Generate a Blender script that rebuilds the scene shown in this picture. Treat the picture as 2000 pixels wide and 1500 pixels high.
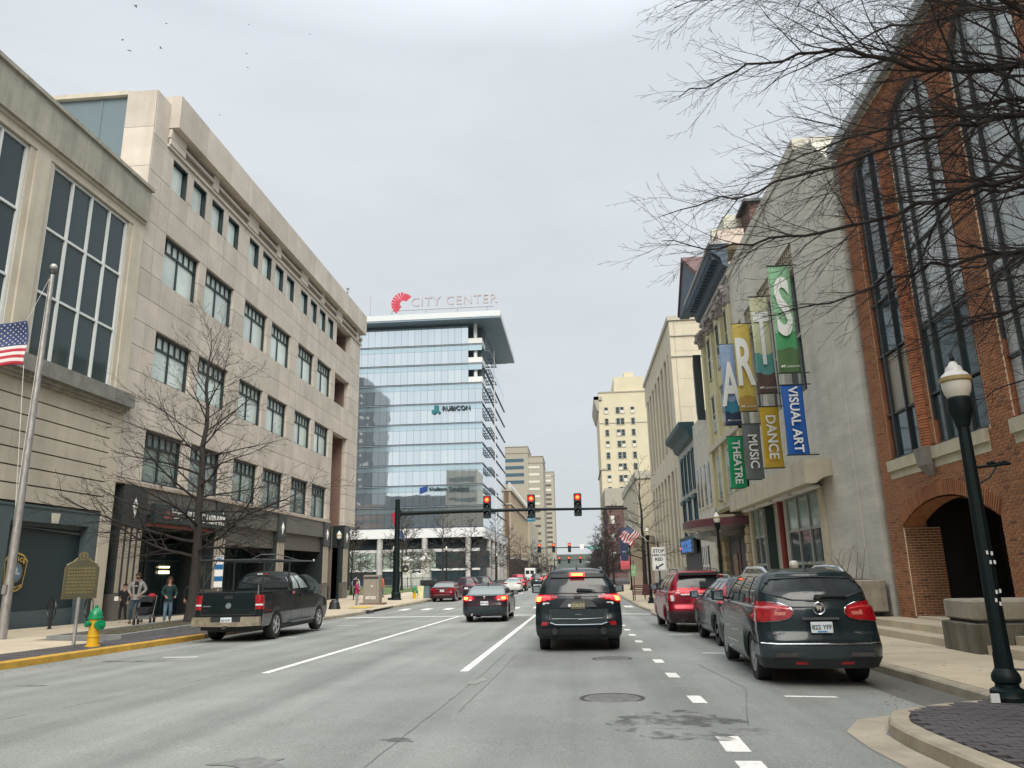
import bpy, math, random
import numpy as np
from mathutils import Vector, Matrix
R=math.radians
for o in list(bpy.data.objects): bpy.data.objects.remove(o)
SC=bpy.context.scene; COL=SC.collection
# ---------------- camera
cd=bpy.data.cameras.new('camera'); cam=bpy.data.objects.new('camera',cd); COL.objects.link(cam)
cd.lens=26.19; cd.sensor_width=36; cd.sensor_fit='HORIZONTAL'; cd.clip_end=6000; cd.clip_start=.05
def camera_axes():
    f=1455.; tilt=.02; p=math.atan(367.5*math.cos(tilt)/f)
    up=Vector((-math.sin(tilt)*math.cos(p),math.cos(tilt)*math.cos(p),-math.sin(p))).normalized()
    st=Vector((129,-365,-f)); st=(st-st.dot(up)*up).normalized(); rt=st.cross(up)
    return Matrix((rt,st,up))
M3=camera_axes()
cam.matrix_world=Matrix.Translation((0,0,1.49))@M3.to_4x4()
SC.camera=cam
# ---------------- world: overcast sky
W=bpy.data.worlds.new('World'); SC.world=W; W.use_nodes=True
nt=W.node_tree; N=nt.nodes; LK=nt.links
for n in list(N): N.remove(n)
out=N.new('ShaderNodeOutputWorld'); bg=N.new('ShaderNodeBackground'); bg.inputs['Strength'].default_value=.1
sky=N.new('ShaderNodeTexSky'); sky.sky_type='NISHITA'; sky.sun_disc=False; sky.sun_elevation=R(40); sky.sun_rotation=R(166)
tc=N.new('ShaderNodeTexCoord'); sep=N.new('ShaderNodeSeparateXYZ'); LK.new(tc.outputs['Generated'],sep.inputs[0])
cr=N.new('ShaderNodeValToRGB'); e=cr.color_ramp.elements
e[0].position=.0; e[0].color=(.262,.277,.287,1); e[1].position=1; e[1].color=(1.25,1.27,1.29,1)
for p,c in ((.07,(.262,.277,.287,1)),(.22,(.278,.294,.305,1)),(.42,(.300,.318,.332,1)),(.62,(.303,.322,.342,1)),(.76,(.55,.57,.60,1))):
    x=e.new(p); x.color=c
LK.new(sep.outputs['Z'],cr.inputs[0])
mp=N.new('ShaderNodeMapping'); mp.inputs['Scale'].default_value=(1.2,1.2,4.2); LK.new(tc.outputs['Generated'],mp.inputs[0])
no=N.new('ShaderNodeTexNoise'); no.inputs['Scale'].default_value=2.1; no.inputs['Detail'].default_value=7; no.inputs['Roughness'].default_value=.55; no.inputs['Distortion'].default_value=.4
LK.new(mp.outputs[0],no.inputs[0])
mr=N.new('ShaderNodeMapRange'); mr.inputs[1].default_value=.3; mr.inputs[2].default_value=.72; mr.inputs[3].default_value=9.4; mr.inputs[4].default_value=10.6
LK.new(no.outputs[0],mr.inputs[0])
vm=N.new('ShaderNodeVectorMath'); vm.operation='SCALE'; LK.new(cr.outputs[0],vm.inputs[0]); LK.new(mr.outputs[0],vm.inputs['Scale'])
mx=N.new('ShaderNodeMix'); mx.data_type='RGBA'; mx.inputs[0].default_value=.97
LK.new(sky.outputs[0],mx.inputs[6]); LK.new(vm.outputs[0],mx.inputs[7]); LK.new(mx.outputs[2],bg.inputs[0]); LK.new(bg.outputs[0],out.inputs[0])
# ---------------- sun behind cloud
sl=bpy.data.lights.new('sun','SUN'); sl.energy=1.5; sl.angle=R(40); sl.color=(1,.94,.84)
so=bpy.data.objects.new('sun',sl); COL.objects.link(so); so.rotation_euler=(R(50),0,R(14)); so.location=(0,-20,60)
SC.view_settings.view_transform='Standard'; SC.view_settings.look='None'; SC.view_settings.gamma=1
SC.view_settings.exposure=1.27; SC.view_settings.use_curve_mapping=False
SC.render.engine='CYCLES'
# ================= helpers
WL={}
def zr(y,x=0):
    z=-.0131*min(y,42)
    if x>1.4: z-=.022*(min(x,4.9)-1.4)
    return z
def zl(x,y): return zr(y)+.15+.02*(-11.4-x)          # left pavement surface
def zs(x,y): return zr(y,4.9)+.15+.015*(x-4.9)       # right pavement surface
class MB:
    def __init__(s): s.v=[]; s.f=[]; s.m=[]; s.cur=0
    def add(s,vs,fs):
        b=len(s.v); s.v+=[tuple(v) for v in vs]; s.f+=[tuple(i+b for i in f) for f in fs]; s.m+=[s.cur]*len(fs)
        return s
    def box(s,x0,x1,y0,y1,z0,z1):
        if x0>x1:x0,x1=x1,x0
        if y0>y1:y0,y1=y1,y0
        if z0>z1:z0,z1=z1,z0
        return s.add([(x0,y0,z0),(x1,y0,z0),(x1,y1,z0),(x0,y1,z0),(x0,y0,z1),(x1,y0,z1),(x1,y1,z1),(x0,y1,z1)],
          [(0,3,2,1),(4,5,6,7),(0,1,5,4),(1,2,6,5),(2,3,7,6),(3,0,4,7)])
    def bbox(s,x0,x1,y0,y1,z0,z1,b):
        # box with chamfered edges: three crossing loops approximated by a lofted prism
        pts=[]
        for z,i in ((z0,b),(z0+b,0),(z1-b,0),(z1,b)):
            pts.append([(x0+i+b,y0+i,z),(x1-i-b,y0+i,z),(x1-i,y0+i+b,z),(x1-i,y1-i-b,z),(x1-i-b,y1-i,z),(x0+i+b,y1-i,z),(x0+i,y1-i-b,z),(x0+i,y0+i+b,z)])
        return s.loft(pts,True,True,True)
    def loft(s,rings,closed=True,cap0=True,cap1=True):
        n=len(rings[0]); vs=[p for r in rings for p in r]; fs=[]
        for i in range(len(rings)-1):
            for k in range(n if closed else n-1):
                k2=(k+1)%n; fs.append((i*n+k,i*n+k2,(i+1)*n+k2,(i+1)*n+k))
        if cap0: fs.append(tuple(range(n-1,-1,-1)))
        if cap1: fs.append(tuple((len(rings)-1)*n+k for k in range(n)))
        return s.add(vs,fs)
    def tube(s,pts,rad,n=8,caps=True):
        pts=[Vector(p) for p in pts]
        if not hasattr(rad,'__len__'): rad=[rad]*len(pts)
        rings=[]; ref=None
        for i,p in enumerate(pts):
            d=(pts[min(i+1,len(pts)-1)]-pts[max(i-1,0)])
            if d.length<1e-9: d=Vector((0,0,1))
            d.normalize()
            if ref is None: ref=Vector((0,0,1)) if abs(d.z)<.9 else Vector((1,0,0))
            a=d.cross(ref)
            if a.length<1e-4: a=d.cross(Vector((0,1,0)))
            a.normalize(); b=d.cross(a); ref=-b if False else ref
            rings.append([tuple(p+(a*math.cos(2*math.pi*k/n)+b*math.sin(2*math.pi*k/n))*rad[i]) for k in range(n)])
        return s.loft(rings,True,caps,caps)
    def lathe(s,prof,c=(0,0,0),n=20,axis='z',rib=0):
        rings=[]
        for r,h in prof:
            ring=[]
            for k in range(n):
                a=2*math.pi*k/n; rr=r*(1-rib*(k%2)); u,v=rr*math.cos(a),rr*math.sin(a)
                ring.append((c[0]+u,c[1]+v,c[2]+h) if axis=='z' else (c[0]+h,c[1]+u,c[2]+v) if axis=='x' else (c[0]+v,c[1]+h,c[2]+u))
            rings.append(ring)
        return s.loft(rings)
    def prism(s,poly,a,b,plane='yz'):
        # poly in plane coords, extruded from a to b along the remaining axis
        def P(u,v,w): return (w,u,v) if plane=='yz' else (u,w,v) if plane=='xz' else (u,v,w)
        n=len(poly)
        return s.add([P(u,v,a) for u,v in poly]+[P(u,v,b) for u,v in poly],
           [tuple(range(n-1,-1,-1)),tuple(range(n,2*n))]+[(k,(k+1)%n,n+(k+1)%n,n+k) for k in range(n)])
    def sphere(s,c,r,n=12,m=8,sz=1,sy=1,sx=1):
        rings=[[(c[0]+r*sx*math.sin(math.pi*i/m)*math.cos(2*math.pi*k/n),c[1]+r*sy*math.sin(math.pi*i/m)*math.sin(2*math.pi*k/n),c[2]-r*sz*math.cos(math.pi*i/m)) for k in range(n)] for i in range(1,m)]
        return s.loft(rings)
    def mesh(s,name,mats,smooth=False,angle=None):
        me=bpy.data.meshes.new(name); me.from_pydata(s.v,[],s.f)
        ml=mats if isinstance(mats,(list,tuple)) else [mats]
        for m in ml: me.materials.append(m)
        if len(ml)>1: me.polygons.foreach_set('material_index',s.m)
        if smooth:
            me.polygons.foreach_set('use_smooth',[True]*len(s.f))
            me.set_sharp_from_angle(angle=R(angle or 35))
        me.update(); return me
def link(name,me,parent=None,world=False,loc=None):
    o=bpy.data.objects.new(name,me); COL.objects.link(o)
    pw=(0,0,0)
    if parent is not None:
        o.parent=parent; pw=WL.get(parent.name,(0,0,0))
    if loc: o.location=loc
    elif world: o.location=(-pw[0],-pw[1],-pw[2])
    WL[o.name]=(0,0,0) if world else (0,0,0)
    return o
def part(name,mb,mt,parent,smooth=False,world=False,angle=None,label=None,kind=None):
    me=mb.mesh(name,mt,smooth,angle) if isinstance(mb,MB) else mb
    o=link(name,me,parent,world)
    if label: o['label']=label
    if kind: o['kind']=kind
    return o
def tag(o,label,cat,group=None):
    o['label']=label; o['category']=cat
    if group: o['group']=group
    return o
def thing(name,label,cat,loc=(0,0,0),rz=0,group=None):
    o=bpy.data.objects.new(name,None); COL.objects.link(o); o.location=loc; o.rotation_euler=(0,0,rz); o.empty_display_size=.2
    WL[o.name]=tuple(loc); return tag(o,label,cat,group)
def struct(name,mb,mt,smooth=False):
    o=link(name,mb.mesh(name,mt,smooth) if isinstance(mb,MB) else mb); o['kind']='structure'; return o
def dup(root,loc,rz=None,label=None,group=None,scale=None):
    r=root.copy(); COL.objects.link(r); r.location=loc
    if rz is not None: r.rotation_euler=(0,0,rz)
    if scale: r.scale=(scale,)*3 if not hasattr(scale,'__len__') else scale
    if label: r['label']=label
    if group: r['group']=group
    for ch in list(root.children):
        c=ch.copy(); COL.objects.link(c); c.parent=r
        for g in ch.children:
            d=g.copy(); COL.objects.link(d); d.parent=c
    return r
UC={}
def bp(name,mt,parent,x0,x1,y0,y1,z0,z1,world=True):
    """one box-shaped piece that shares the unit box of its material"""
    if mt.name not in UC:
        UC[mt.name]=MB().box(-.5,.5,-.5,.5,-.5,.5).mesh(name,mt)
    o=bpy.data.objects.new(name,UC[mt.name]); COL.objects.link(o)
    pw=(0,0,0)
    if parent is not None: o.parent=parent; pw=WL.get(parent.name,(0,0,0)) if world else (0,0,0)
    o.location=((x0+x1)/2-pw[0],(y0+y1)/2-pw[1],(z0+z1)/2-pw[2]); o.scale=(abs(x1-x0),abs(y1-y0),abs(z1-z0))
    return o
MT={}
def mat(name,col,rough=.7,metal=0,var=.12,scale=2.,bump=0,bscale=60,ovar=0,streak=0,spec=.5,emit=0,ecol=None,coat=0,grime=0,col2=None,aniso=(1,1,1),wav=0):
    m=bpy.data.materials.new(name); m.use_nodes=True; t=m.node_tree; n=t.nodes; l=t.links
    b=n['Principled BSDF']; b.inputs['Roughness'].default_value=rough; b.inputs['Metallic'].default_value=metal
    b.inputs['Specular IOR Level'].default_value=spec; b.inputs['Coat Weight'].default_value=coat; b.inputs['Coat Roughness'].default_value=.03
    MT[name]=m
    c=(*col,1); b.inputs['Base Color'].default_value=c
    if emit: b.inputs['Emission Color'].default_value=(*(ecol or col),1); b.inputs['Emission Strength'].default_value=emit
    if not(var or bump or ovar or streak or grime or wav): return m
    g=n.new('ShaderNodeNewGeometry'); mp=n.new('ShaderNodeMapping'); mp.inputs['Scale'].default_value=aniso; l.new(g.outputs['Position'],mp.inputs[0])
    cur=None
    if var:
        a=n.new('ShaderNodeTexNoise'); a.inputs['Scale'].default_value=scale; a.inputs['Detail'].default_value=8; a.inputs['Roughness'].default_value=.6; l.new(mp.outputs[0],a.inputs[0])
        r=n.new('ShaderNodeMapRange'); r.inputs[1].default_value=.3; r.inputs[2].default_value=.7; r.inputs[3].default_value=0; r.inputs[4].default_value=1; l.new(a.outputs[0],r.inputs[0])
        x=n.new('ShaderNodeMix'); x.data_type='RGBA'; x.inputs[6].default_value=(*[v*(1-var) for v in col],1); x.inputs[7].default_value=(*(col2 or [v*(1+var) for v in col]),1); l.new(r.outputs[0],x.inputs[0]); cur=x.outputs[2]
    def mul(cur,fac):
        v=n.new('ShaderNodeVectorMath'); v.operation='SCALE'
        if cur is not None: l.new(cur,v.inputs[0])
        else: v.inputs[0].default_value=col
        l.new(fac,v.inputs['Scale']); return v.outputs[0]
    if ovar:
        oi=n.new('ShaderNodeObjectInfo'); r=n.new('ShaderNodeMapRange'); r.inputs[3].default_value=1-ovar; r.inputs[4].default_value=1+ovar; l.new(oi.outputs['Random'],r.inputs[0]); cur=mul(cur,r.outputs[0])
    if streak:
        mp2=n.new('ShaderNodeMapping'); mp2.inputs['Scale'].default_value=(1.6,1.6,.12); l.new(g.outputs['Position'],mp2.inputs[0])
        a=n.new('ShaderNodeTexNoise'); a.inputs['Scale'].default_value=1.3; a.inputs['Detail'].default_value=9; a.inputs['Roughness'].default_value=.7; l.new(mp2.outputs[0],a.inputs[0])
        r=n.new('ShaderNodeMapRange'); r.inputs[1].default_value=.42; r.inputs[2].default_value=.7; r.inputs[3].default_value=1; r.inputs[4].default_value=1-streak; l.new(a.outputs[0],r.inputs[0]); cur=mul(cur,r.outputs[0])
    if grime:
        a=n.new('ShaderNodeTexNoise'); a.inputs['Scale'].default_value=.45; a.inputs['Detail'].default_value=12; a.inputs['Roughness'].default_value=.75; l.new(g.outputs['Position'],a.inputs[0])
        r=n.new('ShaderNodeMapRange'); r.inputs[1].default_value=.48; r.inputs[2].default_value=.72; r.inputs[3].default_value=1; r.inputs[4].default_value=1-grime; l.new(a.outputs[0],r.inputs[0]); cur=mul(cur,r.outputs[0])
    if cur is not None: l.new(cur,b.inputs['Base Color'])
    if bump or wav:
        a=n.new('ShaderNodeTexNoise'); a.inputs['Scale'].default_value=bscale if bump else .35; a.inputs['Detail'].default_value=5 if bump else 1; l.new(mp.outputs[0],a.inputs[0])
        q=n.new('ShaderNodeBump'); q.inputs['Strength'].default_value=bump or wav; q.inputs['Distance'].default_value=.01 if bump else .1; l.new(a.outputs[0],q.inputs['Height']); l.new(q.outputs[0],b.inputs['Normal'])
    return m
_font=None
def text_mesh(s,size,ext=.01,mt=None,bold=.0,align='CENTER',sx=1,space=1):
    c=bpy.data.curves.new('t','FONT'); c.body=s; c.size=size; c.extrude=ext; c.offset=bold*size; c.align_x=align; c.align_y='CENTER'; c.space_character=space; c.resolution_u=3
    o=bpy.data.objects.new('t',c); COL.objects.link(o)
    dg=bpy.context.evaluated_depsgraph_get(); me=bpy.data.meshes.new_from_object(o.evaluated_get(dg)); bpy.data.objects.remove(o); bpy.data.curves.remove(c)
    if sx!=1: me.transform(Matrix.Diagonal((sx,1,1,1)))
    me.materials.clear(); me.materials.append(mt); return me
def text(name,s,size,mt,parent,loc,face='-y',rot=0,w=False,**k):
    """lettering facing -Y (towards the camera), +x (towards the street) or -x"""
    me=text_mesh(s,size,mt=mt,**k)
    m=Matrix.Rotation(rot,4,'Z')
    m=Matrix.Rotation(R(90),4,'X')@m
    if face=='+x': m=Matrix.Rotation(R(90),4,'Z')@m
    if face=='-x': m=Matrix.Rotation(R(-90),4,'Z')@m
    if face=='+y': m=Matrix.Rotation(R(180),4,'Z')@m
    me.transform(Matrix.Translation(loc)@m)
    return link(name,me,parent,world=w)
def grid_pieces(us,vs,holes):
    """cells of a grid whose centre lies in no hole"""
    out=[]
    for i in range(len(us)-1):
        for j in range(len(vs)-1):
            c=((us[i]+us[i+1])/2,(vs[j]+vs[j+1])/2)
            if not any(a<c[0]<b and d<c[1]<e for a,b,d,e in holes): out.append((us[i],us[i+1],vs[j],vs[j+1]))
    return out
# ================= materials
asph=mat('asphalt',(.225,.235,.222),.85,var=.16,scale=.35,bump=.35,bscale=90,grime=.12,spec=.3)
def asphalt_nodes():
    m=asph; t=m.node_tree; n=t.nodes; l=t.links; b=n['Principled BSDF']
    src=b.inputs['Base Color'].links[0].from_socket
    g=n.new('ShaderNodeNewGeometry')
    # fine aggregate speckle
    a=n.new('ShaderNodeTexNoise'); a.inputs['Scale'].default_value=55; a.inputs['Detail'].default_value=3; l.new(g.outputs['Position'],a.inputs[0])
    r=n.new('ShaderNodeMapRange'); r.inputs[1].default_value=.3; r.inputs[2].default_value=.7; r.inputs[3].default_value=.74; r.inputs[4].default_value=1.26; l.new(a.outputs[0],r.inputs[0])
    v=n.new('ShaderNodeVectorMath'); v.operation='SCALE'; l.new(src,v.inputs[0]); l.new(r.outputs[0],v.inputs['Scale'])
    # long wear tracks along the street
    mp=n.new('ShaderNodeMapping'); mp.inputs['Scale'].default_value=(1.1,.035,1); l.new(g.outputs['Position'],mp.inputs[0])
    a=n.new('ShaderNodeTexNoise'); a.inputs['Scale'].default_value=1.5; a.inputs['Detail'].default_value=6; l.new(mp.outputs[0],a.inputs[0])
    r=n.new('ShaderNodeMapRange'); r.inputs[1].default_value=.3; r.inputs[2].default_value=.7; r.inputs[3].default_value=.84; r.inputs[4].default_value=1.13; l.new(a.outputs[0],r.inputs[0])
    v2=n.new('ShaderNodeVectorMath'); v2.operation='SCALE'; l.new(v.outputs[0],v2.inputs[0]); l.new(r.outputs[0],v2.inputs['Scale'])
    # lane centres slightly darker with oil, wheel paths polished paler
    sp=n.new('ShaderNodeSeparateXYZ'); l.new(g.outputs['Position'],sp.inputs[0]); ma=n.new('ShaderNodeMath'); ma.operation='MULTIPLY_ADD'; ma.inputs[1].default_value=2*math.pi/1.8; ma.inputs[2].default_value=.6; l.new(sp.outputs['X'],ma.inputs[0])
    si=n.new('ShaderNodeMath'); si.operation='SINE'; l.new(ma.outputs[0],si.inputs[0]); r=n.new('ShaderNodeMapRange'); r.inputs[1].default_value=-1; r.inputs[3].default_value=.93; r.inputs[4].default_value=1.05; l.new(si.outputs[0],r.inputs[0])
    v3=n.new('ShaderNodeVectorMath'); v3.operation='SCALE'; l.new(v2.outputs[0],v3.inputs[0]); l.new(r.outputs[0],v3.inputs['Scale'])
    l.new(v3.outputs[0],b.inputs['Base Color'])
asphalt_nodes()
def worn_paint(m):
    t=m.node_tree; n=t.nodes; l=t.links; b=n['Principled BSDF']; src=b.inputs['Base Color'].links[0].from_socket
    g=n.new('ShaderNodeNewGeometry'); a=n.new('ShaderNodeTexNoise'); a.inputs['Scale'].default_value=14; a.inputs['Detail'].default_value=8; a.inputs['Roughness'].default_value=.75; l.new(g.outputs['Position'],a.inputs[0])
    r=n.new('ShaderNodeMapRange'); r.inputs[1].default_value=.56; r.inputs[2].default_value=.66; l.new(a.outputs[0],r.inputs[0])
    x=n.new('ShaderNodeMix'); x.data_type='RGBA'; x.inputs[7].default_value=(.26,.265,.25,1); l.new(src,x.inputs[6]); l.new(r.outputs[0],x.inputs[0]); l.new(x.outputs[2],b.inputs['Base Color'])
gr=mat('ground_earth',(.12,.12,.105),.95,var=.2,scale=.1)
paint=mat('road_paint',(.74,.74,.70),.7,var=.12,scale=9,grime=.2)
worn_paint(paint)
walk=mat('pavement_concrete',(.50,.43,.31),.85,var=.14,scale=.8,bump=.2,bscale=80,ovar=.05,grime=.22)
walkL=mat('pavement_concrete_left',(.46,.395,.29),.85,var=.12,scale=.8,bump=.2,bscale=80,ovar=.04,grime=.2)
kerbm=mat('kerb_stone',(.36,.32,.24),.85,var=.2,scale=2,bump=.3,bscale=40,grime=.35)
kerby=mat('kerb_yellow_paint',(.50,.30,.045),.7,var=.22,scale=3,grime=.3,bump=.2,bscale=30)
kerbr=mat('kerb_worn_red',(.19,.115,.085),.8,var=.25,scale=3,grime=.2)
paver=mat('paver_purple',(.074,.068,.072),.85,var=.22,scale=1.0,ovar=.03,bump=.3,bscale=50)
joint=mat('joint_dark',(.058,.053,.054),.95,var=0)
tar=mat('wet_patch',(.075,.08,.08),.6,var=.25,scale=5); 
def soft_alpha(m,k,sc):
    t=m.node_tree; n=t.nodes; l=t.links; g=n.new('ShaderNodeNewGeometry'); a=n.new('ShaderNodeTexNoise'); a.inputs['Scale'].default_value=sc; a.inputs['Detail'].default_value=6; l.new(g.outputs['Position'],a.inputs[0])
    r=n.new('ShaderNodeMapRange'); r.inputs[1].default_value=.42; r.inputs[2].default_value=.60; r.inputs[4].default_value=k; l.new(a.outputs[0],r.inputs[0]); l.new(r.outputs[0],n['Principled BSDF'].inputs['Alpha'])
soft_alpha(tar,.55,4.5)
iron=mat('cast_iron',(.06,.055,.055),.6,metal=.4,var=.3,scale=8,bump=.5,bscale=60)
lime=mat('limestone',(.54,.495,.40),.85,var=.10,scale=.9,bump=.15,bscale=60,streak=.16,ovar=.03)
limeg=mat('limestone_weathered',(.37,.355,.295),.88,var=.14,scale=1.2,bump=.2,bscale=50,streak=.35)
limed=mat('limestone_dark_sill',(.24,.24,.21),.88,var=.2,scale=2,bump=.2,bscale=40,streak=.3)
gran=mat('granite_panel',(.545,.495,.43),.7,var=.12,scale=.7,bump=.08,bscale=90,ovar=.08,streak=.10,grime=.05,spec=.3)
granj=mat('granite_joint',(.22,.18,.15),.9,var=0)
grand=mat('granite_dark',(.115,.112,.10),.35,var=.16,scale=1.5,ovar=.08,streak=.1)
grandd=mat('granite_black',(.03,.038,.04),.25,var=.2,scale=2,ovar=.1)
flute=mat('flute_pale',(.36,.32,.26),.5,var=.1,scale=3)
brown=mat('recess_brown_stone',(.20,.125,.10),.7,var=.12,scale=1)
teal=mat('slate_teal_panel',(.075,.105,.115),.55,var=.08,scale=1)
teald=mat('slate_teal_dark',(.022,.04,.048),.5,var=.1,scale=1)
white=mat('white_paint',(.72,.72,.70),.5,var=.05)
frm=mat('frame_dark',(.018,.033,.038),.4,var=0)
frw=mat('frame_pale',(.66,.70,.69),.4,var=.05)
gldk=mat('glass_dark',(.028,.045,.052),.04,var=0,spec=.7,ovar=.15)
glA=mat('glass_slate',(.035,.055,.06),.05,var=0,spec=.36,ovar=.12,wav=.15)
glb=mat('glass_blind',(.58,.67,.635),.08,var=.12,scale=.8,spec=.6,ovar=.16)
glb2=mat('glass_blind_low',(.24,.30,.28),.05,var=.35,scale=1.3,spec=.7,ovar=.2)
roofm=mat('roof_membrane',(.22,.22,.22),.9,var=.1)
bluep=mat('blue_grey_cladding',(.135,.185,.21),.6,var=.05,scale=.5)
greenp=mat('post_dark_green',(.002,.008,.009),.5,var=.25,scale=7,coat=.0,spec=.25,bump=.3,bscale=40)
blackp=mat('black_paint',(.015,.018,.02),.4,var=.05,coat=.2)
steel=mat('galvanised_steel',(.33,.32,.31),.5,metal=.55,var=.3,scale=14,aniso=(1,1,.3))
chrome=mat('chrome',(.75,.76,.77),.12,metal=1,var=0)
alu=mat('alloy_rim',(.52,.53,.54),.35,metal=.6,var=0)
rubber=mat('tyre_rubber',(.014,.015,.016),.8,var=.1,scale=12)
plast=mat('black_plastic',(.016,.020,.022),.55,var=.1)
redl=mat('tail_lamp_red',(.30,.006,.012),.12,var=.35,scale=14,coat=.6)
redlit=mat('tail_lamp_lit',(.8,.02,.02),.2,var=0,emit=2.0,ecol=(1,.02,.025))
amblit=mat('lamp_core_lit',(1,.35,.05),.3,var=0,emit=4,ecol=(1,.20,.03))
lampw=mat('lamp_clear',(.6,.6,.6),.15,var=0)
plate=mat('licence_plate',(.62,.68,.70),.4,var=.08,scale=10)
inkk=mat('ink_dark',(.02,.03,.05),.6,var=0)
globe=mat('acorn_globe',(.62,.60,.52),.3,var=.05)
bark=mat('bark',(.028,.024,.022),.9,var=.3,scale=8,bump=.6,bscale=25)
twig=mat('twig_bark',(.026,.021,.020),.9,var=.2,scale=6)
twigf=mat('twig_bark_grey',(.055,.046,.04),.9,var=.2,scale=6)
soil=mat('soil',(.06,.05,.035),.95,var=.4,scale=4,bump=.8,bscale=20)
grass=mat('grass_green',(.09,.13,.035),.9,var=.3,scale=2)
# ================= ground, road, pavements
rng=random.Random(5)
def strip(xs,ys,zf,x_of=None):
    mb=MB(); vs=[(x,y,zf(x,y)) for y in ys for x in xs]; n=len(xs)
    return mb.add(vs,[(j*n+i,j*n+i+1,(j+1)*n+i+1,(j+1)*n+i) for j in range(len(ys)-1) for i in range(n-1)])
YS=[-80,-40,-20,-10,0,5,10,15,20,25,30,35,38,40,42,46,60,90,140,240,400,700,1200]
struct('ground',strip([-1500,-300,-60,-31,20,60,300,1500],[-1200,-200]+YS+[3500],lambda x,y:zr(y)-.06),gr)
struct('road',strip([-11.7,-8,-5,-2,1.4,3,4.9,5.2],YS,lambda x,y:zr(y,x)),asph)
# cross pavement surfaces under the slabs
struct('left_pavement_bed',strip([-31,-18.7,-11.6],YS,lambda x,y:zl(x,y)-.03 if x>-30 else zl(-18.7,y)-.03),joint)
struct('right_pavement_bed',strip([5.0,9.5,14],YS,lambda x,y:zs(min(x,9.5),y)-.03),joint)
def sheet(name,poly,m,off=.004,zf=None):
    zf=zf or (lambda x,y:zr(y,x)); mb=MB(); mb.add([(x,y,zf(x,y)+off) for x,y in poly],[tuple(range(len(poly)))]); return struct(name,mb,m)
def ribbon(name,x0,x1,y0,y1,m,off=.004,dx=0):
    if x0<1.4<x1 and x1-x0>1: ribbon(name,x0,1.4,y0,y1,m,off,dx); x0=1.4
    n=max(1,int((y1-y0)/2)); mb=MB()
    for i in range(n):
        a=y0+(y1-y0)*i/n; b=y0+(y1-y0)*(i+1)/n; u=dx*i/n; v=dx*(i+1)/n
        mb.add([(x0+u,a,zr(a,x0)+off),(x1+u,a,zr(a,x1)+off),(x1+v,b,zr(b,x1)+off),(x0+v,b,zr(b,x0)+off)],[(0,1,2,3)])
    return struct(name,mb,m)
# lane lines with a short break
for x in (-5.66,-2.06):
    ribbon('lane_line',x-.075,x+.075,13.75,20.9,paint); ribbon('lane_line',x-.075,x+.075,21.02,27.4,paint); ribbon('lane_line',x-.07,x+.07,27.5,36.2,paint)
    for y in (75,87,99,111,123): ribbon('lane_dash',x-.07,x+.07,y,y+3,paint)
ribbon('stop_line',-11.2,4.0,36.25,36.75,paint)
for k in range(11):
    x=-10.6+k*1.32; ribbon('crossing_bar',x,x+.5,44.6,46.6,paint,dx=-.02)
for i,y in enumerate([10.1,12.65,14.85,17.3,19.65,22.0,24.3,26.7,29.2,31.6]):
    ribbon('edge_dash',1.36,1.54,y,y+.62,paint)
ribbon('edge_dash',1.22,1.44,5.2,7.0,paint,dx=.03); ribbon('edge_dash',1.25,1.47,7.35,8.05,paint,dx=.02)
for x,y in ((3.0,10.75),(2.9,16.9),(2.85,22.6)):                 # parking corner marks
    ribbon('parking_tick',x-.35,x+.32,y,y+.11,paint)
for x,y in ((-9.0,23.1),(-9.0,29.6),(-9.0,17.0)): ribbon('parking_tick',x-.4,x+.4,y,y+.13,paint)
# manholes, patches, cracks
def disc(name,x,y,r,m,off=.006,sy=1):
    mb=MB(); n=24; mb.add([(x+r*math.cos(6.283*k/n),y+sy*r*math.sin(6.283*k/n),zr(y,x)+off) for k in range(n)],[tuple(range(n))]); return mb
def manhole(x,y,r,lab):
    t=thing('manhole_cover',lab,'manhole cover',(x,y,zr(y,x)),group='iron manhole covers in the road')
    mb=MB(); mb.lathe([(r+.07,-.02),(r+.07,.003),(r+.01,.004),(r+.01,-.02)],(0,0,0),28); part('ring',mb,joint,t)
    mb=MB(); mb.lathe([(r,-.02),(r,.004),(r*.9,.007),(.0,.007)],(0,0,0),28); 
    for k in range(-3,4):
        w=math.sqrt(max(0,(r*.85)**2-(k*r*.25)**2)); mb.box(-w,w,k*r*.25-.012,k*r*.25+.012,.007,.011)
    part('cover',mb,man,t)
man=mat('manhole_iron',(.165,.165,.157),.75,metal=.2,var=.3,scale=8)
manhole(.38,10.55,.36,'round iron manhole cover nearest the camera in the open lane behind the black SUV')
manhole(.60,15.7,.33,'round iron manhole cover close behind the black SUV at the red light')
def blob(name,x,y,rx,ry,m,seed,off=.005):
    q=random.Random(seed); n=60; ph=[q.uniform(0,6.28) for _ in range(4)]
    pts=[]
    for k in range(n):
        a=6.283*k/n; s=1+.22*math.sin(2*a+ph[0])+.15*math.sin(3*a+ph[1])+.16*math.sin(5*a+ph[2])+.12*math.sin(8*a+ph[3])+.08*math.sin(13*a+ph[0])
        pts.append((x+rx*s*math.cos(a),y+ry*s*math.sin(a)))
    o=sheet(name,pts,m,off); return o
blob('damp_patch',1.0,9.0,.55,.55,tar,3); blob('damp_patch',1.12,8.2,.55,.4,tar,8); blob('damp_patch',-9.6,16.2,.7,.18,tar,4)
blob('worn_patch',-1.85,7.9,.16,.10,tar,5); blob('worn_patch',-9.0,12.3,.25,.1,tar,9)
blob('worn_patch',-2.9,6.9,.28,.22,mat('asphalt_pale_patch',(.18,.186,.175),.85,var=.25,scale=8),12); blob('worn_patch',-1.65,12.4,.12,.35,mat('paint_ghost',(.23,.238,.222),.85,var=.3,scale=6),2)
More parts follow.
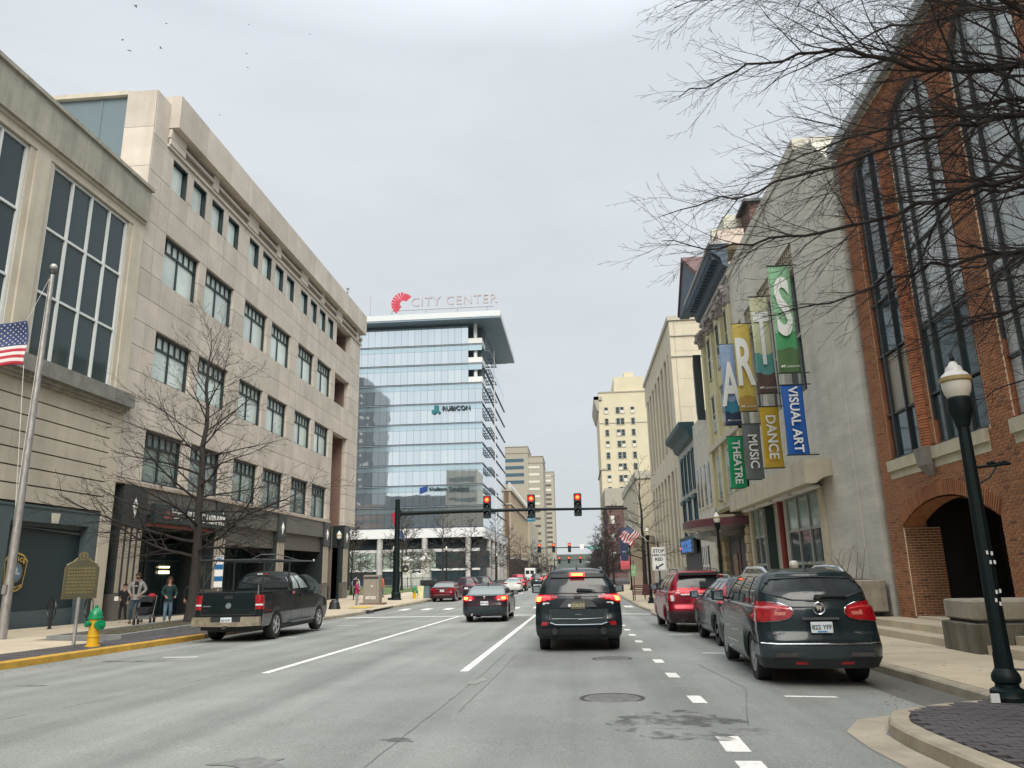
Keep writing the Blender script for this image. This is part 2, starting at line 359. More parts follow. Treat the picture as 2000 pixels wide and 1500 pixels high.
def crack(pts,w=.007):
    mb=MB(); q=random.Random(int(abs(pts[0][0])*100)); P=[]
    for (a,b),(c,d) in zip(pts[:-1],pts[1:]):
        n=max(2,int(math.hypot(c-a,d-b)/.25))
        P+=[(a+(c-a)*i/n+q.uniform(-.01,.01),b+(d-b)*i/n) for i in range(n)]
    for i in range(len(P)-1):
        w0=w*q.uniform(.5,1.2); (a,b),(c,d)=P[i],P[i+1]
        mb.add([(a-w0,b,zr(b,a)+.004),(a+w0,b,zr(b,a)+.004),(c+w0,d,zr(d,c)+.004),(c-w0,d,zr(d,c)+.004)],[(0,1,2,3)])
    struct('road_crack',mb,mat('crack_seal',(.150,.156,.146),.8,var=.2) if 'crack_seal' not in MT else MT['crack_seal'])
crack([(-1.95,4.5),(-1.8,9),(-1.68,13),(-1.62,19)]); crack([(-1.5,9.5),(-1.42,13),(-1.38,17)],.008); crack([(1.7,8.6),(2.3,11.5),(2.1,15)],.01); crack([(-7.2,8),(-6.2,14),(-5.9,24)],.006)
# gutters and kerbs
gut=mat('gutter_concrete',(.36,.32,.25),.85,var=.18,scale=1.5,grime=.3,bump=.2,bscale=50)
ribbon('right_gutter',4.40,4.92,9.7,31,gut,.006)
def kerb(name,pts,w,h,m,zf,inner=1,seg=None,joints=2.4):
    """kerb stones one after another along a line; w goes to the inner side"""
    P=[Vector((x,y)) for x,y in pts]; L=[0]
    for a,b in zip(P[:-1],P[1:]): L.append(L[-1]+(b-a).length)
    def at(s):
        for i in range(len(P)-1):
            if s<=L[i+1]+1e-6:
                d=(P[i+1]-P[i]).normalized(); return P[i]+d*(s-L[i]),d
        return P[-1],(P[-1]-P[-2]).normalized()
    root=None; n=max(1,int(L[-1]/joints)); base=bpy.data.objects.new(name,None); COL.objects.link(base); base['kind']='structure'; WL[base.name]=(0,0,0)
    for k in range(n):
        s0=L[-1]*k/n+.006; s1=L[-1]*(k+1)/n-.006; mb=MB(); rings=[]
        for j in range(5):
            p,d=at(s0+(s1-s0)*j/4); nrm=Vector((-d.y,d.x))*inner; z=zf(p.x,p.y)
            q=p+nrm*w
            rings.append([(p.x,p.y,z-.3),(p.x+nrm.x*.012,p.y+nrm.y*.012,z+h-.025),(p.x+nrm.x*.035,p.y+nrm.y*.035,z+h),(q.x,q.y,z+h+.003),(q.x,q.y,z-.3)])
        mb.loft(rings); mm=m(s0) if callable(m) else m
        part('kerb_stone',mb,mm,base)
    return base
zc=lambda x,y:zr(y)
kerb('left_kerb',[(-11.42,-6),(-11.42,38),(-11.5,41.6),(-12.0,43.2),(-12.1,45),(-11.7,47),(-11.3,50),(-11.3,56),(-11.4,110)],.17,.15,
     lambda s:kerby if s<27.5 else (kerbr if s<36 else kerbm),zc,inner=1)
zc2=lambda x,y:zr(y,4.9)-.0
kerb('right_kerb',[(4.9,9.75),(4.9,27.5),(4.55,29.2),(3.6,30.6),(3.3,32),(3.25,36),(3.5,39),(3.35,44),(3.3,60),(3.4,110)],.17,.15,kerbm,zc2,inner=-1)
bulb=[(3.3,-3),(3.12,3),(2.98,6.4),(2.93,7.6),(2.98,8.3),(3.25,8.85),(3.75,9.2),(4.3,9.45),(4.95,9.72)]
kerb('corner_kerb',bulb,.2,.14,kerbm,lambda x,y:zr(y,3),inner=-1,joints=1.5)
# gutter apron round the bulb
mb=MB(); rr=[]
for i,(x,y) in enumerate(bulb):
    a=Vector(bulb[max(i-1,0)]); b=Vector(bulb[min(i+1,len(bulb)-1)]); d=(b-a).normalized(); n=Vector((-d.y,d.x)); w=.36
    rr.append([(x,y,zr(y,x)+.005),(x+n.x*w,y+n.y*w,zr(y,x+n.x*w)+.005)])
mb.loft(rr,False,False,False); struct('corner_gutter',mb,gut)
# pavement slabs
def slabs(name,xs,ys,zf,m,skip=None,h=.028,gap=.012):
    base=bpy.data.objects.new(name,None); COL.objects.link(base); base['kind']='structure'; WL[base.name]=(0,0,0)
    for i in range(len(xs)-1):
        for j in range(len(ys)-1):
            x0,x1,y0,y1=xs[i]+gap/2,xs[i+1]-gap/2,ys[j]+gap/2,ys[j+1]-gap/2
            if skip and skip((x0+x1)/2,(y0+y1)/2): continue
            e=rng.uniform(-.002,.002); c=[(x0,y0),(x1,y0),(x1,y1),(x0,y1)]
            mb=MB(); mb.add([(x,y,zf(x,y)-.04) for x,y in c]+[(x,y,zf(x,y)+e) for x,y in c],[(4,5,6,7),(0,1,5,4),(1,2,6,5),(2,3,7,6),(3,0,4,7)])
            part('slab',mb,m,base)
    return base
def fr(a,b,s): 
    n=max(1,round((b-a)/s)); return [a+(b-a)*i/n for i in range(n+1)]
slabs('left_pavement',[-18.65,-16.7,-14.8,-12.72],fr(8,42,1.95),zl,walkL,skip=lambda x,y:x>-14.8 and 20.6<y<29.2)
slabs('left_pavement_far',[-30,-26,-22,-18.65,-16.7,-14.8,-12.72,-11.6],fr(42,100,3.9),lambda x,y:zl(max(x,-18.7),y),walkL,skip=lambda x,y:x<-18.6 and y<62)
slabs('left_pavement_edge',[-12.72,-11.6],fr(29.5,42,1.95),zl,walkL)
# purple paver strip along the left kerb, laid in courses
def pavers(name,x0,x1,y0,y1,zf,cx,cy,inside=None):
    base=bpy.data.objects.new(name,None); COL.objects.link(base); base['kind']='structure'; WL[base.name]=(0,0,0)
    big=MB(); nx=round((x1-x0)/cx); ny=round((y1-y0)/cy)
    for j in range(ny):
        for i in range(nx):
            a=x0+i*cx+(cx/2 if j%2 else 0); b=y0+j*cy
            if inside and not inside(a+cx/2,b+cy/2): continue
            e=rng.uniform(-.003,.003); g=.005
            c=[(a+g,b+g),(a+cx-g,b+g),(a+cx-g,b+cy-g),(a+g,b+cy-g)]
            big.add([(x,y,zf(x,y)-.03) for x,y in c]+[(x,y,zf(x,y)+e) for x,y in c],[(4,5,6,7),(0,1,5,4),(1,2,6,5),(2,3,7,6),(3,0,4,7)])
    o=part('paver_bricks',big,paver,base,kind='stuff'); return base
pavers('left_paver_strip',-12.70,-11.6,6,29.4,zl,.1,.2)
zb=lambda x,y:zr(y,3)+.14+.006*(x-3)
def inb(x,y):
    # inside the bulb outline
    if x<3.0: return False
    pts=bulb; xx=None
    for (a,b),(c,d) in zip(pts[:-1],pts[1:]):
        if b<=y<=d: xx=a+(c-a)*(y-b)/(d-b)
    if xx is None: return False
    return x>xx+.24 and y<9.5
pavers('corner_pavers',3.0,9.4,4.5,9.6,zb,.2,.1,inb)
struct('corner_bed',MB().add([(x+.15,y,zb(x,y)-.02) for x,y in bulb]+[(12,9.72,zb(8,9.72)-.02),(12,-3,zb(8,-3)-.02)],[tuple(range(len(bulb)+2))]),joint)
slabs('near_pavement',[3.45,5.2,6.95,8.6],fr(-12,4.5,1.8),lambda x,y:zb(x,y)+.004,walk)
slabs('right_pavement',[5.08,7.16],fr(9.85,31.2,1.78),zs,walk)
slabs('right_pavement_back',[7.16,9.2],fr(9.85,15,1.75)+[],zs,walk,skip=lambda x,y:True)
slabs('right_pavement_far',[3.5,5.08,7.16,8.75],fr(31.2,110,3.4),lambda x,y:zs(x,y),walk)
slabs('right_pavement_mid',[7.16,8.72],fr(21.9,31.2,2.3),zs,walk)
# ramps
for P_ in ([(-12.35,44.0),(-13.4,44.0),(-13.4,46.2),(-12.3,46.2)],): sheet('ramp_pad',P_,mat('tactile_yellow',(.55,.36,.04),.8,var=.15),.02,zl)
sheet('ramp_pad',[(3.75,32.6),(5.1,32.6),(5.1,33.9),(3.75,33.9)],mat('tactile_buff',(.48,.38,.17),.8,var=.15),.03,zs)
mb=MB().box(-11.75,-11.35,41.3,42.2,-.55+.0,-.5+.12); tag(link('storm_drain_inlet',mb.mesh('storm_drain_inlet',blackp)),'black storm drain mouth cut in the left kerb before the yellow ramp','drain')
tag(link('drain_plate',MB().lathe([(.13,0),(.13,.008),(0,.009)],(6.45,12.4,zs(6.45,12.4)),14).mesh('drain_plate',iron)),'small round iron plate in the tan pavement before the stone pedestal','utility cover')
# entrance steps on the right with the terrace
ter=thing('entrance_steps','two long tan concrete steps along the red brick building','steps',(7.2,16,zs(7.2,16)))
for i,(xa,xb,h) in enumerate(((7.16,7.66,.15),(7.66,8.62,.30))):
    for a,b in ((10.2,14.6),(15.95,18.9),(18.9,21.9)):
        mb=MB(); z0=[zs(xa,y) for y in (a,b)]
        mb.add([(xa,a+.006,z0[0]-.1),(xb,a+.006,z0[0]-.1),(xb,b-.006,z0[1]-.1),(xa,b-.006,z0[1]-.1),(xa,a+.006,z0[0]+h),(xb,a+.006,z0[0]+h),(xb,b-.006,z0[1]+h),(xa,b-.006,z0[1]+h)],[(0,3,2,1),(4,5,6,7),(0,1,5,4),(1,2,6,5),(2,3,7,6),(3,0,4,7)])
        part('step',mb,walk,ter,world=True)
# tree bed on the left
bed=thing('tree_bed','long raised tree bed with grey stone border and bare soil on the left','tree bed',(-13.7,25,zl(-13.7,25)))
mb=MB()
for a,b,c,d in ((-12.78,-12.62,20.6,29.2),(-14.8,-14.66,20.6,29.2),(-14.66,-12.78,20.6,20.76),(-14.66,-12.78,29.04,29.2)): mb.box(a,b,c,d,zl(-13.7,29)-.05,zl(-13.7,25)+.16)
part('border',mb,mat('bed_border_stone',(.23,.235,.23),.8,var=.15,scale=3,bump=.2),bed,world=True)
mb=MB(); q=random.Random(9); xs=[-14.66+i*1.88/8 for i in range(9)]; ys=[20.76+i*8.28/24 for i in range(25)]
vs=[(x,y,zl(-13.7,25)+.08+.05*q.random()+.06*math.exp(-((x+13.7)**2+(y-26.7)**2)/.8)) for y in ys for x in xs]
mb.add(vs,[(j*9+i,j*9+i+1,(j+1)*9+i+1,(j+1)*9+i) for j in range(24) for i in range(8)]); part('bed_soil',mb,soil,bed,smooth=True,world=True)
mb=MB()
for _ in range(420):
    x=q.uniform(-14.6,-12.85); y=q.uniform(21,28.8); z=zl(-13.7,25)+.1; h=q.uniform(.04,.13); a=q.uniform(0,6.28); w=.008
    mb.add([(x-w,y,z),(x+w,y,z),(x+.05*math.cos(a),y+.05*math.sin(a),z+h)],[(0,1,2)])
part('weeds',mb,mat('dry_weeds',(.10,.12,.05),.9,var=.3,scale=5),bed,world=True,kind='stuff')
# plaza lawn and distant hills
struct('plaza_lawn',strip([-60,-40,-25.5],[64,80,95,108],lambda x,y:-.22),grass)
sheet('lawn_strip',[(-25.5,66),(-17.5,69),(-17.5,104),(-25.5,106)],grass,.02,zf=lambda x,y:zl(-18.7,y))
hill=mat('hill_trees',(.045,.06,.05),.95,var=.3,scale=.06)
mb=MB(); q=random.Random(2); n=90; rings=[]
for j,(yy,hh) in enumerate(((1050,0),(1100,12),(1200,20),(1400,24),(1900,10))):
    rings.append([(-900+1800*i/n,yy+q.uniform(-15,15),-1+hh*(.8+.25*math.sin(i*.35)+.12*math.sin(i*1.3)+q.uniform(-.06,.06))) for i in range(n+1)])
mb.loft(rings,False,False,False); o=struct('wooded_hill',mb,hill,True)
# ================= LEFT: limestone office building (nearest)
FX=-18.6
A=thing('limestone_building','weathered limestone building with tall slate windows at the left edge','building',(FX-8,18,-.1))
def wb(mb,*a): return mb.box(*a)
part('wall_core',MB().box(-36,FX-.36,2,28.88,-.6,16.9),lime,A,world=True)
for a,b in zip(fr(2,28.88,4.5)[:-1],fr(2,28.88,4.5)[1:]):
    bp('parapet_slab',limeg,A,-36,FX+.2,a+.008,b-.008,16.86,18.36)
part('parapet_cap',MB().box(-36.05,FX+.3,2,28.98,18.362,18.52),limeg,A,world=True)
part('frieze',MB().box(FX-.355,FX+.02,2,28.9,16.42,16.858).box(FX-.355,FX+.09,2,28.92,16.74,16.862),lime,A,world=True)
wins=[(23.15,27.85),(17.2,21.9),(11.25,15.95),(5.3,10)]
edges=[2,5.3,10,11.25,15.95,17.2,21.9,23.15,27.85,28.86]
for a,b in zip(edges[:-1],edges[1:]):
    if (a,b) in wins: continue
    mb=MB().box(FX-.355,FX-.02,a,b,8.98,16.415)
    if b-a<2 and b<28: mb.box(FX-.03,FX+.05,a+.28,b-.28,8.98,16.415)
    else: mb.box(FX-.03,FX+.04,a+.25,b,8.98,16.415)
    part('pier',mb,lime,A,world=True)
for a,b in wins:
    w=MB()
    cols=fr(a+.06,b-.06,1.16)
    for y in cols: w.box(FX-.22,FX-.08,y-.045,y+.045,9.06,16.36)
    for z in (9.06,11.5,13.93,16.34): w.box(FX-.22,FX-.10,a+.02,b-.02,z-.045,z+.045)
    wo=part('window',w,frw,A,world=True)
    for i in range(len(cols)-1):
        for z0,z1 in ((9.1,11.45),(11.54,13.88),(13.97,16.29)):
            bp('pane',glA,wo,FX-.2,FX-.17,cols[i]+.045,cols[i+1]-.045,z0,z1)
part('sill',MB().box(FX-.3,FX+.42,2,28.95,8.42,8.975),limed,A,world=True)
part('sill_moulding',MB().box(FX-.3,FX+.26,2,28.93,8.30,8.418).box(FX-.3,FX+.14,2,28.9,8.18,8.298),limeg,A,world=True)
zc_=8.18
for k in range(7):
    z0=8.17-.583*(k+1)+.05; z1=8.17-.583*k
    for a,b in zip(fr(2,28.2,5.3)[:-1],fr(2,28.2,5.3)[1:]):
        bp('stone_course',lime,A,FX-.3,FX-.005,a+.004,b-.004,z0,z1)
part('corner_pier',MB().box(FX-.3,FX+.006,28.2,28.88,-.4,8.17),lime,A,world=True)
# street level: slate teal framed bays
for a,b in ((22.9,28.2),(16.6,21.9),(10.3,15.6)):
    mb=MB().box(FX-.34,FX-.05,a,b,3.50,4.08).box(FX-.34,FX-.02,a,b,3.98,4.06).box(FX-.34,FX-.05,a,a+.62,-.4,3.5).box(FX-.34,FX-.05,b-.62,b,-.4,3.5)
    part('bay_frame',mb,teal,A,world=True)
    part('bay_panel',MB().box(FX-.5,FX-.358,a+.6,b-.6,.5,3.5),teald,A,world=True)
    part('bay_base',MB().box(FX-.5,FX-.3,a+.6,b-.6,-.4,.52),teal,A,world=True)
    part('bay_head_trim',MB().box(FX-.36,FX-.24,a+.62,b-.62,3.36,3.5),teal,A,world=True)
part('pier_low',MB().box(FX-.355,FX-.03,21.9,22.9,-.4,4.086),lime,A,world=True)
part('keystone',MB().prism([(25.42,3.86),(25.82,3.86),(25.75,3.5),(25.49,3.5)],FX-.06,FX+.02),mat('keystone_white',(.60,.58,.48),.7,var=.1),A,world=True)
part('service_pipe',MB().tube([(FX-.3,24.1,3.35),(FX-.25,27.4,3.2)],.03,6),teal,A,world=True)
# police badge on the panel
B_=thing('police_badge','large black and gold POLICE shoulder badge sign on the slate teal wall','sign',(FX-.30,24.35,1.2))
gold=mat('badge_gold',(.50,.36,.09),.5,var=.1); bblk=mat('badge_black',(.022,.018,.016),.5,var=0)
def badge(s): return [(-.52*s,.36*s),(-.30*s,.56*s),(0,.63*s),(.30*s,.56*s),(.52*s,.36*s),(.46*s,-.1*s),(.40*s,-.50*s),(.2*s,-.60*s),(0,-.63*s),(-.2*s,-.60*s),(-.40*s,-.50*s),(-.46*s,-.1*s)]
def pr(name,poly,x0,x1,m,cz=.62): part(name,MB().prism([(u,v+cz) for u,v in poly],x0,x1),m,B_)
pr('shield_border',badge(1.04),-.05,.0,gold); pr('shield',badge(.94),-.04,.008,bblk)
circ=lambda r,cx=0,cy=0,n=24,sx=1:[(cx+sx*r*math.cos(6.283*k/n),cy+r*math.sin(6.283*k/n)) for k in range(n)]
pr('seal_ring',circ(.335,0,-.02),0,.014,mat('seal_ring',(.14,.15,.13),.5)); pr('seal_disc',circ(.245,0,-.02),0,.02,mat('seal_blue',(.10,.20,.33),.5,var=.2,scale=9))
pr('seal_band',[(-.2,-.09),(.2,-.09),(.18,-.02),(-.18,-.02)],0,.026,mat('seal_white',(.5,.55,.55),.5)); pr('seal_dome',circ(.09,0,.06,12),0,.026,MT['seal_white'])
def txt(name,s,size,m,par,loc,face,**k): return text(name,s,size,m,par,loc,face,**k)
for i,ch in enumerate('POLICE'):
    a=-2.5+i; txt('lettering',ch,.2,gold,B_,(.02,a*.135,.62+.42-.012*a*a),'+x',ext=.006,bold=.03)
for i,ch in enumerate('LEXINGTON'):
    a=-4+i; txt('lettering',ch,.1,gold,B_,(.02,a*.085,.62-.49+.004*a*a-.02),'+x',ext=.006,bold=.02)
# ================= LEFT: pink granite library building
G=thing('granite_building','pinkish granite building with square windows over a black stone base','building',(FX-8,45,-.3))
y0B,y1B=28.9,62.4
core=MB().box(-45,FX-3,y0B+.3,y1B-.2,-.6,5.4).box(-45,FX-1.4,y0B+.3,y1B-.2,5.4,23.2).box(FX-1.5,FX-.4,y0B+.3,55.75,5.4,21.9).box(FX-1.5,FX-.4,59.5,y1B-.2,-.6,21.9)
core.box(FX-1.5,FX-.4,55.7,59.55,12.5,14.2).box(FX-1.5,FX-.4,55.7,59.55,17.2,19.05).box(FX-1.5,FX-.4,55.7,59.55,21.3,21.9)
part('wall_core',core,granj,G,world=True)
grp=[30.67,39.27,47.75]
holes=[]
for g in grp:
    for o in (0,3.93):
        for z in ((5.6,7.9),(10.2,12.42),(14.8,17.17)): holes.append((g+o,g+o+3.2,z[0],z[1]))
holes+=[(55.8,59.5,-1,12.5),(55.8,59.5,14.25,17.2),(55.8,59.5,19.1,21.3)]
ys=[28.9,29.8]
for g in grp: ys+=[g,g+1.6,g+3.2,g+3.93,g+5.53,g+7.13]
ys+=[55.8,57.65,59.5,61,62.4]
ys=sorted(set(ys)); zsb=[5.4,5.6,6.75,7.9,9.05,10.2,11.3,12.42,13.6,14.8,16,17.17,18.4,19.55]
for a,b,c,d in grid_pieces(ys,zsb,holes): bp('stone_panel',gran,G,FX-.5,FX,a+.013,b-.013,c+.013,d-.013)
ysT=[28.9,29.8]; holesT=[(55.8,59.5,18,21.3)]
for g in grp:
    ysT+=[g,g+1.38,g+1.95,g+3.33,g+3.93,g+5.28,g+5.85,g+7.2]
    for o in (0,1.95,3.93,5.85): holesT.append((g+o,g+o+1.36,19.55,21.1))
ysT+=[55.8,57.65,59.5,61,62.4]
for a,b,c,d in grid_pieces(sorted(set(ysT)),[19.56,21.1,21.36],holesT): bp('stone_panel',gran,G,FX-.5,FX,a+.006,b-.006,c+.006,d-.006)
def gwin(y0,y1,z0,z1,low):
    w=MB(); x0,x1=FX-.34,FX-.24
    w.box(x0-.02,FX-.16,y0,y0+.07,z0,z1).box(x0-.02,FX-.16,y1-.07,y1,z0,z1).box(x0-.02,FX-.16,y0,y1,z1-.1,z1).box(x0-.02,FX-.12,y0,y1,z0,z0+.07)
    zt=z1-.68; w.box(x0,x1,y0,y1,zt-.05,zt+.05); ym=(y0+y1)/2
    w.box(x0,x1,ym-.05,ym+.05,z0,zt)
    n=6; ww=(y1-y0)/n
    for i in range(1,n): w.box(x0,x1,y0+i*ww-.035,y0+i*ww+.035,zt,z1)
    o=part('window',w,frm,G,world=True); g=glb2 if low else glb
    for a,b in ((y0+.07,ym-.05),(ym+.05,y1-.07)): bp('pane',g,o,x0-.02,x0+.03,a,b,z0+.07,zt-.05)
    for i in range(n): bp('pane',glb2 if low else glb,o,x0-.02,x0+.03,y0+i*ww+.035,y0+(i+1)*ww-.035,zt+.05,z1-.1)
    part('reveal_shadow_gap',MB().box(FX-.5,x0-.03,y0-.02,y1+.02,z0-.02,z1+.02),frm,G,world=True)
for g in grp:
    for o in (0,3.93):
        gwin(g+o,g+o+3.2,5.6,7.9,True); gwin(g+o,g+o+3.2,10.2,12.42,False); gwin(g+o,g+o+3.2,14.8,17.17,False)
    for o in (0,1.95,3.93,5.85):
        a=g+o; b=a+1.36
        w=part('window',MB().box(FX-.36,FX-.02,b-.05,b,19.57,21.09).box(FX-.36,FX-.03,a+.01,b-.05,21.04,21.09).box(FX-.36,FX-.22,a,a+.06,19.56,21.04).box(FX-.36,FX-.24,b-.12,b-.05,19.57,21.04).box(FX-.36,FX-.26,a,b,20.98,21.1),frm,G,world=True)
        bp('pane',glb,w,FX-.34,FX-.24,a+.06,b-.12,19.6,20.98)
# corner loggias
for z0,z1 in ((-.6,12.5),(14.25,17.2),(19.1,21.3)):
    mb=MB().box(FX-1.3,FX-.5,55.8-.0,55.85,z0,z1)
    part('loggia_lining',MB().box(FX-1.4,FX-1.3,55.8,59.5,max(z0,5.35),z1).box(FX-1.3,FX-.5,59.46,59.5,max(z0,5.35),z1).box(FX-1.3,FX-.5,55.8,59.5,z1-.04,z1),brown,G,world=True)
    if z0>0:
        w=MB().box(FX-1.3,FX-1.2,56.0,59.2,z0,z0+.08)
        for y in (55.95,57.0,58.1,59.3): w.box(FX-1.3,FX-1.2,y-.06,y+.06,z0,z1-.3)
        w.box(FX-1.3,FX-1.2,55.95,59.3,(z0+z1)/2-.05,(z0+z1)/2+.05)
        w=part('loggia_window',w,frm,G,world=True); bp('pane',glA,w,FX-1.3,FX-1.26,56,59.3,z0+.08,z1-.3)
part('dark_infill',MB().box(FX-1.25,FX-1.0,55.86,59.44,3.6,5.3).box(FX-1.2,FX-1.05,55.86,59.44,-.6,.75),grandd,G,world=True)
mb=MB()
for k in range(8): mb.box(FX-1.2,FX-1.13,55.95+k*.46,56.13+k*.46,.75,3.6)
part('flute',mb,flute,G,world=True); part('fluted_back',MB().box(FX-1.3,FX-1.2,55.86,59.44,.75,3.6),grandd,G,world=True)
# cornice
mb=MB().box(FX-.6,FX+.10,30.0,62.5,21.38,21.52).box(FX-.6,FX+.16,30.0,62.55,21.86,22.02)
part('cornice_moulding',mb,gran,G,world=True)
part('frieze_band',MB().box(FX-.6,FX+.03,30.0,62.45,21.52,21.86).box(FX-.6,FX-.05,30.0,62.45,22.02,22.35),granj,G,world=True)
for k,g in enumerate([30.05,34.3,38.7,43,47.3,51.6,55.3,60.9]):
    bp('bracket_block',gran,G,FX-.4,FX+.15,g,g+(1.35 if k%2==0 else .6),21.54,22.34)
for a,b in zip(fr(30.0,62.5,2.7)[:-1],fr(30.0,62.5,2.7)[1:]): bp('cornice_slab',gran,G,FX-1,FX+.5,a+.008,b-.008,22.36,24.08)
part('corner_block',MB().box(FX-1.45,FX+.0,28.9,30.0,21.38,23.62),gran,G,world=True)
for z0,z1 in ((16,17.9),(17.92,19.7),(19.72,21.7),(21.72,23.62)): bp('stone_panel',gran,G,FX-1.45,FX-.02,28.82,28.9,z0,z1)
cl=part('side_cladding',MB().box(-30,FX-1.45,29.05,29.19,16,23.5),bluep,G,world=True)
part('cladding_seam',MB().box(-21.5,-21.38,29.02,29.05,16,23.5).box(-26.6,-26.45,29.02,29.05,16,23.5),bluep,G,world=True)
part('side_coping',MB().box(-30.3,FX-1.45,28.85,29.6,23.5,23.72),lime,G,world=True)
part('downpipe',MB().tube([(FX-1.52,29.1,16.5),(FX-1.52,29.1,23.5)],.06,6),alu,G,world=True)
part('roof_deck',MB().box(-45,FX-1,y0B+.3,62.3,23.2,23.4),roofm,G,world=True)
# ground floor
pil=[(29.45,31.15),(37.7,38.95),(45.95,47.15),(54.65,55.8),(59.5,60.7)]
for i,(a,b) in enumerate(pil):
    pl=part('pilaster',MB().box(FX-.9,FX+.05,a,b,-.6,.95),grand,G,world=True)
    part('capital_block',MB().box(FX-.9,FX+.08,a-.05,b+.05,3.65,5.36),grandd,pl,world=True)
    part('shaft',MB().box(FX-.9,FX-.02,a,b,.95,3.65),grandd,pl,world=True)
    n=4; w=(b-a)/n
    for k in range(n): bp('flute',flute,pl,FX-.02,FX+.035,a+k*w+w*.3,a+k*w+w*.78,.98,3.62)
    ym=(a+b)/2; dm=MB().add([(FX+.09,ym-.2,4.5),(FX+.09,ym,4.88),(FX+.09,ym+.2,4.5),(FX+.09,ym,4.02),(FX+.2,ym,4.5)],[(0,3,4),(3,2,4),(2,1,4),(1,0,4)])
    part('diamond_ornament',dm,white,pl,world=True)
part('header_cap',MB().box(FX-.5,FX+.10,28.9,55.8,5.36,5.5),mat('cap_pale_stone',(.42,.36,.29),.7),G,world=True)
bays=[(31.15,37.7),(38.95,45.95),(47.15,54.65)]
for i,(a,b) in enumerate(bays):
    for u,v in zip(fr(a,b,2.3)[:-1],fr(a,b,2.3)[1:]): bp('header_stone',grand,G,FX-.6,FX-.0,u+.006,v-.006,4.25,5.34)
    part('blind_panel',MB().box(FX-.7,FX-.22,a,b,3.2 if i else 3.75,4.25),mat('panel_brown_grey',(.10,.095,.085),.6,var=.1) if 'panel_brown_grey' not in MT else MT['panel_brown_grey'],G,world=True)
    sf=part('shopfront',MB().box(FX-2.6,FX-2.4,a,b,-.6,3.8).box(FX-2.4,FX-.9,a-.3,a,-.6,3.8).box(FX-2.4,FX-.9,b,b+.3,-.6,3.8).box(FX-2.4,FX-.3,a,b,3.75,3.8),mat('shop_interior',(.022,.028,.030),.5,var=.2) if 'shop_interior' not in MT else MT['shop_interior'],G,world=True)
    fm=MB()
    for y in fr(a,b,1.5): fm.box(FX-1.75,FX-1.65,y-.04,y+.04,-.4,3.2)
    fm.box(FX-1.75,FX-1.65,a,b,2.3,2.4)
    part('mullions',fm,frm,sf,world=True)
    for y,yy in zip(fr(a,b,1.5)[:-1],fr(a,b,1.5)[1:]): bp('shop_pane',MT.get('shop_glass') or mat('shop_glass',(.012,.02,.022),.12,var=0,spec=.18),sf,FX-1.72,FX-1.69,y+.04,yy-.04,-.4,3.2)
lit=mat('ceiling_strip_light',(1,.9,.6),.5,var=0,emit=2.2,ecol=(1,.82,.45))
part('strip_light',MB().box(FX-1.64,FX-1.6,35.6,36.5,2.02,2.1).box(FX-1.64,FX-1.6,35.6,36.5,1.75,1.88),lit,G,world=True)
part('strip_light',MB().box(FX-1.64,FX-1.6,41,41.8,1.9,1.97).box(FX-1.64,FX-1.6,41,41.9,1.6,1.66),lit,G,world=True)
part('red_band_light',MB().box(FX-.21,FX-.19,31.3,37.5,3.78,3.9),mat('dim_red_band',(.16,.035,.03),.5,emit=.12,var=0),G,world=True)
S=thing('library_sign','long dark sign box with white PUBLIC LIBRARY letters above the black stone entrance','sign',(FX+.02,31.6,3.95))
part('sign_box',MB().box(0,.22,0,6.6,0,.78),frm,S)
part('logo_leaves',MB().prism([(.75,.2),(1.0,.55),(1.3,.3),(1.55,.6),(1.5,.2),(1.1,.1)],.22,.24),mat('logo_muted_red',(.25,.06,.06),.5,var=0),S)
text('lettering','Lexington',.24,white,S,(.235,1.35,.55),'+x',align='LEFT'); text('lettering','Kentucky',.2,white,S,(.235,1.5,.27),'+x',align='LEFT')
text('lettering','PUBLIC LIBRARY',.62,white,S,(.235,2.75,.38),'+x',align='LEFT',bold=.02,sx=.86)
rt=thing('roof_camera','small security camera on a bracket on top of the granite parapet','camera',(FX+.3,57.3,24.08))
part('post',MB().tube([(0,0,0),(.0,0,.7)],.05,6).tube([(0,0,.45),(0,-.45,.25)],.04,6),steel,rt); part('camera_head',MB().sphere((0,0,.75),.14,8,6),steel,rt)
# ================= glass tower
T=thing('glass_tower','mirror-glass office tower with flat projecting roof and white floor bands','building',(-40,180,-.5))
XE=-19.06; Y0=155.
mir=mat('mirror_glass',(.88,.95,.99),.02,metal=.92,var=0,ovar=.05,wav=.07)
mirs=mat('spandrel_glass',(.68,.83,.88),.06,metal=.85,var=0,ovar=.03)
soff=mat('soffit_blue_grey',(.20,.28,.34),.5,var=.05); ledge=mat('ledge_dark_navy',(.03,.05,.085),.4,var=0); wband=mat('white_metal_band',(.66,.67,.67),.45,var=.04)
part('core',MB().box(-75,XE-3.6,Y0+2.5,207,-.6,10.7).box(-75,XE-3.6,Y0+.3,207,10.7,55).box(-75,XE-1.6,Y0+3.4,207,-.6,10.7).box(-75,XE-.2,Y0+3.4,207,10.7,55).box(-75,XE-.2,Y0+.3,207,10.7,41.3),mat('tower_core',(.09,.12,.14),.6,var=0),T,world=True)
zf=[10.7+4.38*k for k in range(10)]+[54.9]
cols=[XE-1.49*i for i in range(21)]
spn=MB(); led=MB(); wl=MB()
